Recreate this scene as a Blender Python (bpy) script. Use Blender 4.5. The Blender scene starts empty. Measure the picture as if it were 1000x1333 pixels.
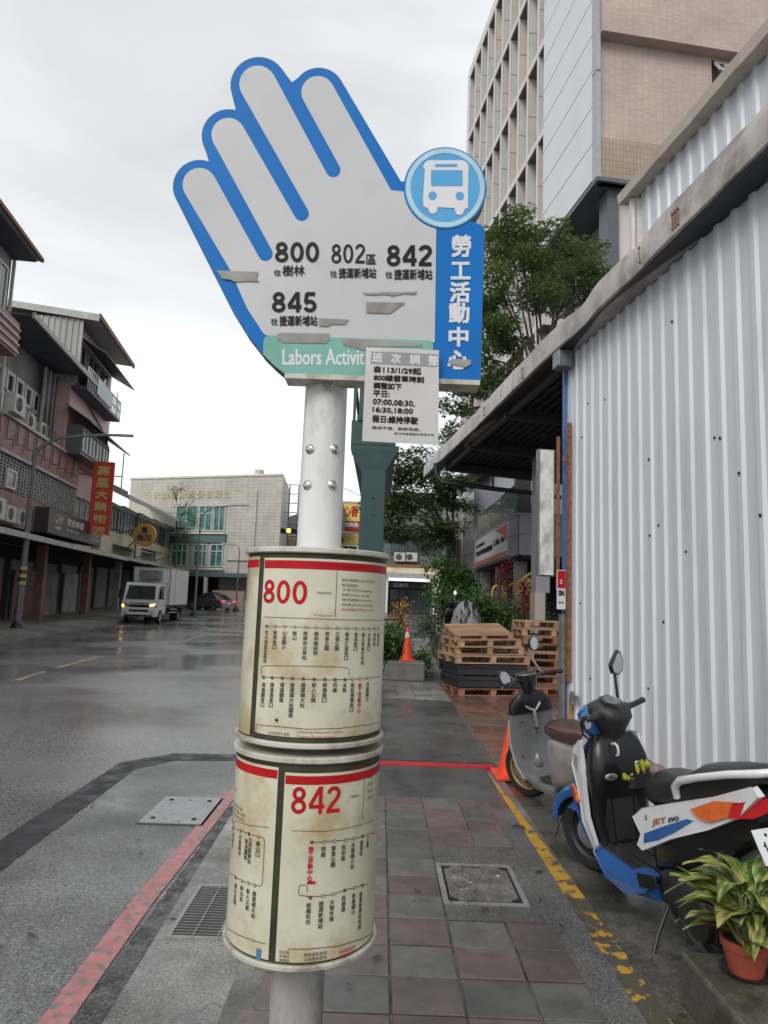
import bpy, math, random
from mathutils import Vector, Matrix
from mathutils.geometry import tessellate_polygon
random.seed(7)
SC = bpy.context.scene
COL = SC.collection
R = math.radians

# ---------------------------------------------------------------- camera
FPX, PITCH, ROLL, EYE = 900.0, R(7.3), R(2.1), 1.65
_F = Vector((0, math.cos(PITCH), math.sin(PITCH)))
_U0 = Vector((0, -math.sin(PITCH), math.cos(PITCH)))
_R = Vector((1, 0, 0)) * math.cos(ROLL) + _U0 * math.sin(ROLL)
_U = Vector((1, 0, 0)) * -math.sin(ROLL) + _U0 * math.cos(ROLL)
cd = bpy.data.cameras.new('camera')
cam = bpy.data.objects.new('camera', cd)
COL.objects.link(cam)
cam.matrix_world = Matrix(((_R.x, _U.x, -_F.x, 0), (_R.y, _U.y, -_F.y, 0), (_R.z, _U.z, -_F.z, EYE), (0, 0, 0, 1)))
cd.sensor_fit = 'VERTICAL'
cd.sensor_height = 36
cd.lens = FPX / 1333 * 36
cd.clip_start = 0.05
cd.clip_end = 3000
SC.camera = cam

# ---------------------------------------------------------------- sky, sun, exposure
W = bpy.data.worlds.new('World')
SC.world = W
W.use_nodes = True
nt = W.node_tree
nt.nodes.clear()
N = nt.nodes.new
L = nt.links.new
out = N('ShaderNodeOutputWorld')
sky = N('ShaderNodeTexSky')
sky.sky_type = 'NISHITA'
sky.sun_disc = False
sky.sun_elevation = R(40)
sky.sun_rotation = R(205)
bg1 = N('ShaderNodeBackground')
bg1.inputs[1].default_value = 0.08
L(sky.outputs[0], bg1.inputs[0])
tc = N('ShaderNodeTexCoord')
mp = N('ShaderNodeMapping')
mp.inputs['Scale'].default_value = (1.0, 1.0, 2.2)
mp.inputs['Location'].default_value = (0.3, 0.5, 0.15)
L(tc.outputs['Generated'], mp.inputs[0])
nz = N('ShaderNodeTexNoise')
nz.inputs['Scale'].default_value = 2.1
nz.inputs['Detail'].default_value = 5
nz.inputs['Roughness'].default_value = 0.5
nz.inputs['Distortion'].default_value = 0.4
L(mp.outputs[0], nz.inputs['Vector'])
rp = N('ShaderNodeValToRGB')
rp.color_ramp.elements[0].position = 0.32
rp.color_ramp.elements[0].color = (0.62, 0.64, 0.66, 1)
rp.color_ramp.elements[1].position = 0.66
rp.color_ramp.elements[1].color = (0.88, 0.91, 0.915, 1)
L(nz.outputs[0], rp.inputs[0])
# an overcast deck: a little brighter towards the horizon
sep = N('ShaderNodeSeparateXYZ')
L(tc.outputs['Generated'], sep.inputs[0])
mr = N('ShaderNodeMapRange')
mr.inputs['From Min'].default_value = 0.0
mr.inputs['From Max'].default_value = 0.75
mr.inputs['To Min'].default_value = 1.10
mr.inputs['To Max'].default_value = 0.82
L(sep.outputs[2], mr.inputs['Value'])
vm = N('ShaderNodeVectorMath')
vm.operation = 'SCALE'
L(rp.outputs[0], vm.inputs[0])
L(mr.outputs[0], vm.inputs['Scale'])
bg2 = N('ShaderNodeBackground')
bg2.inputs[1].default_value = 1.0
L(vm.outputs[0], bg2.inputs[0])
mx = N('ShaderNodeMixShader')
mx.inputs[0].default_value = 0.93
L(bg1.outputs[0], mx.inputs[1])
L(bg2.outputs[0], mx.inputs[2])
L(mx.outputs[0], out.inputs[0])
sd = bpy.data.lights.new('sun', 'SUN')
sd.energy = 1.5
sd.angle = R(30)
sd.color = (1.0, 0.97, 0.93)
sun = bpy.data.objects.new('sun', sd)
COL.objects.link(sun)
sun.rotation_euler = (R(50), 0, R(-25))
SC.view_settings.view_transform = 'Standard'
SC.view_settings.look = 'None'
SC.view_settings.exposure = 0.45
SC.view_settings.gamma = 1
SC.view_settings.use_curve_mapping = False

# ---------------------------------------------------------------- measuring helpers
def ray(px, py):
    return _F + _R * ((px - 500) / FPX) - _U * ((py - 666.5) / FPX)
def G(px, py, z=0.0):                       # point on a horizontal plane
    d = ray(px, py); t = (z - EYE) / d.z
    return Vector((d.x * t, d.y * t, z))
def D(px, py, Y):                           # point on the vertical plane y = Y
    d = ray(px, py); t = Y / d.y
    return Vector((d.x * t, Y, EYE + d.z * t))
def gz(y):                                  # the street climbs gently beyond the junction
    return 0.0 if y < 36 else min(1.45, (y - 36) * 0.02)

# ---------------------------------------------------------------- mesh helpers
class M:
    def __init__(s): s.v = []; s.f = []
    def add(s, vs, fs):
        n = len(s.v); s.v += [tuple(v) for v in vs]; s.f += [tuple(i + n for i in f) for f in fs]; return s
    def box(s, x0, x1, y0, y1, z0, z1):
        return s.add([(x0,y0,z0),(x1,y0,z0),(x1,y1,z0),(x0,y1,z0),(x0,y0,z1),(x1,y0,z1),(x1,y1,z1),(x0,y1,z1)],
                     [(0,3,2,1),(4,5,6,7),(0,1,5,4),(1,2,6,5),(2,3,7,6),(3,0,4,7)])
    def bar(s, a, b, w, h, up=(0,0,1)):     # box beam from a to b
        a = Vector(a); b = Vector(b); d = (b - a).normalized(); u = Vector(up)
        if abs(d.dot(u)) > .99: u = Vector((0,1,0))
        r = d.cross(u).normalized() * w / 2; u = r.cross(d).normalized() * h / 2
        vs = [p + i * r + j * u for p in (a, b) for i, j in ((-1,-1),(1,-1),(1,1),(-1,1))]
        return s.add(vs, [(0,1,2,3),(7,6,5,4),(0,4,5,1),(1,5,6,2),(2,6,7,3),(3,7,4,0)])
    def poly(s, pts): return s.add(pts, [tuple(range(len(pts)))])
    def tess(s, pts):                       # concave outline
        return s.add(pts, [tuple(t) for t in tessellate_polygon([[Vector(p) for p in pts]])])
    def prism(s, pts, off):                 # solid from an outline pushed by off
        off = Vector(off); n = len(pts); a = [Vector(p) for p in pts]
        t = [tuple(x) for x in tessellate_polygon([a])]
        vs = a + [p + off for p in a]
        fs = t + [tuple(i + n for i in reversed(x)) for x in t] + [(i, (i+1) % n, (i+1) % n + n, i + n) for i in range(n)]
        return s.add(vs, fs)
    def tube(s, path, r, n=8, cap=True):
        P = [Vector(p) for p in path]; m = len(P)
        rr = r if isinstance(r, (list, tuple)) else [r] * m
        prev = None; vs = []
        for i in range(m):
            d = (P[min(i+1, m-1)] - P[max(i-1, 0)]).normalized()
            if prev is None:
                u = Vector((0,0,1)) if abs(d.z) < .9 else Vector((1,0,0))
                a = d.cross(u).normalized()
            else:
                a = (prev - d * prev.dot(d)).normalized()
            prev = a; b = d.cross(a)
            for k in range(n):
                t = 2 * math.pi * k / n
                vs.append(P[i] + (a * math.cos(t) + b * math.sin(t)) * rr[i])
        fs = [(i*n+k, i*n+(k+1) % n, (i+1)*n+(k+1) % n, (i+1)*n+k) for i in range(m-1) for k in range(n)]
        if cap: fs += [tuple(range(n))[::-1], tuple((m-1)*n+k for k in range(n))]
        return s.add(vs, fs)
    def lathe(s, prof, c=(0,0,0), axis='z', n=24, cap=True):
        c = Vector(c); vs = []
        for r, h in prof:
            for k in range(n):
                t = 2 * math.pi * k / n; a, b = r * math.cos(t), r * math.sin(t)
                vs.append(c + Vector({'z': (a, b, h), 'y': (a, h, b), 'x': (h, a, b)}[axis]))
        m = len(prof)
        fs = [(i*n+k, i*n+(k+1) % n, (i+1)*n+(k+1) % n, (i+1)*n+k) for i in range(m-1) for k in range(n)]
        if cap: fs += [tuple(range(n))[::-1], tuple((m-1)*n+k for k in range(n))]
        return s.add(vs, fs)
    def loft(s, rings, cap=True):
        n = len(rings[0]); vs = [p for r_ in rings for p in r_]; m = len(rings)
        fs = [(i*n+k, i*n+(k+1) % n, (i+1)*n+(k+1) % n, (i+1)*n+k) for i in range(m-1) for k in range(n)]
        if cap: fs += [tuple(range(n))[::-1], tuple((m-1)*n+k for k in range(n))]
        return s.add(vs, fs)
    def ball(s, c, rx, ry=None, rz=None, n=12, m=8):
        ry = ry or rx; rz = rz or rx; c = Vector(c); vs = []
        for i in range(m + 1):
            p = math.pi * i / m
            q = max(math.sin(p), .02)
            for k in range(n):
                t = 2 * math.pi * k / n
                vs.append(c + Vector((rx*q*math.cos(t), ry*q*math.sin(t), rz*math.cos(p))))
        fs = [(i*n+k, (i+1)*n+k, (i+1)*n+(k+1) % n, i*n+(k+1) % n) for i in range(m) for k in range(n)]
        return s.add(vs, fs)
    def xf(s, fn): s.v = [tuple(fn(Vector(p))) for p in s.v]; return s
    def join(s, o): return s.add(o.v, o.f)

def ring_yz(x, cy, cz, hy, hz, p=2.6, n=16):   # superellipse ring in the plane x = const
    o = []
    for k in range(n):
        t = 2 * math.pi * k / n; c, q = math.cos(t), math.sin(t)
        o.append((x, cy + hy * math.copysign(abs(c) ** (2 / p), c), cz + hz * math.copysign(abs(q) ** (2 / p), q)))
    return o
def ring_xy(z, cx, cy, hx, hy, p=2.6, n=16):
    o = []
    for k in range(n):
        t = 2 * math.pi * k / n; c, q = math.cos(t), math.sin(t)
        o.append((cx + hx * math.copysign(abs(c) ** (2 / p), c), cy + hy * math.copysign(abs(q) ** (2 / p), q), z))
    return o

ROOT = {}
def rootof(o):
    while o.parent: o = o.parent
    return o
def thing(name, label, cat, loc=(0,0,0), rotz=0.0, group=None, kind=None):
    o = bpy.data.objects.new(name, None); COL.objects.link(o)
    o.empty_display_size = .2
    o.location = loc; o.rotation_euler = (0, 0, rotz)
    if label: o['label'] = label
    if cat: o['category'] = cat
    if group: o['group'] = group
    if kind: o['kind'] = kind
    return o
def ob(name, m, mt, parent=None, w=False, smooth=35, bevel=0.0, seg=2, label=None):
    """link M as one mesh object; w=True: vertices are in world coordinates"""
    if w and parent is not None:
        r = rootof(parent); a = -r.rotation_euler.z; c, q = math.cos(a), math.sin(a); l = r.location
        m.v = [((x-l.x)*c-(y-l.y)*q, (x-l.x)*q+(y-l.y)*c, z-l.z) for x, y, z in m.v]
    me = bpy.data.meshes.new(name)
    me.from_pydata(m.v, [], m.f)
    me.materials.append(mt)
    if smooth:
        me.polygons.foreach_set('use_smooth', [True] * len(me.polygons))
        me.set_sharp_from_angle(angle=R(smooth))
    me.update()
    o = bpy.data.objects.new(name, me); COL.objects.link(o)
    if parent: o.parent = parent
    if label: o['label'] = label
    if name in ('lettering','relief','route_diagram','red_rules','stop_dots','stop_names','red_lettering','destination_lettering','stop_name_lettering','english_lettering','header_lettering','small_lettering','company_lettering','bus_windows'): o['kind'] = 'stuff'
    if bevel:
        b = o.modifiers.new('bevel', 'BEVEL'); b.width = bevel; b.segments = seg; b.limit_method = 'ANGLE'; b.angle_limit = R(35)
    return o
def tag(o, label, cat, group=None, kind=None):
    if label: o['label'] = label
    if cat: o['category'] = cat
    if group: o['group'] = group
    if kind: o['kind'] = kind
    return o
def solo(name, m, mt, label, cat, loc=None, group=None, kind=None, **k):
    """a thing that is one mesh, origin at loc (m in world coordinates)"""
    if loc is None: loc = (0, 0, 0)
    m.xf(lambda p: p - Vector(loc))
    o = ob(name, m, mt, **k); o.location = loc
    return tag(o, label, cat, group, kind)
def setting(name, m, mt, **k):
    o = ob(name, m, mt, **k); o['kind'] = 'structure'; return o
def dup(o, parent=None, **kw):
    c = o.copy(); COL.objects.link(c)
    if parent is not None: c.parent = parent
    for k_, v in kw.items():
        if k_ in ('label', 'group'): c[k_] = v
        else: setattr(c, k_, v)
    for ch in list(o.children): dup(ch, c)
    return c

# ---------------------------------------------------------------- materials
def mat(name, c, c2=None, rough=.6, scale=6, detail=5, bump=0.0, bscale=80, metal=0.0, grime=None, gscale=2.0, gamt=.5, stretch=(1,1,1),
        rvar=0.0, spec=.5, coat=0.0, orand=0.0, contrast=(.35,.65), emit=None, estr=1.0, trans=0.0, gpos=(.5,.7)):
    m = bpy.data.materials.new(name); m.use_nodes = True
    t = m.node_tree; b = t.nodes['Principled BSDF']; n = t.nodes.new; l = t.links.new
    c = tuple(c) + (1,)
    c2 = tuple(c2) + (1,) if c2 else tuple(x * .82 for x in c[:3]) + (1,)
    co = n('ShaderNodeTexCoord'); mp_ = n('ShaderNodeMapping'); mp_.inputs['Scale'].default_value = stretch
    oi = n('ShaderNodeObjectInfo')
    l(co.outputs['Object'], mp_.inputs[0])
    if orand:
        cx = n('ShaderNodeCombineXYZ'); ml = n('ShaderNodeMath'); ml.operation = 'MULTIPLY'; ml.inputs[1].default_value = 37.0
        l(oi.outputs['Random'], ml.inputs[0]); l(ml.outputs[0], cx.inputs[0]); l(ml.outputs[0], cx.inputs[1]); l(cx.outputs[0], mp_.inputs['Location'])
    z = n('ShaderNodeTexNoise'); z.inputs['Scale'].default_value = scale; z.inputs['Detail'].default_value = detail; z.inputs['Roughness'].default_value = .6
    l(mp_.outputs[0], z.inputs['Vector'])
    r = n('ShaderNodeValToRGB'); r.color_ramp.elements[0].position = contrast[0]; r.color_ramp.elements[1].position = contrast[1]
    r.color_ramp.elements[0].color = c2; r.color_ramp.elements[1].color = c
    l(z.outputs[0], r.inputs[0]); last = r.outputs[0]
    if grime:
        g = n('ShaderNodeTexNoise'); g.inputs['Scale'].default_value = gscale; g.inputs['Detail'].default_value = 8; g.inputs['Roughness'].default_value = .65
        l(mp_.outputs[0], g.inputs['Vector'])
        gr = n('ShaderNodeMapRange'); gr.inputs['From Min'].default_value = gpos[0]; gr.inputs['From Max'].default_value = gpos[1]; gr.inputs['To Max'].default_value = gamt
        l(g.outputs[0], gr.inputs['Value'])
        mxx = n('ShaderNodeMix'); mxx.data_type = 'RGBA'; l(gr.outputs[0], mxx.inputs[0]); l(last, mxx.inputs[6]); mxx.inputs[7].default_value = tuple(grime) + (1,)
        last = mxx.outputs[2]
    if orand:
        hv = n('ShaderNodeHueSaturation'); a = n('ShaderNodeMapRange'); a.inputs['To Min'].default_value = 1 - orand; a.inputs['To Max'].default_value = 1 + orand
        l(oi.outputs['Random'], a.inputs['Value']); l(a.outputs[0], hv.inputs['Value']); l(last, hv.inputs['Color']); last = hv.outputs[0]
    l(last, b.inputs['Base Color'])
    b.inputs['Metallic'].default_value = metal
    b.inputs['Specular IOR Level'].default_value = spec
    b.inputs['Coat Weight'].default_value = coat; b.inputs['Coat Roughness'].default_value = .08
    b.inputs['Roughness'].default_value = rough
    if trans: b.inputs['Transmission Weight'].default_value = trans
    if rvar:
        q = n('ShaderNodeTexNoise'); q.inputs['Scale'].default_value = scale * .7; q.inputs['Detail'].default_value = 4
        l(mp_.outputs[0], q.inputs['Vector'])
        a = n('ShaderNodeMapRange'); a.inputs['From Min'].default_value = .35; a.inputs['From Max'].default_value = .65
        a.inputs['To Min'].default_value = max(.03, rough - rvar); a.inputs['To Max'].default_value = min(1, rough + rvar)
        l(q.outputs[0], a.inputs['Value']); l(a.outputs[0], b.inputs['Roughness'])
    if bump:
        q = n('ShaderNodeTexNoise'); q.inputs['Scale'].default_value = bscale; q.inputs['Detail'].default_value = 4
        l(mp_.outputs[0], q.inputs['Vector'])
        bp = n('ShaderNodeBump'); bp.inputs['Strength'].default_value = bump; bp.inputs['Distance'].default_value = .01
        l(q.outputs[0], bp.inputs['Height']); l(bp.outputs[0], b.inputs['Normal'])
    if emit:
        b.inputs['Emission Color'].default_value = tuple(emit) + (1,); b.inputs['Emission Strength'].default_value = estr
    return m

def ground_mat(name, dark, light, scale=1.2, grain=160, gcon=.5, rough=(.22,.6), bump=.35, pud=None, moss=None, crack=False):
    """wet mineral ground: aggregate speckle, large wet/dry patches in colour and gloss"""
    m = bpy.data.materials.new(name); m.use_nodes = True
    t = m.node_tree; b = t.nodes['Principled BSDF']; n = t.nodes.new; l = t.links.new
    co = n('ShaderNodeTexCoord')
    big = n('ShaderNodeTexNoise'); big.inputs['Scale'].default_value = scale; big.inputs['Detail'].default_value = 7; big.inputs['Roughness'].default_value = .62
    l(co.outputs['Object'], big.inputs['Vector'])
    fi = n('ShaderNodeTexVoronoi'); fi.inputs['Scale'].default_value = grain; l(co.outputs['Object'], fi.inputs['Vector'])
    f2 = n('ShaderNodeTexNoise'); f2.inputs['Scale'].default_value = grain * .35; f2.inputs['Detail'].default_value = 6; f2.inputs['Roughness'].default_value = .75
    l(co.outputs['Object'], f2.inputs['Vector'])
    r = n('ShaderNodeValToRGB'); r.color_ramp.elements[0].position = .36; r.color_ramp.elements[1].position = .64
    r.color_ramp.elements[0].color = tuple(dark) + (1,); r.color_ramp.elements[1].color = tuple(light) + (1,)
    l(big.outputs[0], r.inputs[0])
    sp = n('ShaderNodeMapRange'); sp.inputs['From Min'].default_value = .0; sp.inputs['From Max'].default_value = 1.0
    sp.inputs['To Min'].default_value = 1 - gcon; sp.inputs['To Max'].default_value = 1 + gcon
    l(fi.outputs['Color'], sp.inputs['Value'])
    s2 = n('ShaderNodeMapRange'); s2.inputs['From Min'].default_value = .3; s2.inputs['From Max'].default_value = .7
    s2.inputs['To Min'].default_value = 1 - gcon * .8; s2.inputs['To Max'].default_value = 1 + gcon * .8
    l(f2.outputs[0], s2.inputs['Value'])
    mu = n('ShaderNodeMath'); mu.operation = 'MULTIPLY'; l(sp.outputs[0], mu.inputs[0]); l(s2.outputs[0], mu.inputs[1])
    vs = n('ShaderNodeVectorMath'); vs.operation = 'SCALE'; l(r.outputs[0], vs.inputs[0]); l(mu.outputs[0], vs.inputs['Scale'])
    last = vs.outputs[0]
    if moss:
        g = n('ShaderNodeTexNoise'); g.inputs['Scale'].default_value = 2.6; g.inputs['Detail'].default_value = 8; g.inputs['Roughness'].default_value = .7
        l(co.outputs['Object'], g.inputs['Vector'])
        gr = n('ShaderNodeMapRange'); gr.inputs['From Min'].default_value = .45; gr.inputs['From Max'].default_value = .6; gr.inputs['To Max'].default_value = .85
        l(g.outputs[0], gr.inputs['Value'])
        mm = n('ShaderNodeMix'); mm.data_type = 'RGBA'; l(gr.outputs[0], mm.inputs[0]); l(last, mm.inputs[6]); mm.inputs[7].default_value = tuple(moss) + (1,)
        last = mm.outputs[2]
    if crack:
        v = n('ShaderNodeTexVoronoi'); v.feature = 'DISTANCE_TO_EDGE'; v.inputs['Scale'].default_value = .9
        dn = n('ShaderNodeTexNoise'); dn.inputs['Scale'].default_value = 3; dn.inputs['Detail'].default_value = 5
        l(co.outputs['Object'], dn.inputs['Vector'])
        va = n('ShaderNodeVectorMath'); va.operation = 'MULTIPLY_ADD'; va.inputs[1].default_value = (.5,.5,.5)
        l(dn.outputs['Color'], va.inputs[0]); l(co.outputs['Object'], va.inputs[2]); l(va.outputs[0], v.inputs['Vector'])
        cr = n('ShaderNodeMapRange'); cr.inputs['From Min'].default_value = .0; cr.inputs['From Max'].default_value = .012; cr.inputs['To Min'].default_value = .6; cr.inputs['To Max'].default_value = 0
        l(v.outputs['Distance'], cr.inputs['Value'])
        mm = n('ShaderNodeMix'); mm.data_type = 'RGBA'; l(cr.outputs[0], mm.inputs[0]); l(last, mm.inputs[6]); mm.inputs[7].default_value = (.02,.02,.022,1)
        last = mm.outputs[2]
    l(last, b.inputs['Base Color'])
    w = n('ShaderNodeTexNoise'); w.inputs['Scale'].default_value = pud or scale * 1.1; w.inputs['Detail'].default_value = 5
    mpp = n('ShaderNodeMapping'); mpp.inputs['Location'].default_value = (3.1, 7.7, 0); l(co.outputs['Object'], mpp.inputs[0]); l(mpp.outputs[0], w.inputs['Vector'])
    ra = n('ShaderNodeMapRange'); ra.inputs['From Min'].default_value = .38; ra.inputs['From Max'].default_value = .6
    ra.inputs['To Min'].default_value = rough[0]; ra.inputs['To Max'].default_value = rough[1]
    l(w.outputs[0], ra.inputs['Value']); l(ra.outputs[0], b.inputs['Roughness'])
    bp = n('ShaderNodeBump'); bp.inputs['Distance'].default_value = .006
    bs = n('ShaderNodeMapRange'); bs.inputs['From Min'].default_value = .38; bs.inputs['From Max'].default_value = .6; bs.inputs['To Min'].default_value = bump * .25; bs.inputs['To Max'].default_value = bump
    l(w.outputs[0], bs.inputs['Value']); l(bs.outputs[0], bp.inputs['Strength'])
    l(f2.outputs[0], bp.inputs['Height']); l(bp.outputs[0], b.inputs['Normal'])
    return m

def worn_paint(name, c, under, keep=.45, soft=.06, scale=7, rough=.4):
    m = mat(name, c, tuple(x * .75 for x in c), rough=rough, scale=12, bump=.4, bscale=120)
    t = m.node_tree; b = t.nodes['Principled BSDF']; n = t.nodes.new; l = t.links.new
    src = b.inputs['Base Color'].links[0].from_socket
    co = n('ShaderNodeTexCoord'); z = n('ShaderNodeTexNoise'); z.inputs['Scale'].default_value = scale; z.inputs['Detail'].default_value = 9; z.inputs['Roughness'].default_value = .7
    l(co.outputs['Object'], z.inputs['Vector'])
    a = n('ShaderNodeMapRange'); a.inputs['From Min'].default_value = keep; a.inputs['From Max'].default_value = keep + soft
    l(z.outputs[0], a.inputs['Value'])
    x = n('ShaderNodeMix'); x.data_type = 'RGBA'; l(a.outputs[0], x.inputs[0]); x.inputs[6].default_value = tuple(under) + (1,); l(src, x.inputs[7]); l(x.outputs[2], b.inputs['Base Color'])
    return m

def tiles_mat(name, c, joint, sx, sz, rough=.5, c2=None):
    """small wall tiles seen from afar: brick node on object coordinates, fine relief"""
    m = bpy.data.materials.new(name); m.use_nodes = True
    t = m.node_tree; b = t.nodes['Principled BSDF']; n = t.nodes.new; l = t.links.new
    co = n('ShaderNodeTexCoord'); sp = n('ShaderNodeSeparateXYZ'); l(co.outputs['Object'], sp.inputs[0])
    ad = n('ShaderNodeMath'); ad.operation = 'ADD'; l(sp.outputs[0], ad.inputs[0]); l(sp.outputs[1], ad.inputs[1])
    cx = n('ShaderNodeCombineXYZ'); l(ad.outputs[0], cx.inputs[0]); l(sp.outputs[2], cx.inputs[1])
    br = n('ShaderNodeTexBrick'); br.offset = 0; br.inputs['Scale'].default_value = 1; br.inputs['Brick Width'].default_value = sx; br.inputs['Row Height'].default_value = sz
    br.inputs['Mortar Size'].default_value = min(sx, sz) * .08
    br.inputs['Color1'].default_value = tuple(c) + (1,); br.inputs['Color2'].default_value = tuple(c2 or [v * .86 for v in c]) + (1,); br.inputs['Mortar'].default_value = tuple(joint) + (1,)
    l(cx.outputs[0], br.inputs['Vector'])
    g = n('ShaderNodeTexNoise'); g.inputs['Scale'].default_value = .5; g.inputs['Detail'].default_value = 7; l(co.outputs['Object'], g.inputs['Vector'])
    a = n('ShaderNodeMapRange'); a.inputs['From Min'].default_value = .3; a.inputs['From Max'].default_value = .7; a.inputs['To Min'].default_value = .8; a.inputs['To Max'].default_value = 1.08; l(g.outputs[0], a.inputs['Value'])
    vs = n('ShaderNodeVectorMath'); vs.operation = 'SCALE'; l(br.outputs[0], vs.inputs[0]); l(a.outputs[0], vs.inputs['Scale'])
    l(vs.outputs[0], b.inputs['Base Color']); b.inputs['Roughness'].default_value = rough
    return m

def leaf_mat(name, a, bcol, c=None, rough=.5, trans=.25):
    m = bpy.data.materials.new(name); m.use_nodes = True
    t = m.node_tree; b = t.nodes['Principled BSDF']; n = t.nodes.new; l = t.links.new
    ge = n('ShaderNodeNewGeometry'); r = n('ShaderNodeValToRGB')
    r.color_ramp.elements[0].color = tuple(a) + (1,); r.color_ramp.elements[1].color = tuple(bcol) + (1,)
    if c:
        e = r.color_ramp.elements.new(.93); e.color = tuple(bcol) + (1,); r.color_ramp.elements[-1].color = tuple(c) + (1,)
    l(ge.outputs['Random Per Island'], r.inputs[0]); l(r.outputs[0], b.inputs['Base Color'])
    b.inputs['Roughness'].default_value = rough
    tr = n('ShaderNodeBsdfTranslucent'); l(r.outputs[0], tr.inputs[0]); mxs = n('ShaderNodeMixShader'); mxs.inputs[0].default_value = trans
    o = t.nodes['Material Output']; l(b.outputs[0], mxs.inputs[1]); l(tr.outputs[0], mxs.inputs[2]); l(mxs.outputs[0], o.inputs[0])
    return m

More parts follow.
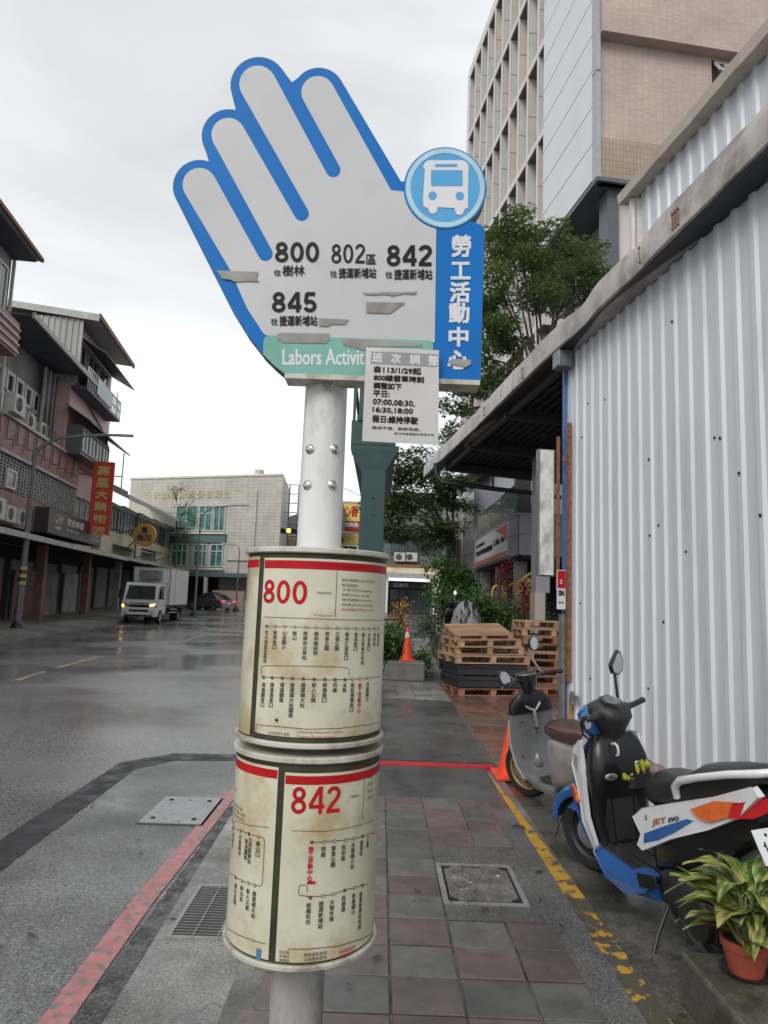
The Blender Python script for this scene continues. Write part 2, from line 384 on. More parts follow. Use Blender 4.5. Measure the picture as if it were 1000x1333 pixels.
MT = dict(
    road=ground_mat('road_asphalt', (.115,.112,.117), (.185,.182,.188), scale=.3, grain=120, gcon=.75, rough=(.1,.3), bump=.45),
    patch=ground_mat('old_asphalt', (.075,.075,.077), (.17,.17,.17), scale=.9, grain=150, gcon=.7, rough=(.16,.42), bump=.7, pud=.8),
    tar=ground_mat('tar', (.010,.010,.011), (.032,.032,.034), scale=5, grain=120, gcon=.6, rough=(.35,.7), bump=.5),
    gutter=ground_mat('gutter_concrete', (.12,.118,.112), (.25,.245,.232), scale=1.6, grain=190, gcon=.55, rough=(.12,.7), bump=.4, pud=1.8, crack=True),
    strip=ground_mat('rough_asphalt_strip', (.03,.03,.031), (.085,.084,.082), scale=5, grain=90, gcon=.9, rough=(.3,.7), bump=1.0),
    conc=ground_mat('worn_concrete', (.10,.098,.092), (.2,.195,.18), scale=1.5, grain=180, gcon=.4, rough=(.2,.6), bump=.35),
    agg=ground_mat('washed_aggregate', (.075,.073,.07), (.13,.125,.12), scale=2, grain=230, gcon=.85, rough=(.25,.6), bump=.8),
    mossy=ground_mat('mossy_concrete', (.05,.047,.036), (.14,.13,.105), scale=2.0, grain=120, gcon=.35, rough=(.18,.6), bump=.5, moss=(.024,.028,.012)),
    drive=ground_mat('wet_drive', (.05,.05,.052), (.10,.10,.10), scale=.9, grain=180, gcon=.35, rough=(.12,.4), bump=.25),
    bed=ground_mat('joint_mortar', (.035,.035,.033), (.20,.195,.18), scale=8, grain=200, gcon=.3, rough=(.5,.8), bump=.3),
    redpav=ground_mat('red_paving', (.10,.05,.035), (.17,.085,.06), scale=.9, grain=120, gcon=.3, rough=(.15,.5), bump=.2),
    walk=ground_mat('far_pavement', (.14,.135,.125), (.22,.21,.19), scale=.6, grain=60, gcon=.2, rough=(.3,.7), bump=.2),
    tile_g=mat('tile_grey', (.135,.130,.124), (.088,.086,.082), rough=.24, scale=5, bump=.25, bscale=220, rvar=.14, orand=.22, grime=(.05,.048,.045), gscale=9, gamt=.55),
    tile_p=mat('tile_purple', (.145,.105,.102), (.095,.068,.067), rough=.24, scale=5, bump=.25, bscale=220, rvar=.14, orand=.22, grime=(.05,.045,.042), gscale=9, gamt=.55),
    tile_l=mat('tile_light', (.25,.24,.225), (.18,.17,.16), rough=.3, scale=4, rvar=.12, orand=.2),
    red=worn_paint('kerb_red_worn', (.46,.19,.185), (.17,.15,.15), keep=.41, soft=.1, scale=16),
    redline=worn_paint('red_line', (.50,.03,.04), (.09,.06,.06), keep=.33, soft=.06, scale=10),
    yellow=worn_paint('yellow_line', (.56,.31,.03), (.09,.085,.06), keep=.42, soft=.03, scale=9),
    yellow2=worn_paint('yellow_line_worn', (.50,.27,.025), (.075,.07,.045), keep=.53, soft=.03, scale=6),
    lane=worn_paint('lane_line', (.42,.32,.2), (.07,.07,.07), keep=.46, soft=.08, scale=6),
    iron=mat('cast_iron', (.12,.115,.11), (.07,.066,.06), rough=.35, scale=14, bump=.6, bscale=40, metal=.6, rvar=.15, grime=(.16,.14,.11), gscale=5),
    iron_l=mat('steel_cover', (.33,.33,.32), (.22,.22,.21), rough=.35, scale=10, bump=.4, bscale=90, metal=.3, rvar=.15),
    grate=mat('galv_grate', (.25,.25,.25), rough=.4, metal=.7, scale=20),
    black=mat('black_hole', (.008,.008,.008), rough=.9),
    # the stop
    pole=mat('pole_paint', (.68,.68,.665), (.55,.545,.53), rough=.35, scale=5, bump=.12, bscale=35, grime=(.16,.13,.10), gscale=4, gamt=.8, gpos=(.56,.72), stretch=(1,1,.4)),
    foot=mat('weathered_pole_foot', (.36,.35,.335), (.22,.21,.20), rough=.45, scale=7, grime=(.12,.10,.08), gscale=9, gamt=.7, gpos=(.5,.65), bump=.3, bscale=50, stretch=(1,1,.5)),
    plateblue=mat('sign_blue', (.008,.145,.45), (.007,.13,.41), rough=.5, scale=4, grime=(.05,.16,.33), gscale=14, gamt=.5, gpos=(.6,.7)),
    platewhite=mat('sign_white', (.50,.50,.51), (.45,.45,.455), rough=.4, scale=3, grime=(.30,.29,.27), gscale=6, gamt=.35, gpos=(.56,.75)),
    platedark=mat('sign_edge', (.045,.05,.06), rough=.5),
    skyblue=mat('badge_blue', (.10,.36,.62), (.08,.30,.56), rough=.35, scale=5),
    badge=mat('badge_ring', (.42,.58,.68), rough=.4),
    mint=mat('sign_mint', (.20,.42,.36), (.16,.35,.30), rough=.4, scale=6),
    ink=mat('ink_black', (.015,.014,.014), rough=.45), white=mat('paint_white', (.60,.61,.62), (.54,.55,.56), rough=.4),
    scar=mat('torn_adhesive', (.33,.31,.295), (.21,.195,.185), rough=.7, scale=9, bump=.1, bscale=60),
    paper=mat('yellowed_sheet', (.56,.54,.42), (.46,.44,.33), rough=.32, scale=4, grime=(.34,.25,.11), gscale=4.5, gamt=.85, gpos=(.5,.68), bump=.12, bscale=12, coat=.3),
    sheetback=mat('drum_backing', (.055,.06,.04), (.035,.03,.02), rough=.5, scale=12),
    rim=mat('drum_rim', (.52,.51,.45), (.40,.385,.32), rough=.35, scale=6, grime=(.18,.13,.08), gscale=9, gamt=.8, gpos=(.5,.68)),
    sred=mat('print_red', (.44,.012,.016), (.34,.012,.015), rough=.4, scale=9), sbrown=mat('print_brown', (.13,.055,.045), rough=.5),
    sgrey=mat('print_grey', (.075,.07,.06), rough=.5), sblue=mat('print_blue', (.06,.2,.33), rough=.5),
    chrome=mat('chrome', (.6,.6,.6), rough=.12, metal=1), notice=mat('laminated_paper', (.50,.485,.47), (.44,.42,.40), rough=.3, scale=5, bump=.2, bscale=14, coat=.3),
    noticehd=mat('notice_header', (.25,.24,.26), rough=.5),
    # shed
    tin=mat('white_tin', (.58,.61,.65), (.53,.555,.59), rough=.42, scale=3.0, stretch=(1,1,.12), grime=(.33,.31,.29), gscale=4.5, gamt=.5, gpos=(.54,.75)),
    gutterm=mat('gutter_metal', (.50,.45,.42), (.27,.235,.22), rough=.36, scale=1.5, grime=(.15,.10,.08), gscale=1.6, gamt=.8, metal=.2, bump=.9, bscale=2.6, gpos=(.48,.66)),
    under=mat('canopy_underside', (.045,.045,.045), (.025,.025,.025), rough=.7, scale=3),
    darksteel=mat('dark_steel', (.025,.026,.028), rough=.5), rust=mat('rusty_bar', (.27,.115,.05), (.13,.055,.03), rough=.7, scale=12, bump=.4, bscale=60),
    blue=mat('blue_paint', (.05,.15,.38), (.04,.11,.27), rough=.45, grime=(.2,.2,.2), gscale=8, gamt=.5),
    steel=mat('grey_steel', (.22,.23,.24), (.14,.145,.15), rough=.4, metal=.3, scale=8),
    acryl=mat('weathered_acrylic', (.66,.66,.64), (.33,.33,.31), rough=.35, scale=5, stretch=(1,1,.5), bump=.4, bscale=6, contrast=(.38,.56)),
    # tower
    panelw=mat('white_panel', (.60,.62,.63), (.56,.58,.59), rough=.35, scale=.8), stone=mat('beige_stone', (.62,.59,.56), (.56,.53,.50), rough=.5, scale=1.2),
    palefin=mat('pale_fin', (.52,.54,.52), (.45,.47,.45), rough=.5, scale=1.5),
    soffit=mat('soffit_brown', (.20,.16,.14), (.16,.13,.11), rough=.6), stonein=mat('pinkish_stone', (.56,.49,.45), (.50,.43,.395), rough=.5, scale=1.4),
    glass=mat('dark_glass', (.03,.04,.045), rough=.06, spec=.8), brick=tiles_mat('brown_wall_tiles', (.46,.365,.315), (.33,.26,.225), .24, .085),
    brick2=tiles_mat('tan_wall_tiles', (.36,.28,.215), (.22,.165,.12), .12, .20), slate=mat('slate_panel', (.09,.10,.115), rough=.4),
    metalgrey=mat('grey_trim', (.33,.345,.36), (.28,.295,.31), rough=.35),
    greypanel=mat('grey_cladding', (.27,.27,.30), (.235,.235,.26), rough=.35, scale=.9), beigepanel=mat('beige_cladding', (.40,.37,.33), (.34,.31,.28), rough=.5, scale=.9),
    greenglass=mat('green_glass', (.16,.23,.21), (.10,.15,.14), rough=.08, spec=.7), bannerw=mat('banner_white', (.60,.60,.61), rough=.5), bannerr=mat('banner_red', (.55,.12,.09), rough=.5),
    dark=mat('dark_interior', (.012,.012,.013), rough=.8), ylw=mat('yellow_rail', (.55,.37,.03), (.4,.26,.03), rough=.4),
    bridge=mat('bridge_green', (.010,.05,.05), (.008,.038,.038), rough=.4, scale=2.5, grime=(.05,.07,.06), gscale=3),
    # street left
    pink=tiles_mat('pink_tiles', (.56,.36,.34), (.40,.28,.26), .22, .09), redtile=mat('oxblood_tiles', (.27,.135,.12), (.17,.085,.08), rough=.5, scale=2.5, grime=(.06,.04,.035), gscale=2),
    wallgrey=mat('grimy_render', (.30,.285,.275), (.20,.19,.185), rough=.7, scale=1.2, grime=(.07,.065,.06), gscale=.9), corr=mat('grey_corrugated', (.36,.36,.345), (.27,.27,.26), rough=.5, scale=1.5, stretch=(1,1,.2), grime=(.2,.19,.17), gscale=1.2),
    bluedark=mat('blue_awning', (.075,.088,.115), (.045,.052,.07), rough=.55, scale=1.5), fascia=mat('pale_fascia', (.40,.40,.385), (.28,.275,.26), rough=.5, scale=3),
    cream=mat('cream_render', (.55,.50,.36), (.42,.38,.27), rough=.65, scale=1.1, grime=(.25,.22,.16), gscale=.9, gamt=.5), creamtile=tiles_mat('cream_office_tiles', (.50,.475,.42), (.36,.34,.30), .55, .28),
    framew=mat('white_frame', (.52,.52,.51), rough=.4), framed=mat('dark_frame', (.10,.10,.105), rough=.5), win=mat('dim_window', (.05,.058,.062), (.025,.03,.033), rough=.12, scale=1.5, spec=.7),
    greenwin=mat('green_window', (.07,.21,.175), (.03,.11,.09), rough=.1, scale=.9, spec=.8, contrast=(.42,.56)), teal=mat('teal_band', (.10,.16,.17), rough=.5),
    shutter=mat('roller_shutter', (.20,.20,.205), (.14,.14,.145), rough=.5, scale=2, stretch=(1,1,4)), signblack=mat('sign_black', (.035,.035,.04), rough=.35), signred=mat('sign_red', (.52,.055,.035), (.42,.045,.03), rough=.4, scale=2),
    gold=mat('gold_letters', (.50,.36,.10), rough=.4), orange=mat('orange_sign', (.55,.30,.07), (.48,.25,.06), rough=.4, scale=3), acw=mat('ac_casing', (.50,.49,.46), (.38,.37,.34), rough=.5, scale=4),
    lamp=mat('lamp_post_steel', (.16,.165,.17), (.11,.115,.12), rough=.45, metal=.3), amber=mat('amber_light', (.9,.45,.05), emit=(1,.45,.06), estr=5),
    headl=mat('lit_headlight', (.9,.7,.4), emit=(1,.72,.35), estr=1.1), tailr=mat('lit_tail_light', (.7,.05,.04), emit=(1,.12,.1), estr=.7),
    truckw=mat('truck_white', (.62,.62,.60), (.56,.56,.54), rough=.3, scale=2, coat=.4), car=mat('car_grey', (.075,.07,.08), rough=.25, coat=.6, metal=.3), tyre=mat('rubber', (.012,.012,.012), rough=.75, bump=.3, bscale=60),
    wood=mat('pallet_wood', (.42,.26,.155), (.25,.145,.085), rough=.7, scale=6, stretch=(.3,3,3), orand=.25, bump=.3, bscale=40), wood_r=mat('red_brown_wood', (.33,.15,.08), (.22,.09,.05), rough=.7, scale=6, orand=.15),
    blackpl=mat('black_plastic', (.015,.016,.019), rough=.45), cone=mat('cone_orange', (.80,.075,.025), (.70,.06,.02), rough=.4, scale=8), reflect=mat('cone_band', (.6,.58,.56), rough=.3),
    bark=mat('bark', (.07,.055,.04), (.035,.028,.02), rough=.9, scale=10, bump=.8, bscale=20), wirem=mat('cable', (.02,.02,.02), rough=.6),
    leafA=leaf_mat('leaf_green', (.06,.115,.04), (.17,.25,.08), (.28,.28,.08), trans=.35), leafB=leaf_mat('leaf_dark', (.045,.09,.036), (.125,.19,.065), (.19,.20,.06), trans=.3), leafC=leaf_mat('leaf_bright', (.03,.09,.02), (.10,.20,.045), (.24,.30,.10), trans=.3),
    leafR=leaf_mat('leaf_crimson', (.14,.01,.02), (.36,.02,.05)), leafY=leaf_mat('flower_yellow', (.55,.25,.02), (.75,.42,.03)),
    terracotta=mat('plastic_terracotta', (.34,.075,.045), (.27,.06,.038), rough=.4, scale=5), soil=mat('soil', (.03,.022,.015), rough=.9),
    # scooters
    sblk=mat('scooter_black', (.012,.012,.013), (.008,.008,.009), rough=.22, rvar=.08, scale=6), smat=mat('scooter_matte_black', (.022,.022,.023), rough=.5, bump=.15, bscale=120, grime=(.10,.095,.085), gscale=6, gamt=.35), swht=mat('scooter_white', (.66,.67,.68), (.61,.62,.63), rough=.2, coat=.6, grime=(.35,.33,.30), gscale=7, gamt=.3),
    sblu=mat('scooter_blue', (.022,.12,.36), (.018,.095,.30), rough=.2, coat=.7, grime=(.10,.12,.16), gscale=8, gamt=.35), sseat=mat('seat_black', (.018,.017,.017), rough=.38, bump=.25, bscale=160), sbrn=mat('seat_brown', (.095,.04,.028), (.06,.028,.022), rough=.3, scale=6, bump=.2, bscale=120),
    sgry=mat('scooter_grey', (.15,.155,.165), (.12,.125,.13), rough=.32, coat=.3, scale=4, grime=(.07,.065,.06), gscale=5), amb=mat('amber_lens', (.72,.16,.02), (.6,.1,.01), rough=.12, coat=1, scale=20), rlens=mat('red_lens', (.55,.012,.015), (.42,.01,.012), rough=.12, coat=1, scale=20),
    alu=mat('alloy', (.45,.45,.45), (.3,.3,.3), rough=.35, metal=.8), goldrim=mat('gold_rim', (.38,.26,.10), (.25,.17,.07), rough=.4, metal=.6), mirror=mat('mirror_glass', (.75,.78,.8), rough=.04, metal=1),
    yglove=mat('yellow_cloth', (.50,.50,.04), (.36,.36,.03), rough=.8, bump=.4, bscale=60), plate_=mat('number_plate', (.62,.65,.66), (.56,.59,.60), rough=.35), stick=mat('orange_sticker', (.50,.18,.06), rough=.4), ivory=mat('ivory_panel', (.33,.32,.29), (.25,.24,.21), rough=.35, scale=4, grime=(.16,.12,.08), gscale=6),
    cover=mat('grey_rain_cover', (.30,.31,.34), (.02,.02,.022), rough=.35, scale=3.5, stretch=(2.5,.5,.5), contrast=(.48,.52)), bag=mat('bin_bag', (.02,.02,.02), rough=.3),
)

for k_ in ('plateblue','skyblue','sred','mint','ink','redline','signred','orange','paper','platewhite','badge','scar','sheetback'): MT[k_].node_tree.nodes['Principled BSDF'].inputs['Specular IOR Level'].default_value = .12
# variegated leaf of the potted plant: pale yellow-green with dark green streaks beside the midrib
def variegated():
    m = bpy.data.materials.new('variegated_leaf'); m.use_nodes = True
    t = m.node_tree; b = t.nodes['Principled BSDF']; n = t.nodes.new; l = t.links.new
    co = n('ShaderNodeTexCoord'); mp_ = n('ShaderNodeMapping'); mp_.inputs['Scale'].default_value = (14, 60, 14)
    oi = n('ShaderNodeObjectInfo'); l(co.outputs['Object'], mp_.inputs[0])
    cx = n('ShaderNodeCombineXYZ'); ml = n('ShaderNodeMath'); ml.operation = 'MULTIPLY'; ml.inputs[1].default_value = 50; l(oi.outputs['Random'], ml.inputs[0]); l(ml.outputs[0], cx.inputs[0]); l(cx.outputs[0], mp_.inputs['Location'])
    z = n('ShaderNodeTexNoise'); z.inputs['Scale'].default_value = 1; z.inputs['Detail'].default_value = 4; l(mp_.outputs[0], z.inputs['Vector'])
    r = n('ShaderNodeValToRGB'); e = r.color_ramp.elements
    e[0].position = .38; e[0].color = (.035,.085,.015,1); e[1].position = .62; e[1].color = (.36,.34,.11,1)
    k = e.new(.5); k.color = (.13,.19,.035,1)
    l(z.outputs[0], r.inputs[0])
    hv = n('ShaderNodeHueSaturation'); a = n('ShaderNodeMapRange'); a.inputs['To Min'].default_value = .46; a.inputs['To Max'].default_value = .52; l(oi.outputs['Random'], a.inputs['Value']); l(a.outputs[0], hv.inputs['Hue'])
    l(r.outputs[0], hv.inputs['Color']); l(hv.outputs[0], b.inputs['Base Color']); b.inputs['Roughness'].default_value = .5
    bp = n('ShaderNodeBump'); bp.inputs['Strength'].default_value = .5; bp.inputs['Distance'].default_value = .004; l(z.outputs[0], bp.inputs['Height']); l(bp.outputs[0], b.inputs['Normal'])
    return m
MT['varleaf'] = variegated()

# ---------------------------------------------------------------- lettering
_tc = {}
def glyphs(s):
    """outline mesh of a string in the built-in font, as (verts, faces, width)"""
    if s in _tc: return _tc[s]
    c = bpy.data.curves.new('t', 'FONT'); c.body = s; c.size = 1; c.resolution_u = 2
    o = bpy.data.objects.new('t', c); COL.objects.link(o)
    me = bpy.data.meshes.new_from_object(o.evaluated_get(bpy.context.evaluated_depsgraph_get()))
    vs = [(v.co.x, v.co.y) for v in me.vertices]; fs = [tuple(p.vertices) for p in me.polygons]
    bpy.data.objects.remove(o); bpy.data.curves.remove(c); bpy.data.meshes.remove(me)
    if vs:
        x0 = min(v[0] for v in vs); x1 = max(v[0] for v in vs); y0 = min(v[1] for v in vs); y1 = max(v[1] for v in vs)
    else: x0 = y0 = 0; x1 = y1 = 1
    _tc[s] = ([((x-x0)/(x1-x0 or 1), (y-y0)/(y1-y0 or 1)) for x, y in vs], fs)
    return _tc[s]
def word(m, s, box, fn, bold=0, lift=.0001):
    """string stretched to box (u0,v0,u1,v1); fn(u,v,lift) gives the 3D point; bold = stroke growth in u units"""
    vs, fs = glyphs(s); u0, v0, u1, v1 = box
    sh = [(0, 0)] if not bold else [(0, 0), (bold, 0), (0, bold), (bold, bold), (bold/2, bold/2)]
    for i, (a, b_) in enumerate(sh):
        m.add([fn(u0 + a + x * (u1 - u0 - bold), v0 + b_ + y * (v1 - v0 - bold), lift * (i + 1)) for x, y in vs], fs)
def stroke(m, pts, w, fn, lift):
    """ribbon of constant width w along pts in (u,v)"""
    P = [Vector((a, b_)) for a, b_ in pts]; n = len(P); vs = []; closed = (P[0] - P[-1]).length < 1e-6
    for i in range(n):
        if closed: d = (P[(i + 1) % (n - 1)] - P[(i - 1) % (n - 1)]) if i < n - 1 else (P[1] - P[n - 2])
        else: d = P[min(i + 1, n - 1)] - P[max(i - 1, 0)]
        d = d.normalized(); q = Vector((-d.y, d.x)) * w / 2
        vs += [fn(P[i].x + q.x, P[i].y + q.y, lift), fn(P[i].x - q.x, P[i].y - q.y, lift)]
    m.add(vs, [(2*i, 2*i+1, 2*i+3, 2*i+2) for i in range(n - 1)])
def ell(cx, cy, rx, ry, a0=0, a1=360, n=22):
    return [(cx + rx * math.cos(R(a0 + (a1 - a0) * i / n)), cy + ry * math.sin(R(a0 + (a1 - a0) * i / n))) for i in range(n + 1)]
DIG = {'0': [ell(.3, .5, .21, .415)],
       '8': [ell(.3, .73, .175, .185), ell(.3, .28, .21, .20)],
       '4': [[(.45, 0), (.45, 1)], [(.43, .97), (.06, .30)], [(.03, .27), (.60, .27)]],
       '2': [ell(.3, .72, .20, .20, 175, -35, 12) + [(.40, .50), (.20, .28), (.09, .09)], [(.03, .085), (.56, .085)]],
       '5': [[(.52, .91), (.14, .91)], [(.17, .93), (.12, .50)], [(.11,.50)] + ell(.29, .31, .21, .225, 135, -160, 14)],
       '1': [[(.32, 0), (.32, 1)], [(.32, .88), (.12, .74)]],
       '6': [ell(.3, .29, .20, .205), ell(.42, .42, .33, .50, 185, 110, 8)]}
def digits(m, s, box, fn, wt=.17):
    """heavy grotesque figures"""
    u0, v0, u1, v1 = box; n = len(s); cw = (u1 - u0) / (n * .66 - .06); h = v1 - v0; k = 0
    sc = cw
    for i, ch in enumerate(s):
        for pts in DIG[ch]:
            k += 1
            stroke(m, [(u0 + (i * .66 + x) * sc, v0 + y * h) for x, y in pts], wt * sc * .95, fn, .0001 * k)

# ================================================================ GROUND
def sheet(x0, x1, y0, y1, z, nx=1, ny=1, zf=None):
    m = M(); vs = []
    for j in range(ny + 1):
        for i in range(nx + 1):
            x = x0 + (x1-x0)*i/nx; y = y0 + (y1-y0)*j/ny
            vs.append((x, y, z + (zf(y) if zf else 0)))
    return m.add(vs, [(j*(nx+1)+i, j*(nx+1)+i+1, (j+1)*(nx+1)+i+1, (j+1)*(nx+1)+i) for j in range(ny) for i in range(nx)])
road_s = M()
ys = [-60, 0, 20, 36, 50, 70, 90, 108.5, 112, 600]
road_s.add([(x, y, gz(y)) for y in ys for x in (-300, 300)], [(2*i, 2*i+1, 2*i+3, 2*i+2) for i in range(len(ys) - 1)])
road = setting('road', road_s, MT['road'], smooth=0)
def rag(pts, n=14, a=.02, seed=1):           # ragged version of a closed outline
    rr = random.Random(seed); o = []
    for i, p in enumerate(pts):
        q = pts[(i + 1) % len(pts)]; d = Vector((q[0]-p[0], q[1]-p[1])); k = max(1, int(d.length * n / 3))
        nn = Vector((-d.y, d.x)).normalized() if d.length else Vector((0, 0))
        for j in range(k):
            t = j / k; e = 0 if j == 0 else rr.uniform(-a, a)
            o.append((p[0] + d.x*t + nn.x*e, p[1] + d.y*t + nn.y*e))
    return o
def flat(pts, z): return M().tess([(x, y, z) for x, y in pts])
# tar seam round the old asphalt patch
band = rag([(-2.62, -1), (-2.36, 2), (-2.44, 4.7), (-2.46, 6.95), (-2.1, 7.42), (-1.45, 7.48), (.3, 7.36), (.3, 7.12), (-1.4, 7.2), (-1.98, 7.12), (-2.24, 6.7), (-2.16, 4.4), (-2.1, 2), (-2.3, -1)], 60, .008, 3)
setting('tar_seam', flat(band, .006), MT['tar'], smooth=0)
setting('road_patch', flat([(-2.38, -1), (-2.2, 2), (-2.28, 4.6), (-2.34, 6.8), (-2.0, 7.22), (-1.4, 7.3), (.3, 7.2), (.3, 5.5), (-1.0, 5.5), (-1.0, -1)], .003), MT['patch'], smooth=0)
rl = M(); prev = None
pth = [(-1.20, -1), (-1.19, 2.9), (-1.215, 3.9), (-1.20, 5.0), (-1.19, 5.9), (-1.12, 6.5), (-.9, 6.95), (-.55, 7.2), (-.1, 7.3)]
wl = [.06] * 9
vs = []
for i, p in enumerate(pth):
    a = Vector(pth[max(0, i-1)]); c = Vector(pth[min(len(pth)-1, i+1)]); d = (c - a).normalized(); q = Vector((-d.y, d.x)) * wl[i]
    vs += [(p[0]+q.x, p[1]+q.y, .009), (p[0]-q.x, p[1]-q.y, .009)]
rl.add(vs, [(2*i, 2*i+1, 2*i+3, 2*i+2) for i in range(len(pth)-1)])
ob('painted_kerb_line', rl, MT['red'], road, smooth=0)
ob('dark_joint_strip', flat(rag([(-1.125, -1), (-1.125, 5.6), (-.95, 6.4), (-.9, 6.3), (-1.03, 5.4), (-1.02, 4), (-.99, 2.6), (-1.0, -1)], 60, .007, 5), .011), MT['strip'], road, smooth=0)
for (a, b) in (((20, 886), (58, 874)), ((72, 870), (132, 854))):
    p, q = G(*a, .006), G(*b, .006); d = (q - p).normalized(); n_ = Vector((-d.y, d.x, 0)) * .07
    ob('lane_line', M().poly([p - n_, p + n_, q + n_, q - n_]), MT['lane'], road, smooth=0)
p, q = G(225, 838, .006), G(330, 812, .006)
d = (q - p).normalized(); n_ = Vector((-d.y, d.x, 0)) * .07
ob('lane_line', M().poly([p - n_, p + n_, q + n_, q - n_]), MT['lane'], road, smooth=0)

# gutter slab with its grate opening
gut = setting('gutter', flat([(-1.03, -1), (-1.0, 2.8), (-1.03, 4.0), (-1.06, 5.4), (-1.0, 6.1), (-.56, 6.15), (-.56, -1)], .014), MT['gutter'], smooth=0)
dg = thing('drain_grate', 'rectangular black-slotted steel drain grate set in the gutter beside the bus stop', 'drain grate', (-.78, 3.84, .014))
ob('pit', M().box(-.17, .17, -.29, .29, .002, .004), MT['black'], dg, smooth=0)
fr = M().box(-.185, -.165, -.31, .31, .001, .012).box(.165, .185, -.31, .31, .001, .012).box(-.165, .165, -.31, -.292, .001, .012).box(-.165, .165, .292, .31, .001, .012)
ob('frame', fr, MT['iron_l'], dg, smooth=0)
bm_ = M().box(-.164, .164, -.004, .004, .004, .012)
b0 = ob('bar', bm_, MT['grate'], dg, smooth=0); b0.location = (0, -.27, 0)
for i in range(1, 19): dup(b0, dg, location=(0, -.27 + i * .03, 0))
for x in (-.06, .06): ob('cross_bar', M().box(x-.003, x+.003, -.29, .29, .0125, .014), MT['iron_l'], dg, smooth=0)

# utility cover in the old asphalt
uc = thing('utility_cover', 'pale rectangular steel cover with four corner bolts set in the road edge', 'utility cover', (-1.455, 5.53, .003))
ob('frame', M().box(-.24,.24,-.34,.34,.001,.006), MT['iron'], uc, smooth=0)
ob('lid', M().box(-.225,.225,-.325,.325,.0065,.013), mat('pale_lid', (.27,.275,.28), (.20,.205,.21), rough=.3, scale=9, rvar=.12, bump=.4, bscale=60), uc, smooth=0)
for x in (-.15, .15):
    for y in (-.23, .23): ob('bolt', M().lathe([(.018,.013),(.018,.018)], (x, y, 0), n=8), MT['black'], uc)

# pavement bed and tiles
Z0 = .02
pav = setting('pavement', M().box(-.56, .97, -1, 5.8, -.05, Z0), MT['bed'], smooth=0)
kb = M().box(-.565, -.44, -1, 6.1, -.05, Z0 + .012)
setting('kerb_edging', kb, MT['conc'], smooth=0, bevel=.006)
def tile_mesh(w, l, h, mt):
    m = M().box(-w/2+.005, w/2-.005, -l/2+.005, l/2-.005, 0, h - .003)
    b_ = M().box(-w/2+.008, w/2-.008, -l/2+.008, l/2-.008, h - .003, h)
    m.v = m.v[:8]; t_ = b_.v[4:]; m.v += t_
    m.f = [f for f in m.f if f != (4,5,6,7)] + [(8,9,10,11), (4,5,9,8), (5,6,10,9), (6,7,11,10), (7,4,8,11)]
    me = bpy.data.meshes.new('tile'); me.from_pydata(m.v, [], m.f); me.materials.append(mt); return me
tg, tp = tile_mesh(.30, .2785, .014, MT['tile_g']), tile_mesh(.30, .2785, .014, MT['tile_p'])
tgn, tpn = tile_mesh(.255, .2785, .014, MT['tile_g']), tile_mesh(.255, .2785, .014, MT['tile_p'])
rt = random.Random(11)
def put_tile(me, x, y, z, par):
    o = bpy.data.objects.new('tile', me); COL.objects.link(o); o.parent = par
    o.location = (x, y, z + rt.uniform(-.0025, .0015)); o.rotation_euler = (rt.uniform(-.004,.004), rt.uniform(-.004,.004), rt.uniform(-.004,.004)); return o
for r_ in range(-3, 11):
    y = 2.96 + (r_ + .5) * .2785
    for c_ in range(-2, 3):
        x = .10 + (c_ + .5) * .30
        if c_ >= 1 and 3.9 < y < 4.8: continue
        pur = ((r_ + c_) % 2 == 0) ^ (rt.random() < .12)
        if c_ == 2: put_tile(tpn if pur else tgn, x - .0225, y, Z0, pav)
        else: put_tile(tp if pur else tg, x, y, Z0, pav)
ob('aggregate_surround', M().box(.405, .965, 3.80, 4.90, Z0 + .001, Z0 + .012), MT['agg'], pav, smooth=0)
ob('aggregate_edge', M().box(.945, 1.10, -1, 5.8, -.05, Z0 + .015), MT['agg'], pav, smooth=0)
ob('concrete_apron', M().box(-.435, 1.10, 5.805, 7.15, -.05, Z0 + .008), MT['drive'], pav, smooth=0)
mc = thing('manhole_cover', 'square cast-iron manhole cover with raised relief in the tiled pavement', 'manhole cover', (.635, 4.27, Z0 + .012))
ob('frame', M().box(-.235,-.205,-.29,.29,-.005,.008).box(.205,.235,-.29,.29,-.005,.008).box(-.205,.205,-.29,-.262,-.005,.008).box(-.205,.205,.262,.29,-.005,.008), MT['iron_l'], mc, smooth=0)
ob('pit', M().box(-.205,.205,-.262,.262,-.006,.0005), MT['black'], mc, smooth=0)
lid = M().prism([(a * .19, b * .245, .001) for a, b in [(-.75,-1),(.75,-1),(.82,-.88),(1,-.8),(1,.8),(.82,.88),(.75,1),(.2,1),(.15,.93),(-.15,.93),(-.2,1),(-.75,1),(-.82,.88),(-1,.8),(-1,-.8),(-.82,-.88)]], (0, 0, .006))
irl = mat('worn_iron_lid', (.26,.25,.23), (.13,.12,.11), rough=.3, scale=9, bump=.8, bscale=30, metal=.4, rvar=.12)
ob('lid', lid, irl, mc, smooth=0)
rel = M(); rr = random.Random(4)
for i in range(26):
    x = rr.uniform(-.16, .16); y = rr.uniform(-.21, .22)
    if x > .0 and y < .02: continue
    a = rr.uniform(0, 3.1); pts = [Vector((x + .018*math.cos(a + k*.8)*(1 + .3*k), y + .02*math.sin(a + k*.8)*(1+.3*k), .0075)) for k in range(4)]
    rel.tube(pts, .0055, 5)
ob('relief', rel, irl, mc)
vc = thing('valve_cap', 'small round dark valve cap beside the yellow kerb line', 'valve cap', tuple(G(675, 1077, Z0 + .015)))
ob('ring', M().lathe([(.05,0),(.05,.004),(.036,.004),(.036,.001)], n=20, cap=False), MT['iron'], vc); ob('cap', M().lathe([(.03,.001),(.03,.004)], n=16), MT['iron'], vc)

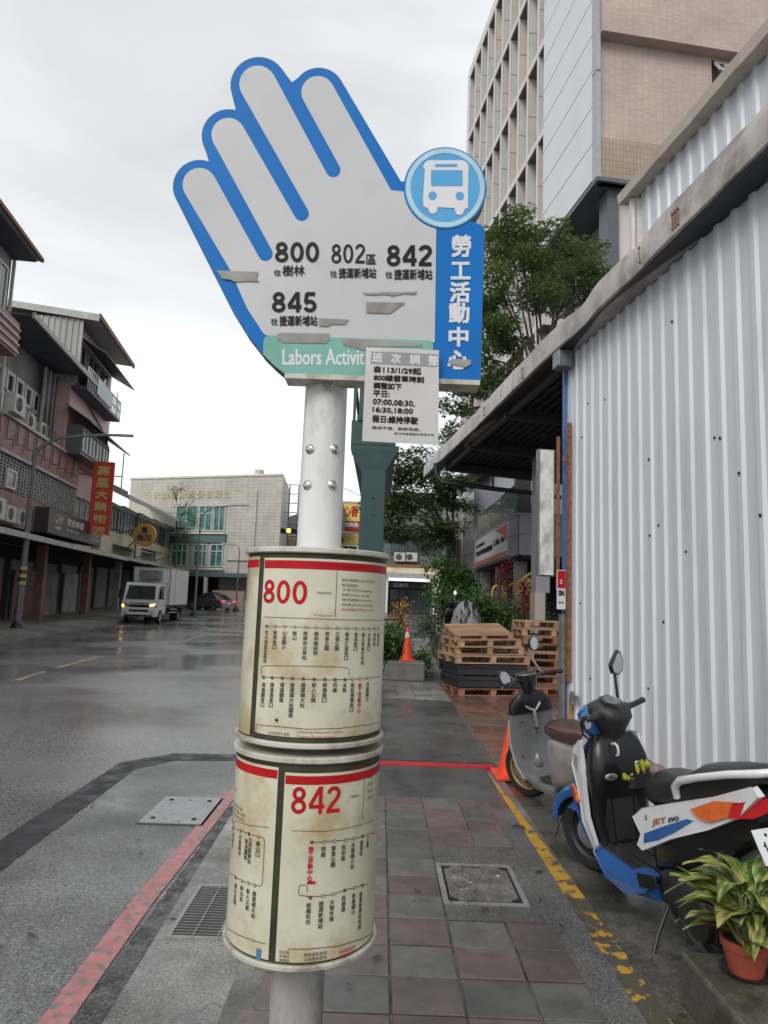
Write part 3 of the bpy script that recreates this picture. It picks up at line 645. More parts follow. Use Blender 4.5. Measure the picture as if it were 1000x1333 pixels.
# red line across the driveway mouth, driveway, yellow kerb line, mossy strip
setting('driveway', M().add([(-.6,7.38,.008),(1.22,7.38,.008),(1.24,12.0,.008),(-.6,12.0,.008)], [(0,1,2,3)]), MT['drive'], smooth=0)
ob('red_line', M().box(-.55, 1.20, 7.17, 7.32, 0, Z0 + .012), MT['redline'], pav, smooth=0)
ob('black_edge', M().tess([(x, y, Z0 + .001) for x, y in rag([(-.5, 7.33), (1.22, 7.33), (1.22, 7.44), (-.5, 7.44)], 24, .012, 8)]), MT['tar'], pav, smooth=0)
lot = setting('parking_strip', M().add([(1.09,-1,.004),(4.2,-1,.004),(3.6,6.6,.004),(1.09,7.2,.004)], [(0,1,2,3)]), MT['mossy'], smooth=0)
ob('yellow_line', M().tess([(x, y, .022) for x, y in rag([(1.22,4.15),(1.15,6.2),(1.1,7.1),(1.02,7.1),(1.06,6.2),(1.10,4.15)], 30, .006, 9)]), MT['yellow'], lot, smooth=0)
ob('yellow_line', M().tess([(x, y, .022) for x, y in rag([(1.10,-1),(1.20,-1),(1.225,3.0),(1.22,4.145),(1.12,4.145),(1.12,3.0)], 30, .01, 9)]), MT['yellow2'], lot, smooth=0)
ob('line_bed', M().box(1.10, 1.22, -1, 7.1, -.02, .019), MT['conc'], lot, smooth=0)
yard = setting('yard_paving', M().add([(1.24,7.2,.006),(3.5,6.6,.006),(9,8,.006),(9,19,.006),(1.3,15.5,.006)], [(0,1,2,3,4)]), MT['redpav'], smooth=0)
rp1 = tile_mesh(.6, .6, .012, mat('red_paver', (.20,.10,.075), (.13,.065,.05), rough=.28, scale=4, rvar=.1, orand=.25, grime=(.06,.05,.045), gscale=3))
rp2 = tile_mesh(.6, .6, .012, mat('brown_paver', (.16,.115,.09), (.11,.08,.065), rough=.28, scale=4, rvar=.1, orand=.25))
for j in range(12):
    for i in range(7):
        o = put_tile(rp1 if (i * 3 + j) % 4 else rp2, 1.56 + i * .6, 7.6 + j * .6, .004, yard); o.name = 'paver'
setting('lane', M().add([(-.6,12.0,.0075),(1.5,12.0,.0075),(1.5,34,.0075),(6,60,.5),(-2,60,.5),(-.6,34,.0075)], [(0,1,2,5),(5,2,3,4)]), MT['drive'], smooth=0)
fp = setting('far_footpath', M().box(-.6, 1.25, 12.0, 14.6, 0, .015), MT['bed'], smooth=0)
tl = tile_mesh(.30, .30, .012, MT['tile_l'])
for j in range(8):
    for i in range(6): put_tile(tl, -.4 + i * .3, 12.2 + j * .3, .015, fp)
fl = M().box(.95, 1.6, 15.8, 22, 0, .09)
setting('footpath_beyond', fl, MT['walk'], smooth=0)
setting('cross_path', M().box(-.4, 3.0, 24, 25.2, 0, .03).box(-.4, 3.5, 29, 31, 0, .03), MT['walk'], smooth=0)
# pavement on the far side of the road
LF_ANG = R(7.5)
LF = dict(loc=(-11.5, 21.35, 0), rotz=LF_ANG)           # local frame of the left row: +y along the street, -x inland
def lfw(x, y, z=0):                                      # its points in the world
    c, s_ = math.cos(LF_ANG), math.sin(LF_ANG)
    return Vector((-11.5 + x*c - y*s_, 21.35 + x*s_ + y*c, z))
lw = M()
for y0, y1 in ((-25, 15), (15, 40)):
    za, zb = gz(lfw(0, y0).y), gz(lfw(0, y1).y)
    lw.add([lfw(0, y0, za+.12), lfw(0, y1, zb+.12), lfw(-8, y1, zb+.12), lfw(-8, y0, za+.12), lfw(0, y0, za-.1), lfw(0, y1, zb-.1)], [(0,1,2,3), (0,4,5,1)])
setting('far_pavement', lw, MT['walk'], smooth=0)

# ================================================================ THE BUS STOP
PX, PY = -.185, 2.0
bs = thing('bus_stop_sign', 'white bus stop pole with blue hand-shaped route sign and two cream timetable drums', 'bus stop sign', (PX, PY, 0))
pole = ob('pole', M().lathe([(.070,0),(.070,.7),(.0655,1.2),(.0635,2.0),(.062,2.295)], (0,0,0), n=40), MT['pole'], bs)
ob('pole_foot', M().lathe([(.0715,0),(.0712,.70),(.069,.76)], n=40, cap=False), MT['foot'], bs)
ob('base_plate', M().lathe([(.14,.03),(.14,.045)], n=32), MT['steel'], bs)
for px, py in ((402.5, 584), (437.5, 584), (398.5, 631), (434, 631)):
    p = D(px, py, 1.942) - Vector((PX, PY, 0))
    a = math.atan2(p.x, -p.y); nrm = Vector((math.sin(a), -math.cos(a), 0))
    b_ = M().lathe([(.0145,0),(.0145,.004),(.010,.009),(.004,.011)], axis='y', n=16)
    b_.v = [tuple(Vector((v[0] * math.cos(a) - (-v[1]) * -math.sin(a) * 0, 0, v[2])) + nrm * (.0615 + v[1])) if 0 else tuple(Vector((math.cos(a), math.sin(a), 0)) * v[0] + nrm * (.0615 + v[1]) + Vector((0, 0, p.z + v[2]))) for v in b_.v]
    o = ob('bolt', b_, MT['chrome'], bs)

YS = 1.90                                                # face of the hand sign
def SP(px, py, lift=0.0):
    q = D(px, py, YS); return Vector((q.x - PX, YS - lift - PY, q.z))
def arc(cx, cy, r, a0, a1, n=10): return [(cx + r*math.cos(R(a0+(a1-a0)*i/n)), cy + r*math.sin(R(a0+(a1-a0)*i/n))) for i in range(n+1)]
# image-style angles: y grows downwards; finger axis leans 30 degrees left of upright
LFT, RGT = 150, 330
outer = [(372,490),(357,477),(343,463),(322,436),(300,400)] + arc(260,243,35,LFT,290,12)  + arc(297.5,177,35,LFT,287,12)[:-1] + [(307,143)] + \
        arc(337,111,37,LFT+12,325,14) + [(380,107)] + arc(415,122,34,218,330,12) + [(522,236)] + arc(579.5,245.5,54,190,412,40) + \
        [(622,291),(627,293),(630.5,297),(631.5,302),(628.5,400),(626,498)]
plate = ob('sign_plate', M().prism([SP(x, y) for x, y in outer], (0, .045, 0)), MT['platedark'], bs, smooth=0)
inset = []
face = ob('blue_face', M().tess([SP(*p, .0008) for p in [(x + (500-x)*.004, y + (300-y)*.004) for x, y in outer]]), MT['plateblue'], plate, smooth=0)
whitep = [(347,437),(343,434),(322,402),(300,352)] + arc(260,241,22,LFT,RGT,12) + arc(346,331,9.5,LFT,-30,8) + arc(297.5,176,22,LFT,RGT,12) + \
         arc(393,279,9.5,LFT,-30,8) + arc(335.7,110,24,LFT,RGT,12) + arc(434,222,9.5,LFT,-30,8) + arc(414,121,21.5,LFT,RGT,12) + [(509,248),(526,250)] + \
         [(x, y) for x, y in arc(579.5,245.5,54,175,104,12)] + [(568,299),(566,446)]
ob('hand_face', M().tess([SP(x, y, .0022) for x, y in whitep]), MT['platewhite'], plate, smooth=0)
greenp = arc(352,446,9,180,270,5) + [(560,444),(564,448),(563,495),(470,492),(374,489),(357,476),(343,462)]
ob('mint_band', M().tess([SP(x, y, .0034) for x, y in greenp]), MT['mint'], plate, smooth=0)
# bus badge
bd = ob('bus_badge', M().tess([SP(x, y, .0034) for x, y in arc(579.5,245.5,52.5,0,351,40)]), MT['skyblue'], plate, smooth=0)
rg = M(); o_ = arc(579.5,245.5,51,0,360,44); i_ = arc(579.5,245.5,45,0,360,44)
rg.add([SP(x, y, .0044) for x, y in o_] + [SP(x, y, .0044) for x, y in i_], [(i, i+1, i+46, i+45) for i in range(44)])
ob('badge_ring', rg, MT['badge'], bd, smooth=0)
def rrect(x0, y0, x1, y1, r): return arc(x0+r,y0+r,r,180,270,4) + arc(x1-r,y0+r,r,270,360,4) + arc(x1-r,y1-r,r,0,90,4) + arc(x0+r,y1-r,r,90,180,4)
bus = arc(560,219,9,180,270,5) + arc(601,219,9,270,360,5) + [(609.5,225),(609,268),(609,272),(605,273)] + [(604,276)] + arc(598,276,5.5,0,180,6) + [(591.5,272),(569.5,271)] + arc(563.5,274,5.5,0,180,6) + [(556,272),(551.5,270),(550.5,262),(553,222)]
bo = ob('bus_symbol', M().tess([SP(x, y, .0050) for x, y in bus]), MT['white'], bd, smooth=0)
bw = M().tess([SP(x, y, .0058) for x, y in rrect(561,223,602,243.5,1.5)]); bw.tess([SP(x, y, .0058) for x, y in rrect(566,215,595,218.5,1)])
bw.tess([SP(x, y, .0058) for x, y in arc(563,256,5.5,0,350,16)]); bw.tess([SP(x, y, .0058) for x, y in arc(598.5,256.5,5.5,0,350,16)])
ob('bus_windows', bw, MT['skyblue'], bd, smooth=0)
def sfn(u, v, l): return SP(u, -v, .0040 + l)          # (u, v) = (px, -py)
for s_, x0, y0, x1, y1 in (('800',358,342,416,316),('802',431,344,476,318),('842',503,347,563,320),('845',354,407,413,381)):
    m = M(); digits(m, s_, (x0, -y0, x1, -y1), sfn, .165 if s_ != '802' else .145)
    ob('route_number', m, MT['ink'], plate, smooth=0)
m = M()
for s_, x0, y0, x1, y1, b_ in (('區',477,345,489.5,332,.4),('往',357,360,366,352,.3),('樹林',368,360,397,346,.5),('往',430,362,439,353,.3),('捷運新埔站',441,363,490,349.5,.5),
                           ('往',502,363,511,354,.3),('捷運新埔站',513,365,563,351,.5),('往',353,424,362,415,.3),('捷運新埔站',364,425,413.5,411.5,.5)):
    word(m, s_, (x0, -y0, x1, -y1), sfn, b_)
ob('destination_lettering', m, MT['ink'], plate, smooth=0)
m = M()
for k, ch in enumerate('勞工活動中心'):
    yc = [321, 353, 381, 408, 439, 469][k]; xc = 600.5 - k * .9; hh = [29, 23, 27, 27, 26, 25][k] / 2; ww = [26, 26, 27, 27, 26, 27][k] / 2
    word(m, ch, (xc - ww, -yc - hh, xc + ww, -yc + hh), lambda u, v, l: SP(u, -v, .0030 + l), 1.9)
ob('stop_name_lettering', m, MT['white'], plate, smooth=0)
m = M(); word(m, 'Labors Activit', (368, -476, 475, -455), lambda u, v, l: SP(u, -v, .0040 + l), .9)
ob('english_lettering', m, MT['white'], plate, smooth=0)
for k, pts in enumerate(([(282,353),(337,355),(334,363),(338,368),(322,367),(306,368),(300,365),(290,364)], [(471,381),(480,382.5),(500,381),(520,381.5),(543,380.5),(541,384),(525,383.5),(512,386),(500,384),(488,385),(476,384.5)],
                         [(477,394),(528,395),(519,401),(508,409),(477,408)], [(415,415),(455,417),(450,421),(452,423),(432,423),(427,426),(415,425)],
                         [(362,435),(368,434),(429,435),(430,443),(424,448),(368,447),(361,442)], [(446,441),(550,448),(549,452),(480,452),(474,457),(462,454),(447,450)], [(588,468),(613,469),(613,475),(606,479),(589,476),(583,472)])):
    ob('torn_sticker', M().tess([SP(x, y, .0052) for x, y in pts]), MT['scar'], plate, smooth=0)
rail = M(); a = D(371, 489, 1.90) - Vector((PX, PY, 0)); b_ = D(627, 498, 1.90) - Vector((PX, PY, 0))
rail.box(a.x, b_.x - .005, -.105, -.03, a.z - .008, a.z + .006)
ob('bottom_rail', rail, MT['rim'], bs, smooth=0)
ob('lug', M().tube([(-.0, -.075, a.z - .003), (.0, -.075, a.z - .02), (.02, -.075, a.z - .024), (.03, -.075, a.z - .003)], .004, 6), MT['chrome'], bs)
ob('rear_brace', M().box(-.02, .02, -.05, .0, 2.25, 2.9), MT['steel'], bs, smooth=0)

RD = .197
def CY(px, py):                                          # pixel -> (arc length, z) on the drum
    d = ray(px, py); ax, ay = PX, PY
    A = d.x**2 + d.y**2; B = -2 * (d.x*ax + d.y*ay); C_ = ax*ax + ay*ay - RD*RD
    disc = B*B - 4*A*C_
    t = (-B - math.sqrt(max(0, disc))) / (2*A)
    x, y, z = d.x*t - ax, d.y*t - ay, EYE + d.z*t
    return math.atan2(x, -y) * RD, z
def cp(u, z, l=0.0):
    a = u / RD; r = RD + .0012 + l
    return (r*math.sin(a), -r*math.cos(a), z)
def cpatch(u0, u1, z0, z1, l, n=None):
    n = n or max(2, int(abs(u1-u0) / .008)); m = M()
    for i in range(n + 1):
        u = u0 + (u1-u0)*i/n; m.v += [cp(u, z0, l), cp(u, z1, l)]
    m.f = [(2*i, 2*i+2, 2*i+3, 2*i+1) for i in range(n)]; return m
def drum(z0, z1):
    d = ob('timetable_drum', M().lathe([(RD-.001,z0+.01),(RD-.001,z1-.01)], n=72), MT['sheetback'], bs)
    for za, zb in ((z1-.016, z1), (z0, z0+.014)):
        ob('rim', M().lathe([(.05,za),(.203,za),(.2065,za+.003),(.2065,zb-.003),(.203,zb),(.05,zb)], n=72), MT['rim'], d)
    return d
def cw(m, s, px, py, h, vert=False, bold=0, l=.0014, w=None):
    """small lettering: top-left px,py; glyph height h in image pixels"""
    u, z = CY(px, py); k = 1.8 / 900; hh = h * k
    if vert:
        for i, ch in enumerate(s): word(m, ch, (u - hh/2, z - (i+1)*hh*1.08, u + hh/2, z - i*hh*1.08 - hh*.08), lambda a_, b_, q: cp(a_, b_, l + q), bold*k, .00003)
    else:
        ww = (w * k) if w else hh * sum(1.05 if ord(c) > 255 else .55 for c in s)
        word(m, s, (u, z - hh, u + ww, z), lambda a_, b_, q: cp(a_, b_, l + q), bold*k, .00003)
def cline(m, pts, w=.0014, l=.0013):
    q = []
    for i in range(len(pts) - 1):
        (a, b_), (c, d_) = pts[i], pts[i+1]; n = max(1, int(math.hypot(c-a, d_-b_) / 6))
        q += [(a + (c-a)*j/n, b_ + (d_-b_)*j/n) for j in range(n)]
    q.append(pts[-1]); stroke(m, [CY(*p) for p in q], w, cp, l)
def dot(m, px, py, r=.0042, l=.0017):
    u, z = CY(px, py); m.poly([cp(u + r*math.cos(t*.628), z + r*math.sin(t*.628), l) for t in range(10)])
# --- upper drum (800)
d1 = drum(1.272, 1.782)
uL, _ = CY(336, 840); 
s1 = ob('timetable_sheet', cpatch(uL + .008, uL + .50, 1.300, 1.752, 0), MT['paper'], d1)
s2 = ob('timetable_sheet', cpatch(uL - .45, uL - .012, 1.290, 1.756, 0), MT['paper'], d1)
ob('header_band', cpatch(uL + .010, uL + .50, 1.724, 1.7455, .0004), MT['sred'], s1)
ob('header_band', cpatch(uL - .45, uL - .014, 1.727, 1.748, .0004), MT['sred'], s2)
m = M(); u, z = CY(343, 784); u1, z1 = CY(400, 757)
digits(m, '800', (u, z - .002, u1 + .003, z + .060), lambda a_, b_, q: cp(a_, b_, .0008 + q), .15)
ob('route_number', m, MT['sred'], s1, smooth=0)
m = M()
cline(m, [(345,803),(370,804),(400,805),(440,806.5),(470,807),(498,807.5)])
cline(m, [(438.5,743),(437.5,770),(436,803)])
cline(m, [(330,943),(345,944),(400,949),(440,948),(480,943),(493,940)], .0016)
cline(m, [(343,880),(341,876),(341,869),(343,867),(346,866.5),(360,866.5),(400,867),(440,868),(450,869),(454,871),(454,881)])
cline(m, [(388,951),(388,961)], .001)
cw(m, '往樹林方向', 346, 737.5, 0.1)
ob('red_rules', m, MT['sbrown'], s1, smooth=0)
m = M()
xs = [348,359,371,384,398,412,426,439,451.5,463,472.5,480,487,492]
cline(m, [(348,815),(384,816),(426,818),(463,818),(492,818)], .0012)
for x in xs: dot(m, x, 815 + (x-348)*.024, .0042)
xr = [344,355,368,381,395,409,423,436,448.5,458.5,468,478]
cline(m, [(344,881),(381,883),(423,885),(458,884),(478,882.5),(494,881)], .0016)
for i, x in enumerate(xr): dot(m, x, 881.5 + 3*math.sin(min(1, (x-344)/100)*1.5) - max(0, x-450)*.07, .0046)
ob('route_diagram', m, MT['sbrown'], s1, smooth=0)
m = M()
for x in xs[1:]: dot(m, x, 815 + (x-348)*.024, .0026, .0022)
for x in xr[9:]: dot(m, x, 881.5 + 3*math.sin(min(1, (x-344)/100)*1.5) - max(0, x-450)*.07, .0028, .0022)
ob('stop_dots', m, MT['paper'], s1, smooth=0)
m = M()
st1 = ['北大特區社區站','榮興路口','山佳國小','樹山','南樹林火車站','樹林鎮前街','秀泰公園','三福公園','樹林仁愛街口','育英街口','樹人家商文化站','大安路口','圳安街','新莊站']
for x, s_ in zip(xs, st1): cw(m, s_, x, 820 + (x-348)*.024, 5.6, True, .25)
st2 = ['圳福一街口','環漢漢承口','環漢一路','捷運輔大站一路','捷運輔大站','新人公寓','新樹路口','石龜','太新','新莊福壽街口','','丹鳳國小','後港路','中港']
for x, s_ in zip(xr, st2):
    if s_: cw(m, s_, x, 888, 5.8, True, .3)
for i, s_ in enumerate(('國神-縣運動大站(Xhidi-MRT)','國光客家路站','平常日(Weekday)','例假日(Fast Sunday)','夏末假期(Vacation)','特殊日(Weekday)')): cw(m, s_, 445, 753 + i*6.4, 4.2, w=[56,24,50,46,50,52][i])
for i, s_ in enumerate(('起迄站','停靠站','轉乘站')): cw(m, s_, 329, 944 + i*5, 3.4)
cw(m, '北市政府交通局', 350, 951, 4); cw(m, '新北市政府', 350, 957, 4)
cw(m, '行駛動態資訊', 412, 770, 3.2, w=20); cw(m, 'bus.ntpc.gov.tw', 409, 799.5, 2.6, w=23)
cw(m, '捷運新埔站', 398, 738, .1)
ob('stop_names', m, MT['sgrey'], s1, smooth=0)
m = M()
cw(m, '勞工活動中心', 468, 889, 5.8, True, .3); cw(m, '末班發車後不停 (No Service)', 444, 791.5, 4, w=56); cw(m, 'Danfeng Elementary School', 391, 951, 3.6, w=54); cw(m, 'Labors People Hospital', 391, 957, 3.6, w=44)
cw(m, '新北市公車動態', 412, 733.5, 3.2, w=74)
ob('red_lettering', m, MT['sred'], s1, smooth=0)
m = M(); u, z = CY(361, 937); m.poly([cp(u + .004*math.cos(t*.7), z + .004*math.sin(t*.7), .003) for t in range(9)])
ob('mark', m, MT['ink'], s1, smooth=0)
# --- lower drum (842)
d2 = drum(.752, 1.252)
uM, _ = CY(361, 1120)
s3 = ob('timetable_sheet', cpatch(uM + .009, uM + .42, .772, 1.214, 0), MT['paper'], d2)
s4 = ob('timetable_sheet', cpatch(uM - .42, uM - .009, .772, 1.224, 0), MT['paper'], d2)
ob('header_band', cpatch(uM + .011, uM + .42, 1.186, 1.207, .0004), MT['sred'], s3)
ob('header_band', cpatch(uM - .42, uM - .011, 1.196, 1.217, .0004), MT['sred'], s4)
m = M(); u, z = CY(378, 1059); u1, z1 = CY(444, 1028)
digits(m, '842', (u, z, u1, z + .066), lambda a_, b_, q: cp(a_, b_, .0008 + q), .15)
ob('route_number', m, MT['sred'], s3, smooth=0)
m = M()
cline(m, [(380,1081),(420,1082),(450,1078),(470,1073),(490,1066)]); cline(m, [(474,1005),(473,1030),(471,1068)])
cline(m, [(307,1068),(325,1074),(351,1077)]); cline(m, [(375,1235),(400,1235),(440,1231),(470,1222),(484,1215)], .0018); cline(m, [(292,1205),(310,1216),(330,1224),(346,1228)], .0018)
cline(m, [(406,1096),(421,1095.5),(449,1093),(470,1089),(487,1083)], .0018)
cline(m, [(404,1166),(390,1165),(389,1163),(389,1155),(391,1152),(397,1151.5),(400,1153),(400,1161)], .0016)
cline(m, [(398,1166.5),(420,1166),(435,1163),(448,1158),(461,1155),(478,1150)], .0018)
cline(m, [(303,1077),(325,1085),(336,1088.5),(343,1090),(345,1093),(344,1120),(342,1150),(340,1153),(332,1152),(315,1146),(300,1136)], .0018)
for x, y in ((406,1096),(421,1095.5),(435,1094.5),(449,1093),(460,1091),(471,1088),(404,1168),(420,1166),(434,1163.5),(448,1158.5),(461,1155),(471,1152),(305,1078),(314,1081),(325,1085),(337,1089),(332,1152),(324,1149),(316,1146.5),(308,1142)): dot(m, x, y, .0046)
ob('route_diagram', m, MT['sbrown'], s3, smooth=0)
m = M()
for x, y in ((421,1095.5),(435,1094.5),(449,1093),(460,1091),(420,1166),(434,1163.5),(461,1155),(314,1081),(337,1089),(332,1152),(324,1149),(316,1146.5)): dot(m, x, y, .0028, .0022)
ob('stop_dots', m, MT['paper'], s3, smooth=0)
m = M()
for x, y, s_ in ((421,1101,'西盛'),(434,1100,'富貴公園'),(447,1099,'民安路'),(459,1096,'光華國小站'),(470,1093,'捷運站'),(478,1089,'三重'),
                 (418,1172,'捷運新埔站'),(432,1170,'大智市場'),(447,1165,'民德路'),(460,1162,'新泰國小'),(469,1160,'捷運板橋站站前'),
                 (305,1083,'迴龍站'),(314,1086,'丹鳳國中'),(322,1091,'後港一路'),(327,1089,'小西區總站'),(337,1094,'龍山口'),(332,1159,'捷運輔大站'),(324,1156,'新人公寓'),(316,1152,'新山站'),(308,1149,'輔大花園'),
                 (402,1174,'板橋花市')): cw(m, s_, x, y, 6, True, .3)
for i, s_ in enumerate(('平常日(Weekday)','例假日 06:00-22:30','夏時 07:10/12:20/14:30','末班 16:20')): cw(m, s_, 478, 1010 + i*9, 4.5, w=14)
cw(m, '樹林→新莊', 305, 1021, 4, w=24)
for i, s_ in enumerate(('07:00-09:00 每班12-15分','11:30-12:30-14:00-15:00班','16:30-17:30-18:30-22:30班')): cw(m, s_, 305, 1040 + i*7, 4.6, w=[44,46,40][i])
for i, s_ in enumerate(('起迄點','停靠站','轉乘點')): cw(m, s_, 364, 1236 + i*5.4, 4)
cw(m, '路線資料查詢', 396, 1240, 4.4); cw(m, '公車動態查詢', 396, 1246, 4.4)
cw(m, '行駛動態', 454, 1036, 3, w=16)
ob('stop_names', m, MT['sgrey'], s3, smooth=0)
m = M(); cw(m, '勞工活動中心', 405, 1101, 6.2, True, .4); cw(m, '樹林路線查詢', 441, 1237, 4.2); cw(m, '新北市交通局', 441, 1243, 4.2); cw(m, '(國定假日停駛)', 303, 1062, 4, w=26); cw(m, '新北市公車', 455, 998, 4, w=24)
u, z = CY(405, 1148); m.tess([cp(u-.010, z-.004, .002), cp(u+.010, z-.004, .002), cp(u+.010, z+.003, .002), cp(u+.003, z+.002, .002), cp(u-.002, z+.006, .002), cp(u-.010, z+.002, .002)])
ob('red_lettering', m, MT['sred'], s3, smooth=0)
m = M(); a, z = CY(334, 1246); m.join(cpatch(a, a + .014, z - .004, z + .022, .001)); ob('blue_stamp', m, MT['sblue'], s4)
m = M(); 
for i in range(5):
    a_ = CY(400, 1000)[0]
ob('collar', M().lathe([(.078,.735),(.078,.750)], n=32), MT['rim'], bs)

# taped notice
nq = [(477,452),(571.5,455.5),(570.5,579),(471.5,574)]
NC = D(523, 515, 1.872)
no = thing('paper_notice', 'white laminated timetable notice hanging over the lower edge of the hand sign', 'notice', tuple(NC))
def NP(u, v, l=0):                                       # u, v in 0..1 from the top left
    a = (nq[0][0] + (nq[1][0]-nq[0][0])*u, nq[0][1] + (nq[1][1]-nq[0][1])*u); b_ = (nq[3][0] + (nq[2][0]-nq[3][0])*u, nq[3][1] + (nq[2][1]-nq[3][1])*u)
    q = D(a[0] + (b_[0]-a[0])*v, a[1] + (b_[1]-a[1])*v, 1.872)
    bow = .004 * math.sin(v * 3.1) + .002 * math.sin(u * 5 + v * 3)
    return Vector((q.x, q.y - bow - l, q.z)) - NC
m = M(); nn = 10
for s_ in (0, -.0015):
    b0_ = len(m.v)
    m.v += [tuple(NP(i/nn, j/nn, s_)) for j in range(nn+1) for i in range(nn+1)]
    m.f += [(b0_+j*(nn+1)+i, b0_+j*(nn+1)+i+1, b0_+(j+1)*(nn+1)+i+1, b0_+(j+1)*(nn+1)+i) for j in range(nn) for i in range(nn)]
k_ = (nn+1)**2; per = list(range(nn+1)) + [(j+1)*(nn+1)-1 for j in range(1, nn+1)] + list(range(k_-2, k_-nn-2, -1)) + [j*(nn+1) for j in range(nn-1, 0, -1)]
m.f += [(per[i], per[(i+1) % len(per)], per[(i+1) % len(per)] + k_, per[i] + k_) for i in range(len(per))]
sh_ = ob('sheet', m, MT['notice'], no)
m = M(); m.v = [tuple(NP(.07 + .92*i/8, .045 + .135*j, .0006)) for j in (0, 1) for i in range(9)]; m.f = [(i, i+1, i+10, i+9) for i in range(8)]
ob('header', m, MT['noticehd'], sh_)
nf = lambda u, v, l: NP(u, -v, .0009 + l)
m = M()
for i, ch in enumerate('班次調整'): x = .09 + i * .255; word(m, ch, (x, -.165, x + .14, -.06), nf, .006)
ob('header_lettering', m, MT['white'], sh_, smooth=0)
m = M()
for s_, x0, x1, y0, y1 in (('自113/1/29起',.12,.76,.20,.275),('800線發車時刻',.12,.80,.29,.36),('調整如下',.12,.50,.375,.445),('平日:',.12,.34,.46,.53),('07:00,08:30,',.12,.68,.55,.62),('16:30,18:00',.12,.66,.635,.70),('假日:維持停駛',.12,.73,.72,.80)):
    word(m, s_, (x0, -y1, x1, -y0), nf, .006)
ob('lettering', m, MT['ink'], sh_, smooth=0)
m = M(); word(m, '造成不便，敬請見諒。', (.12, -.87, .76, -.835), nf, .002); word(m, '新北市客運股份有限公司 02-2000-0000'[:12], (.42, -.915, .94, -.89), nf, .001)
ob('small_lettering', m, MT['sgrey'], sh_, smooth=0)

# ================================================================ GENERIC BUILDING PIECES
def wbox(par, name, mt, x0, x1, y0, y1, z0, z1, **k): return ob(name, M().box(x0, x1, y0, y1, z0, z1), mt, par, smooth=0, **k)
def window_x(par, x, y0, y1, z0, z1, nx=+1, mt_f=None, mt_g=None, mull=1, trans=0, fw=.05, d=.06):
    """window in a wall plane x = const that faces nx; frame proud of the wall, panes set back inside it"""
    mt_f = mt_f or MT['framew']; mt_g = mt_g or MT['win']
    a, b_ = (x + nx*.002, x + nx*d); a, b_ = min(a, b_), max(a, b_)
    m = M().box(a, b_, y0, y1, z0, z0+fw).box(a, b_, y0, y1, z1-fw, z1).box(a, b_, y0, y0+fw, z0+fw, z1-fw).box(a, b_, y1-fw, y1, z0+fw, z1-fw)
    for i in range(1, mull + 1):
        y = y0 + (y1-y0)*i/(mull+1); m.box(a, b_ - .004, y-fw*.4, y+fw*.4, z0+fw, z1-fw)
    if trans: m.box(a, b_ - .006, y0+fw, y1-fw, z0+(z1-z0)*trans, z0+(z1-z0)*trans+fw*.8)
    w_ = ob('window', m, mt_f, par, smooth=0)
    g0, g1 = sorted((x + nx*.004, x + nx*.02))
    for i in range(mull + 1):
        ya = y0 + (y1-y0)*i/(mull+1) + fw*.4; yb = y0 + (y1-y0)*(i+1)/(mull+1) - fw*.4
        ob('pane', M().box(g0, g1, ya, yb, z0+fw*.8, z1-fw*.8), mt_g, w_, smooth=0)
    return w_
def window_y(par, y, x0, x1, z0, z1, mt_f=None, mt_g=None, mull=1, trans=0, fw=.05, d=.06):
    """the same in a wall plane y = const facing -y"""
    mt_f = mt_f or MT['framew']; mt_g = mt_g or MT['win']; a, b_ = y - d, y - .002
    m = M().box(x0, x1, a, b_, z0, z0+fw).box(x0, x1, a, b_, z1-fw, z1).box(x0, x0+fw, a, b_, z0+fw, z1-fw).box(x1-fw, x1, a, b_, z0+fw, z1-fw)
    for i in range(1, mull + 1):
        x = x0 + (x1-x0)*i/(mull+1); m.box(x-fw*.4, x+fw*.4, a + .004, b_, z0+fw, z1-fw)
    if trans: m.box(x0+fw, x1-fw, a + .006, b_, z0+(z1-z0)*trans, z0+(z1-z0)*trans+fw*.8)
    w_ = ob('window', m, mt_f, par, smooth=0)
    for i in range(mull + 1):
        xa = x0 + (x1-x0)*i/(mull+1) + fw*.4; xb = x0 + (x1-x0)*(i+1)/(mull+1) - fw*.4
        ob('pane', M().box(xa, xb, y-.02, y-.004, z0+fw*.8, z1-fw*.8), mt_g, w_, smooth=0)
    return w_
def ac_unit(loc, rotz, label, group='air conditioner units on the facades', s=1.0, parent=None):
    t = thing('air_conditioner', label, 'air conditioner', loc, rotz, group)
    ob('casing', M().box(-.15*s, .15*s, -.42*s, .42*s, 0, .6*s), MT['acw'], t, smooth=0, bevel=.015)
    ob('fan_recess', M().lathe([(.22*s, .151*s), (.22*s, .156*s)], (0, -.1*s, .3*s), 'x', 18), MT['dark'], t)
    f_ = M()
    for i in range(5):
        a = i * 1.2566; f_.bar((.162*s, -.1*s, .3*s), (.162*s, -.1*s + .19*s*math.cos(a), .3*s + .19*s*math.sin(a)), .06*s, .01*s)
    ob('fan', f_, MT['steel'], t, smooth=0)
    g_ = M()
    for r_ in (.08, .15, .21): g_.tube([(.17*s, -.1*s + r_*s*math.cos(k*.5236), .3*s + r_*s*math.sin(k*.5236)) for k in range(13)], .006*s, 4, cap=False)
    ob('grille', g_, MT['framew'], t)
    return t
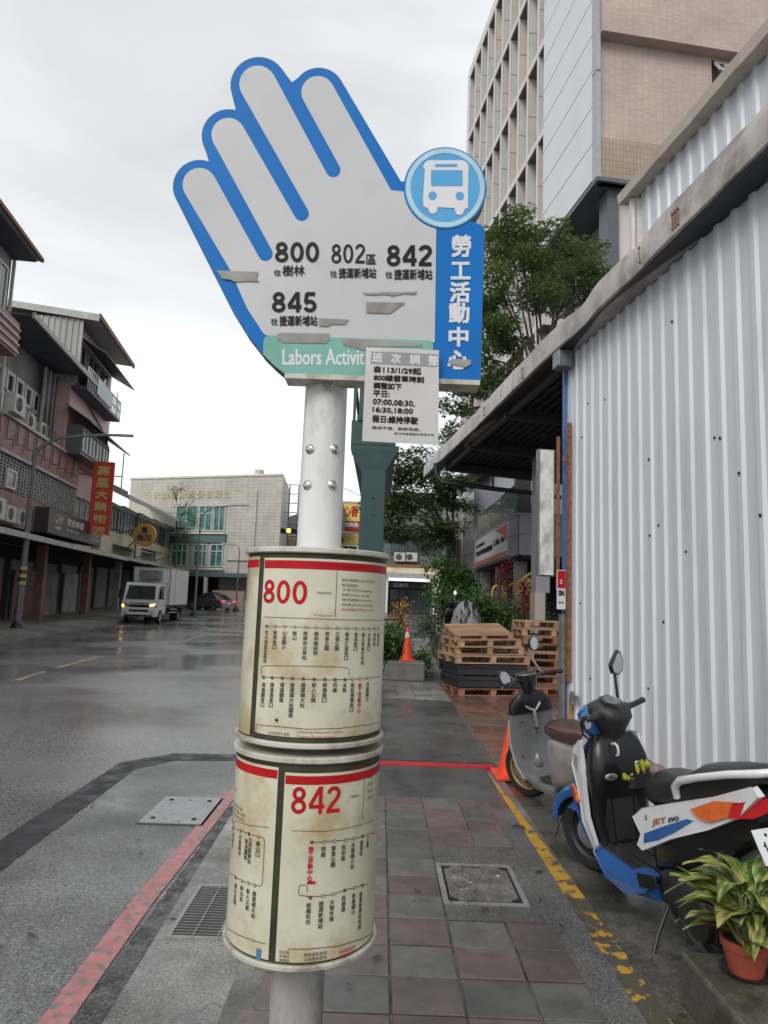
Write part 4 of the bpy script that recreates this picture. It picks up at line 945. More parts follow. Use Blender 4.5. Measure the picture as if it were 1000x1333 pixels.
def corrug(u0, u1, pitch, depth, z0, z1, plane):
    """trapezoid-ribbed sheet; plane(u, d, z) -> point, d = depth out of the wall"""
    m = M(); u = u0; pr = []
    while u < u1:
        for a, d_ in ((0, 0), (.62, 0), (.70, depth), (.92, depth), (1.0, 0)):
            if u + a*pitch <= u1 + 1e-6: pr.append((u + a*pitch, d_))
        u += pitch
    out_ = []
    for p in pr:
        if not out_ or abs(out_[-1][0]-p[0]) > 1e-5 or out_[-1][1] != p[1]: out_.append(p)
    for u_, d_ in out_: m.v += [tuple(plane(u_, d_, z0)), tuple(plane(u_, d_, z1))]
    m.f = [(2*i, 2*i+2, 2*i+3, 2*i+1) for i in range(len(out_) - 1)]
    return m

# ================================================================ LEFT ROW (local frame: x = -inland, y along the street)
# -- nearest block
b1 = thing('street_building', 'tall block at the far left edge with overhanging roof and white-framed window', 'building', LF['loc'], LF['rotz'])
wbox(b1, 'wall', MT['wallgrey'], -11, -2.4, -12, 3.7, 3.95, 13.9)
rf = wbox(b1, 'roof', MT['fascia'], -11, -1.45, -12, 3.85, 13.98, 14.14)
wbox(rf, 'soffit', MT['bluedark'], -10.9, -1.55, -11.9, 3.78, 13.9, 13.975)
ob('gutter', M().bar((-1.40,-12,14.06), (-1.40,3.95,14.06), .12, .14), MT['rust'], rf, smooth=0)
for y0 in (-1.6, 1.4): window_x(b1, -2.4, y0, y0+2.0, 11.2, 13.4, mull=2, fw=.09)
cb_ = wbox(b1, 'balcony', MT['redtile'], -2.4, -1.35, -12, 2.4, 9.7, 10.9)
for k in range(4): wbox(cb_, 'ledge', MT['pink'], -1.35, -1.29, -12, 2.4, 9.8 + k*.27, 9.87 + k*.27)
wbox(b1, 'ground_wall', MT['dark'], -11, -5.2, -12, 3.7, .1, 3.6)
wbox(b1, 'drainpipe', MT['fascia'], -2.38, -2.28, 3.72, 3.82, 3.95, 13.9)

# -- second block: big blue canopy, lattice windows, oxblood tile bands
b2 = thing('street_building', 'grimy four-storey block with huge dark blue top canopy and white lattice panels', 'building', LF['loc'], LF['rotz'])
wbox(b2, 'wall', MT['wallgrey'], -11, -2.6, 3.72, 13.6, 3.95, 7.95)
wbox(b2, 'upper_wall', MT['wallgrey'], -11, -3.25, 3.72, 11.0, 7.95, 11.85)
cnp = ob('canopy', M().prism([(-6.0, 3.75, 11.9), (-1.5, 3.75, 11.75), (-1.5, 14.5, 11.75), (-2.18, 14.5, 11.77), (-2.18, 10.98, 11.77), (-6.0, 10.98, 11.9)], (0, 0, .10)), MT['bluedark'], b2, smooth=0)
ob('fascia', M().box(-1.49, -1.40, 3.75, 14.5, 11.70, 11.92), MT['fascia'], cnp, smooth=0)
for k in range(0): ob('rafter', M().bar((-3.2, 4.0+k*.9, 11.75), (-1.55, 4.0+k*.9, 11.70), .05, .08), MT['bluedark'], cnp, smooth=0)
lp = ob('lattice_panel', M().box(-3.248, -3.15, 4.0, 10.9, 8.3, 10.4), MT['dark'], b2, smooth=0)
rr = random.Random(5)
for i in range(7):
    y0 = 4.1 + i*.98
    ob('white_frame', M().box(-3.14,-3.07,y0,y0+.85,10.2,10.35).box(-3.14,-3.07,y0,y0+.85,9.4,9.55).box(-3.14,-3.07,y0,y0+.85,8.35,8.48).box(-3.14,-3.07,y0,y0+.16,8.48,10.2).box(-3.14,-3.07,y0+.69,y0+.85,8.48,10.2).box(-3.14,-3.08,y0+.38,y0+.46,8.48,9.4), MT['framew'], lp, smooth=0)
for i in range(8): ob('curtain_wall_strip', M().box(-2.9, -2.8, 9.4+i*.2, 9.52+i*.2, 8.0, 11.6), MT['fascia'] if i % 3 == 0 else MT['framed'], b2, smooth=0)
tb = wbox(b2, 'tile_band', MT['redtile'], -2.6, -2.15, 3.72, 13.2, 6.7, 7.95)
ob('ledge', M().box(-2.6, -2.05, 3.72, 13.2, 6.58, 6.7).box(-3.2, -2.05, 3.72, 10.9, 7.955, 8.08), MT['fascia'], tb, smooth=0)
for i in range(9): ob('bracket', M().bar((-2.1, 4.2+i*1.0, 8.6), (-2.1, 4.2+i*1.0, 7.1), .04, .04).bar((-2.12, 4.2+i*1.0, 7.1), (-1.85, 4.2+i*1.0, 7.1), .035, .035).bar((-1.87, 4.2+i*1.0, 7.1), (-1.87, 4.2+i*1.0, 6.75), .03, .03), MT['rust'], tb, smooth=0)
gl = ob('window_grille', M().box(-2.597, -2.25, 3.9, 13.4, 5.3, 6.55), MT['dark'], b2, smooth=0)
for k in range(10): ob('grille_bar', M().box(-2.23, -2.19, 3.9, 13.4, 5.3+k*.13, 5.345+k*.13), MT['fascia'], gl, smooth=0)
for k in range(32): ob('grille_upright', M().box(-2.189, -2.16, 3.95+k*.3, 4.0+k*.3, 5.3, 6.55), MT['fascia'], gl, smooth=0)
window_x(b2, -2.15, 4.6, 5.5, 5.35, 6.1, mull=0, fw=.1)
wbox(b2, 'wall_box', MT['redtile'], -2.6, -2.0, 3.9, 12.2, 3.95, 5.2)
for k in range(6): ac_unit(lfw([-2.0, -2.35, -2.35][k] if k < 3 else -1.75, [4.4, 6.7, 8.2][k % 3] if k < 3 else [2.9, 4.1, 5.2][k-3], 8.09 if k < 3 else 4.0),
                           LF_ANG, ['white air conditioner leftmost under the big blue canopy', 'air conditioner in front of the white lattice, second from the left', 'air conditioner in front of the white lattice, furthest along the street',
                            'large air conditioner at the left frame edge above the shop awning', 'smaller air conditioner, middle one above the shop awning', 'air conditioner above the shop awning, nearest to the black sign'][k], s=1.25 if k in (0, 3) else 1.0)

# -- third block: corrugated rooftop room with balcony, pink tiled walls
b3 = thing('street_building', 'pink tiled block with corrugated rooftop room and railed balcony', 'building', LF['loc'], LF['rotz'])
wbox(b3, 'wall', MT['pink'], -11, -2.62, 13.62, 18.2, 3.95, 7.95)
wbox(b3, 'upper_wall', MT['pink'], -11, -2.2, 11.02, 18.2, 7.96, 11.9)
pl_ = lambda u, d_, z: (-1.9 - u, 11.0 - d_, z)
rm = wbox(b3, 'rooftop_room', MT['pink'], -11, -2.25, 11.02, 18.0, 11.9, 14.55)
sw = corrug(0, 9, .45, .06, 11.4, 14.6, pl_); sw.f = [f[::-1] for f in sw.f]
for i in range(8):
    g_ = corrug(i*1.125, (i+1)*1.125, .28, .05, 11.4, 14.62, pl_); ob('cladding_sheet', g_, MT['corr'], rm, smooth=0)
r3 = ob('roof', M().prism([(-11, 10.9, 15.5), (-1.2, 10.9, 14.75), (-1.2, 18.3, 14.75), (-11, 18.3, 15.5)], (0, 0, .12)), MT['fascia'], b3, smooth=0)
ob('fascia', M().box(-1.19, -1.10, 10.85, 18.35, 14.66, 14.9), MT['rust'], r3, smooth=0)
ob('verge', M().prism([(-11, 10.85, 15.35), (-1.15, 10.85, 14.5), (-1.15, 10.85, 14.85), (-11, 10.85, 15.62)], (0, -.03, 0)), MT['fascia'], r3, smooth=0)
bal = wbox(b3, 'balcony', MT['bluedark'], -2.19, -1.45, 11.0, 17.4, 11.15, 11.3)
rl_ = M().box(-1.48,-1.42,11.0,17.4,12.2,12.26).box(-1.48,-1.42,11.0,17.4,11.7,11.75)
ob('rail', rl_, MT['framew'], bal, smooth=0)
for k in range(22): ob('baluster', M().box(-1.47,-1.43,11.0+k*.3,11.04+k*.3,11.3,12.2), MT['framew'], bal, smooth=0)
for k in range(3): ob('end_baluster', M().box(-2.5+k*.4,-2.46+k*.4,17.38,17.42,11.3,12.9), MT['framew'], bal, smooth=0)
ob('glass_screen', M().box(-1.40,-1.38,12.4,15.2,11.35,12.15), MT['greenglass'], bal, smooth=0)
ob('balcony_canopy', M().prism([(-2.2,11.6,13.9),(-.9,11.6,13.2),(-.9,17.9,13.2),(-2.2,17.9,13.9)], (0,0,.05)), MT['bluedark'], b3, smooth=0)
for y0 in (11.3, 13.4, 15.5): window_x(b3, -2.25, y0, y0+1.6, 12.3, 13.7, mull=1)
ac2 = ob('awning', M().prism([(-2.19,10.5,10.2),(-1.0,10.5,9.45),(-1.0,18.6,9.45),(-2.19,18.6,10.2)], (0,0,.07)), MT['bluedark'], b3, smooth=0)
ob('awning_post', M().bar((-1.3,18.4,9.6),(-1.3,18.4,7.4),.05,.05).bar((-1.3,18.4,8.2),(-2.6,18.4,8.2),.05,.05), MT['framed'], ac2, smooth=0)
bb = wbox(b3, 'bay_window', MT['framed'], -2.19, -1.5, 11.0, 15.9, 8.0, 9.4)
for k in range(4): window_x(bb, -1.5, 11.1+k*1.2, 12.2+k*1.2, 8.15, 9.25, mull=1, mt_f=MT['fascia'])
ob('drainpipe', M().tube([(-2.12,12.2,11.6),(-2.12,12.4,11.4),(-2.12,17.6,10.2),(-2.12,18.1,9.4)], .05, 6), MT['framed'], b3)
window_x(b3, -2.6, 14.4, 17.4, 4.9, 6.5, mull=2)

# -- fourth block: two storeys, deep tiled eave, long strip window, cream wall
b4 = thing('street_building', 'low cream block with deep dark eave and long strip of upper windows', 'building', LF['loc'], LF['rotz'])
def sl(y): return .03 * (y - 18.5)
for k in range(5):
    y0, y1 = 18.45 + k*5.0, 23.43 + k*5.0; zb = sl(y0)
    w4 = ob('wall', M().box(-9, -2.2, y0, y1, 3.9, 6.95 + zb), MT['cream'], b4, smooth=0)
    for j in range(3): window_x(b4, -2.2, y0+.25+j*1.6, y0+1.7+j*1.6, 5.25+zb*.6, 6.7+zb*.8, mull=1, mt_f=MT['framed'] if j else MT['fascia'], trans=0)
r4 = ob('roof', M().prism([(-4.5,18.45,8.6),(-.9,18.45,7.0),(-.9,43.5,7.85),(-4.5,43.5,9.4)], (0,0,.14)), MT['bluedark'], b4, smooth=0)
ob('fascia', M().prism([(-.88,18.4,6.92),(-.88,43.5,7.78),(-.88,43.5,8.02),(-.88,18.4,7.18)], (.06,0,0)), MT['fascia'], r4, smooth=0)
ob('gable', M().prism([(-4.5,18.42,8.55),(-.9,18.42,6.95),(-.9,18.42,7.35),(-4.5,18.42,8.95)], (0,-.06,0)), MT['fascia'], r4, smooth=0)
wbox(b4, 'pipe', MT['lamp'], -2.15, -2.05, 27.0, 27.1, 3.9, 7.1)

# -- arcade at street level: shutters, columns, awning sheets
arc_ = thing('shop_arcade', 'dark covered shop arcade with closed roller shutters and oxblood columns', 'arcade', LF['loc'], LF['rotz'])
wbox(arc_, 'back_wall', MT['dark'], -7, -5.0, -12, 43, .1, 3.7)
cl = M()
for k in range(14):
    y0 = -10 + k*3.8; z_ = gz(lfw(-4, y0).y)
    sh = ob('shutter', M().box(-4.99, -4.9, y0+.5, y0+3.4, z_+.12, z_+3.0), MT['shutter'] if k % 3 else mat('blue_shutter_%d' % k, (.10,.12,.14), rough=.5), arc_, smooth=0)
    for q in range(12): ob('slat', M().box(-4.9, -4.885, y0+.5, y0+3.4, z_+.15+q*.235, z_+.33+q*.235), MT['shutter'], sh, smooth=0)
    if k % 2 == 0: ob('column', M().box(-3.6, -3.2, y0, y0+.42, z_+.1, 3.75), MT['redtile'] if k < 9 else MT['wallgrey'], arc_, smooth=0)
    if k in (4, 6, 7, 8): ob('shopfront', M().box(-4.8, -4.7, y0+.6, y0+3.3, z_+.12, z_+2.5), MT['wallgrey'] if k > 6 else MT['redtile'], arc_, smooth=0)
for k in range(9):
    y0 = -12 + k*5.6; zz = gz(lfw(-1.4, y0).y) * .5
    aw = ob('awning_sheet', M().prism([(-3.0,y0,3.9+zz),(-1.35,y0,3.6+zz),(-1.35,y0+5.55,3.6+zz),(-3.0,y0+5.55,3.9+zz)], (0,0,.06)), MT['corr'] if k in (2,3) else MT['bluedark'], arc_, smooth=0)
    ob('fascia', M().box(-1.34, -1.29, y0, y0+5.55, 3.48+zz, 3.70+zz), MT['fascia'], aw, smooth=0)
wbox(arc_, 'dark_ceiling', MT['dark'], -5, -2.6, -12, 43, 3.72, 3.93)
for k, (y0, lab) in enumerate(((21.2, 'small sloped tin canopy past the orange round sign'), (29.5, 'last tin canopy of the arcade before the cream office'))):
    t = thing('tin_canopy', lab, 'canopy', lfw(-1.2, y0, 4.15 + k*.3), LF_ANG, 'tin canopies over the far shops')
    ob('sheet', M().prism([(-1.6,0,.45),(.4,0,0),(.4,5.5,.1),(-1.6,5.5,.55)], (0,0,.05)), MT['corr'] if not k else MT['bluedark'], t, smooth=0)
    ob('brace', M().bar((.3,.3,0),(-1.0,.3,-.4),.05,.05).bar((.3,5.2,.1),(-1.0,5.2,-.3),.05,.05), MT['lamp'], t, smooth=0)

# -- street signs on the row
def board(name, label, c, u, hw, hh, dep, mt, cat='sign', group=None):
    """box sign: c centre, u unit vector along its face, returns thing and a mapping (s,t in -1..1)"""
    t = thing(name, label, cat, c, 0, group); u = Vector(u).normalized(); n_ = Vector((u.y, -u.x, 0)); w_ = Vector((0,0,1))
    ob('panel', M().prism([u*a*hw + w_*b_*hh for a, b_ in ((-1,-1),(1,-1),(1,1),(-1,1))], -n_*dep), mt, t, smooth=0)
    return t, (lambda s_, v, l=0: u*s_*hw + w_*v*hh + n_*(.006 + l))
SD = Vector((-math.sin(LF_ANG), math.cos(LF_ANG), 0)); IN = Vector((-math.cos(LF_ANG), -math.sin(LF_ANG), 0))
# black shop sign: face turned to the street (plane of the facade), boxes out at its near end
t, f_ = board('shop_sign', 'long black shop fascia sign with white lettering and gold emblem', lfw(-1.45, 11.6, 4.48), SD, 4.1, .53, .8, MT['signblack'])
pn = [c for c in t.children][0]
m = M(); word(m, '宣合車業', (-.42, .02, .20, .62), lambda u, v, l: f_(u, v, l), .012, .002); word(m, '09-188  RIDE', (-.42, -.45, .05, -.28), lambda u, v, l: f_(u, v, l), .006, .002); word(m, '中古車', (-.78, -.55, -.60, -.3), lambda u, v, l: f_(u, v, l), .01, .002)
word(m, 'car service', (.52, -.62, .92, -.42), lambda u, v, l: f_(u, v, l), .006, .002)
ob('lettering', m, MT['white'], t, smooth=0)
m = M(); stroke(m, [(-.80,.55),(-.66,.55),(-.64,.3),(-.74,.18),(-.80,.2),(-.70,-.1)], .04, f_, .002); ob('emblem', m, MT['white'], t, smooth=0)
m = M(); stroke(m, [(-.70,.62),(-.54,.62),(-.64,-.05)], .04, f_, .003); ob('emblem_gold', m, MT['gold'], t, smooth=0)
m = M(); stroke(m, ell(.72, .08, .13, .36, 0, 360, 16), .02, f_, .002); stroke(m, [(.66,-.1),(.72,.2),(.80,.3)], .02, f_, .003); ob('round_emblem', m, MT['white'], t, smooth=0)
# red vertical banner sign: faces down the street towards the camera
c = (D(132, 648, 34.6))
t, f_ = board('vertical_sign', 'tall red vertical shop sign with orange characters', c, (1, .25, 0), .50, 1.86, .22, MT['signred'])
m = M()
for k, ch in enumerate('嘉里大榮物流'): word(m, ch, (-.62, .62 - k*.33, .62, .88 - k*.33), lambda u, v, l: f_(u, v, l), .03, .003)
ob('lettering', m, MT['gold'], t, smooth=0)
ob('bracket', M().bar((-.5,.2,1.2),(-1.6,.0,1.2),.06,.06).bar((-.5,.2,-1.2),(-1.6,.0,-1.2),.06,.06), MT['lamp'], t, smooth=0)
# round orange sign
c = D(187.5, 696, 44.0); t = thing('round_sign', 'round orange hanging sign with dark characters on the cream block', 'sign', c)
ob('disc', M().lathe([(.72,0),(.74,.04),(.74,.24),(.72,.28)], axis='y', n=32), MT['orange'], t)
fr_ = lambda u, v, l: Vector((u, -.004 - l, v))
m = M(); word(m, '覺', (-.18, .08, .22, .5), fr_, .03, .003); word(m, '做田', (-.45, -.42, .48, .02), fr_, .03, .003); ob('lettering', m, mat('navy_letters', (.03,.035,.09), rough=.4), t, smooth=0)
ob('bracket', M().bar((-.6,.2,.3),(-1.2,.6,.3),.07,.07).bar((-.6,.2,-.3),(-1.3,.6,-1.0),.07,.07), MT['lamp'], t, smooth=0)

# -- street lamps
def lamp_post(base, h, arm, label, r0=.09, armz=.55, head=True, bands=False):
    t = thing('street_lamp', label, 'street lamp', base, 0, 'street lamps along the road'); a = Vector((arm[0], arm[1], 0))
    path = [(0,0,0),(0,0,h*.5),(0,0,h*.88)] + [tuple(Vector((0,0,h*.88)) + a*f + Vector((0,0,armz*2.2*z_))) for f, z_ in ((.04,.25),(.12,.48),(.25,.68),(.5,.82),(.75,.92),(.95,.97))]
    ob('post', M().tube(path, [r0,r0*.8,r0*.6,r0*.58,r0*.55,r0*.5,r0*.45,r0*.4,r0*.4], 10), MT['lamp'], t)
    e = Vector(path[-1]); d_ = a.normalized()
    ob('lamp_head', M().bar(e - d_*.05, e + d_*.55 + Vector((0,0,.03)), .22, .09), MT['fascia'], t, smooth=0, bevel=.02)
    ob('base', M().lathe([(.28,0),(.26,.12),(.16,.35),(.12,.38)], n=12), MT['darksteel'], t)
    if bands:
        for k in range(5): ob('warning_band', M().lathe([(r0+.012,1.75+k*.14),(r0+.012,1.88+k*.14)], n=12), MT['signblack'] if k % 2 else MT['gold'], t)
    return t
lamp_post(G(22, 822), 7.6, (3.0, .9), 'tall grey street lamp with yellow and black warning bands, nearest on the left', r0=.13, bands=True)
lb = Vector((-12.1, 45.5, gz(45.5))); lamp_post(lb, 7.2, (2.6, 1.0), 'curved street lamp behind the white box truck')
lb = D(308, 780, 56); lb.z = gz(56); lamp_post(lb, 5.6, (-1.0, .0), 'short pale street lamp in front of the cream office', r0=.07, armz=.2)

# ================================================================ FAR BUILDINGS ACROSS THE JUNCTION
of = thing('office_building', 'cream tiled company office with green windows facing the street junction', 'building', (-8.7, 58, 0), R(-19))
def ofx(px, py): return None
wz = 11.9
ob('wall', M().prism([(-15.6,0,1.2),(0,0,1.2),(-3.4,8,1.2),(-15.6,8,1.2)], (0,0,wz-1.2)), MT['creamtile'], of, smooth=0)
pr = ob('parapet', M().prism([(-15.7,-.08,wz),(.05,-.08,wz),(-3.4,8.05,wz),(-15.7,8.05,wz)], (0,0,.16)), MT['stone'], of, smooth=0); wbox(of, 'rooftop_tank', MT['cream'], -3.9, -3.3, 2, 2.6, wz+.16, wz+1.0)
wbox(of, 'panel_recess', MT['creamtile'], -4.9, -2.3, -.14, -.002, 4.6, 10.6)
def og(x0, x1, z0, z1, n=2, tr=.66): return window_y(of, -.002, x0, x1, z0, z1, mull=n, trans=tr, mt_g=MT['greenwin'], fw=.1, d=.12)
og(-10.4, -8.1, 7.1, 9.4, 1, 0); og(-8.0, -6.6, 7.1, 9.4, 1); og(-6.5, -5.3, 7.1, 9.4, 1, 0)
og(-10.6, -8.9, 4.0, 6.0, 2); og(-8.3, -6.9, 4.0, 6.0, 2); og(-6.6, -5.3, 4.0, 6.0, 1)
wbox(of, 'ledge', MT['stone'], -10.9, -5.1, -.35, -.14, 6.85, 7.0); wbox(of, 'teal_band', MT['teal'], -10.9, -5.1, -.2, -.01, 6.1, 6.7); wbox(of, 'ledge', MT['stone'], -10.9, -5.1, -.32, -.15, 3.75, 3.9)
cv = wbox(of, 'entrance_canopy', MT['teal'], -11.5, 0, -2.0, -.01, 3.1, 3.45)
wbox(of, 'dark_entrance', MT['dark'], -11, -5.6, -.25, -.02, .4, 3.0); wbox(of, 'shutter', MT['shutter'], -10.6, -8.4, -.35, -.26, .4, 2.5); wbox(of, 'low_wall', mat('apricot_wall', (.48,.36,.27), rough=.6), -5.4, -2.4, -1.2, -.9, .4, 2.0)
wbox(of, 'column', MT['stone'], -5.8, -5.55, -1.95, -1.7, .4, 3.1)
m = M()
for k, ch in enumerate('◇大鎮機械股份有限公司'[1:]): word(m, ch, (-13.0 + k*.92, 10.0, -12.25 + k*.92, 10.75), lambda u, v, l: Vector((u, -.03 - l, v)), .05, .004)
stroke(m, [(-13.9,10.35),(-13.55,10.75),(-13.2,10.35),(-13.55,10.0),(-13.9,10.35)], .09, lambda u, v, l: Vector((u, -.03 - l, v)), .004)
ob('company_lettering', m, mat('faded_gold', (.50,.43,.26), rough=.5), of, smooth=0)

def place_ground(px, Y): q = D(px, 780, Y); return Vector((q.x, Y, gz(Y)))
# steel grid frame and dark-roofed shed beside it
c = place_ground(378, 62); t = thing('steel_grid_frame', 'open steel billboard grid standing against the sky right of the cream office', 'frame', c)
gx0, gx1 = D(365, 650, 62).x - c.x, D(412, 650, 62).x - c.x; gtop = D(378, 630, 62).z - c.z
m = M()
for i in range(5): x = gx0 + (gx1-gx0)*i/4; ob('upright', M().box(x-.05, x+.05, 0, .1, 0, gtop), MT['framed'] if i else MT['fascia'], t, smooth=0)
for k in range(6): ob('crossbar', M().box(gx0, gx1, -.02, .0, gtop-.1-k*.85, gtop-.02-k*.85), MT['fascia'], t, smooth=0)
c = place_ground(392, 72); t = thing('far_shed', 'dark gable-roofed building behind the traffic light', 'building', c)
xa, xb = D(352, 700, 72).x - c.x, D(440, 700, 72).x - c.x; zt = D(380, 662, 72).z - c.z
wbox(t, 'wall', MT['cream'], xa, xb, 0, 8, 0, zt - 2.9); ob('roof', M().prism([(xa-.3,-.4,zt-1.6),(xb+.3,-.4,zt+.9),(xb+.3,-.4,zt-2.6),(xa-.3,-.4,zt-2.6)], (0,8,0)), MT['framed'], t, smooth=0)
for k in range(3): wbox(t, 'window_band', MT['win'], xa+.4+k*2.2, xa+2.3+k*2.2, -.05, -.01, .8, 2.6)
wbox(t, 'awning', MT['fascia'], xa, xb, -1.2, -.42, zt-3.0, zt-2.75)
# traffic light
c = D(376, 691, 40); t = thing('traffic_light', 'horizontal traffic light showing amber left of the bus stop pole', 'traffic light', c)
ob('housing', M().box(-.50,.50,0,.2,-.17,.17), MT['signblack'], t, smooth=0, bevel=.08)
for k, mt in ((-1, MT['dark']), (0, MT['amber']), (1, MT['dark'])):
    l_ = ob('lens', M().lathe([(.125,-.03),(.12,-.045),(.05,-.06)], (k*.31, 0, 0), 'y', 16), mt, t)
    hd = M(); n_ = 10
    for i in range(n_+1):
        a = math.pi * i / n_; hd.v += [(k*.31 + .14*math.cos(a), 0, .14*math.sin(a)), (k*.31 + .14*math.cos(a), -.2, .14*math.sin(a))]
    hd.f = [(2*i, 2*i+1, 2*i+3, 2*i+2) for i in range(n_)]; ob('hood', hd, MT['signblack'], t)
ob('arm', M().tube([(.5,.1,0),(4.2,.2,.05)], .05, 8).tube([(4.2,.2,.3),(4.2,.2,-c.z + gz(40))], .09, 10), MT['lamp'], t)
# yellow billboards on a far building
c = place_ground(458, 80); t = thing('billboard_building', 'distant pink building carrying stacked yellow shop billboards', 'building', c)
xa, xb = D(444, 700, 80).x - c.x, D(503, 700, 80).x - c.x
wbox(t, 'wall', mat('salmon_wall', (.42,.27,.22), rough=.7), xa, xb, .5, 10, 0, D(460, 652, 80).z - c.z)
for (x0, y0, x1, y1, mt, s_, ml) in ((443,657,469,679,'byel','心香',MT['sred']),(443,679,469,689,'bred','招牌羹',MT['white']),(443,694,467,709,'byel','食',MT['gold']),(443,710,467,716,'bwht','鍋',MT['ink'])):
    mtb = {'byel': mat('billboard_yellow', (.62,.50,.12), rough=.5), 'bred': MT['signred'], 'bwht': MT['white']}[mt]
    p, q = D(x0, y1, 79.6) - c, D(x1, y0, 79.6) - c
    bb_ = ob('billboard', M().box(p.x, q.x, -.4, -.2, p.z, q.z), mtb, t, smooth=0)
    m = M(); word(m, s_, (p.x+.3, p.z+(q.z-p.z)*.3, q.x-.2, q.z-.15), lambda u, v, l: Vector((u, -.42 - l, v)), .06, .004); ob('lettering', m, ml, bb_, smooth=0)
wbox(t, 'narrow_sign', mat('ochre_sign', (.5,.36,.14), rough=.5), D(497,700,80).x-c.x, D(502,700,80).x-c.x, -.5, -.2, D(500,712,80).z-c.z, D(500,690,80).z-c.z)
# building at the end of the lane
Y5 = 64
c = place_ground(540, Y5); t = thing('shop_building', 'dark green-windowed shop building at the far end of the lane', 'building', c)
X5 = lambda px: D(px, 740, Y5).x - c.x
Z5 = lambda py: D(540, py, Y5).z - c.z
wbox(t, 'wall', mat('dim_green_wall', (.10,.12,.11), rough=.6), X5(498), X5(582), .4, 10, Z5(735), Z5(640))
for k in range(6): window_y(t, .398, X5(508)+k*.95, X5(508)+.85+k*.95, Z5(722), Z5(696), mt_f=MT['bridge'], mt_g=MT['win'], mull=1, fw=.06)
wbox(t, 'ledge', MT['rust'], X5(500), X5(575), -1.0, .3, Z5(740), Z5(736)); ob('awning', M().prism([(X5(500),-2.2,Z5(749)),(X5(572),-2.2,Z5(749)),(X5(572),-.3,Z5(738)),(X5(500),-.3,Z5(738))], (0,0,.12)), MT['cream'], t, smooth=0)
wbox(t, 'awning_edge', MT['fascia'], X5(503), X5(566), -2.3, -2.2, Z5(754), Z5(748))
wbox(t, 'side_wall', MT['stone'], X5(500), X5(506), -2.0, .4, 0, Z5(750)); wbox(t, 'side_wall', MT['stone'], X5(562), X5(572), -2.0, .4, 0, Z5(750))
wbox(t, 'shopfront', MT['dark'], X5(506), X5(562), .2, .3, 0, Z5(757)); wbox(t, 'shop_sign', MT['signblack'], X5(507), X5(561), .0, .19, Z5(766), Z5(759))
for k in range(4): window_y(t, .19, X5(509)+k*.95, X5(509)+.85+k*.95, .1, Z5(768), mt_f=MT['framed'], mull=0)
m = M(); word(m, '正昌行', (X5(513), Z5(765), X5(532), Z5(760)), lambda u, v, l: Vector((u, -.02-l, v)), .02, .003); ob('lettering', m, MT['white'], t, smooth=0)
for k, px in enumerate((521, 535)): ac_unit(D(px, 731, Y5 - .2), R(-90), ['left air conditioner above the awning at the end of the lane', 'right air conditioner above the awning at the end of the lane'][k], s=1.35)
t['label'] = t['label']
# filler blocks closing the street view far away
c = place_ground(300, 100); t = thing('distant_building', 'plain grey block far behind the cream office, closing the view', 'building', c); wbox(t, 'wall', MT['wallgrey'], -30, 18, 0, 12, 0, 6.2); wbox(t, 'roof', MT['framed'], -30.3, 18.3, -.3, 12.3, 6.2, 6.5)
c = place_ground(700, 100); t = thing('distant_building', 'plain grey block far behind the right-hand trees', 'building', c); wbox(t, 'wall', MT['wallgrey'], -14, 40, 0, 12, 0, 8); wbox(t, 'roof', MT['framed'], -14.3, 40.3, -.3, 12.3, 8, 8.3)
p1, p2 = D(445, 634, 50), D(560, 668, 50)
solo('overhead_cable', M().tube([tuple(p1 + (p2-p1)*k/10 - Vector((0,0,.35*math.sin(math.pi*k/10)))) for k in range(11)], .02, 5), MT['wirem'], 'thin black overhead cable between the pole and the green column', 'cable')

# ================================================================ GREEN STEEL COLUMN (footbridge support)
t = thing('footbridge_support', 'dark green steel column with flared head carrying a bridge beam', 'bridge support', (-.20, 12.0, 0))
ob('column', M().box(-.21,.21,-.21,.21,0,3.9), MT['bridge'], t, smooth=0, bevel=.01)
ob('flared_head', M().loft([[(-.21,-.21,3.9),(.21,-.21,3.9),(.21,.21,3.9),(-.21,.21,3.9)], [(-.42,-.23,4.25),(.42,-.23,4.25),(.42,.23,4.25),(-.42,.23,4.25)], [(-.42,-.23,4.32),(.42,-.23,4.32),(.42,.23,4.32),(-.42,.23,4.32)]]), MT['bridge'], t, smooth=0)
ob('beam', M().box(-.42,.36,-.24,6,4.325,4.75), MT['bridge'], t, smooth=0)
for x in (-.38, .32):
    for y in (-.2, 1.5, 3, 4.5): ob('railing_post', M().box(x-.025,x+.025,y-.025,y+.025,4.75,5.35), MT['bridge'], t, smooth=0)
    ob('handrail', M().box(x-.03,x+.03,-.25,5.9,5.35,5.40), MT['bridge'], t, smooth=0)
ob('side_panel', M().box(-.30,-.12,-.28,-.24,4.75,5.6), MT['bridge'], t, smooth=0)
for z_ in (3.1, 3.4, 1.6): ob('bolt', M().lathe([(.02,-.225),(.012,-.235)], (0, 0, z_), 'y', 8), MT['darksteel'], t)

# ================================================================ RIGHT SIDE
def hit(px, py, O, ang, axis, off):
    """point where a sight line meets the local plane axis = off of a frame at O turned by ang; local coordinates"""
    d = ray(px, py); c, q = math.cos(-ang), math.sin(-ang)
    o = Vector((-O[0], -O[1], EYE)); lo = Vector((o.x*c - o.y*q, o.x*q + o.y*c, o.z)); ld = Vector((d.x*c - d.y*q, d.x*q + d.y*c, d.z))
    t = (off - lo[axis]) / ld[axis]; return lo + ld * t

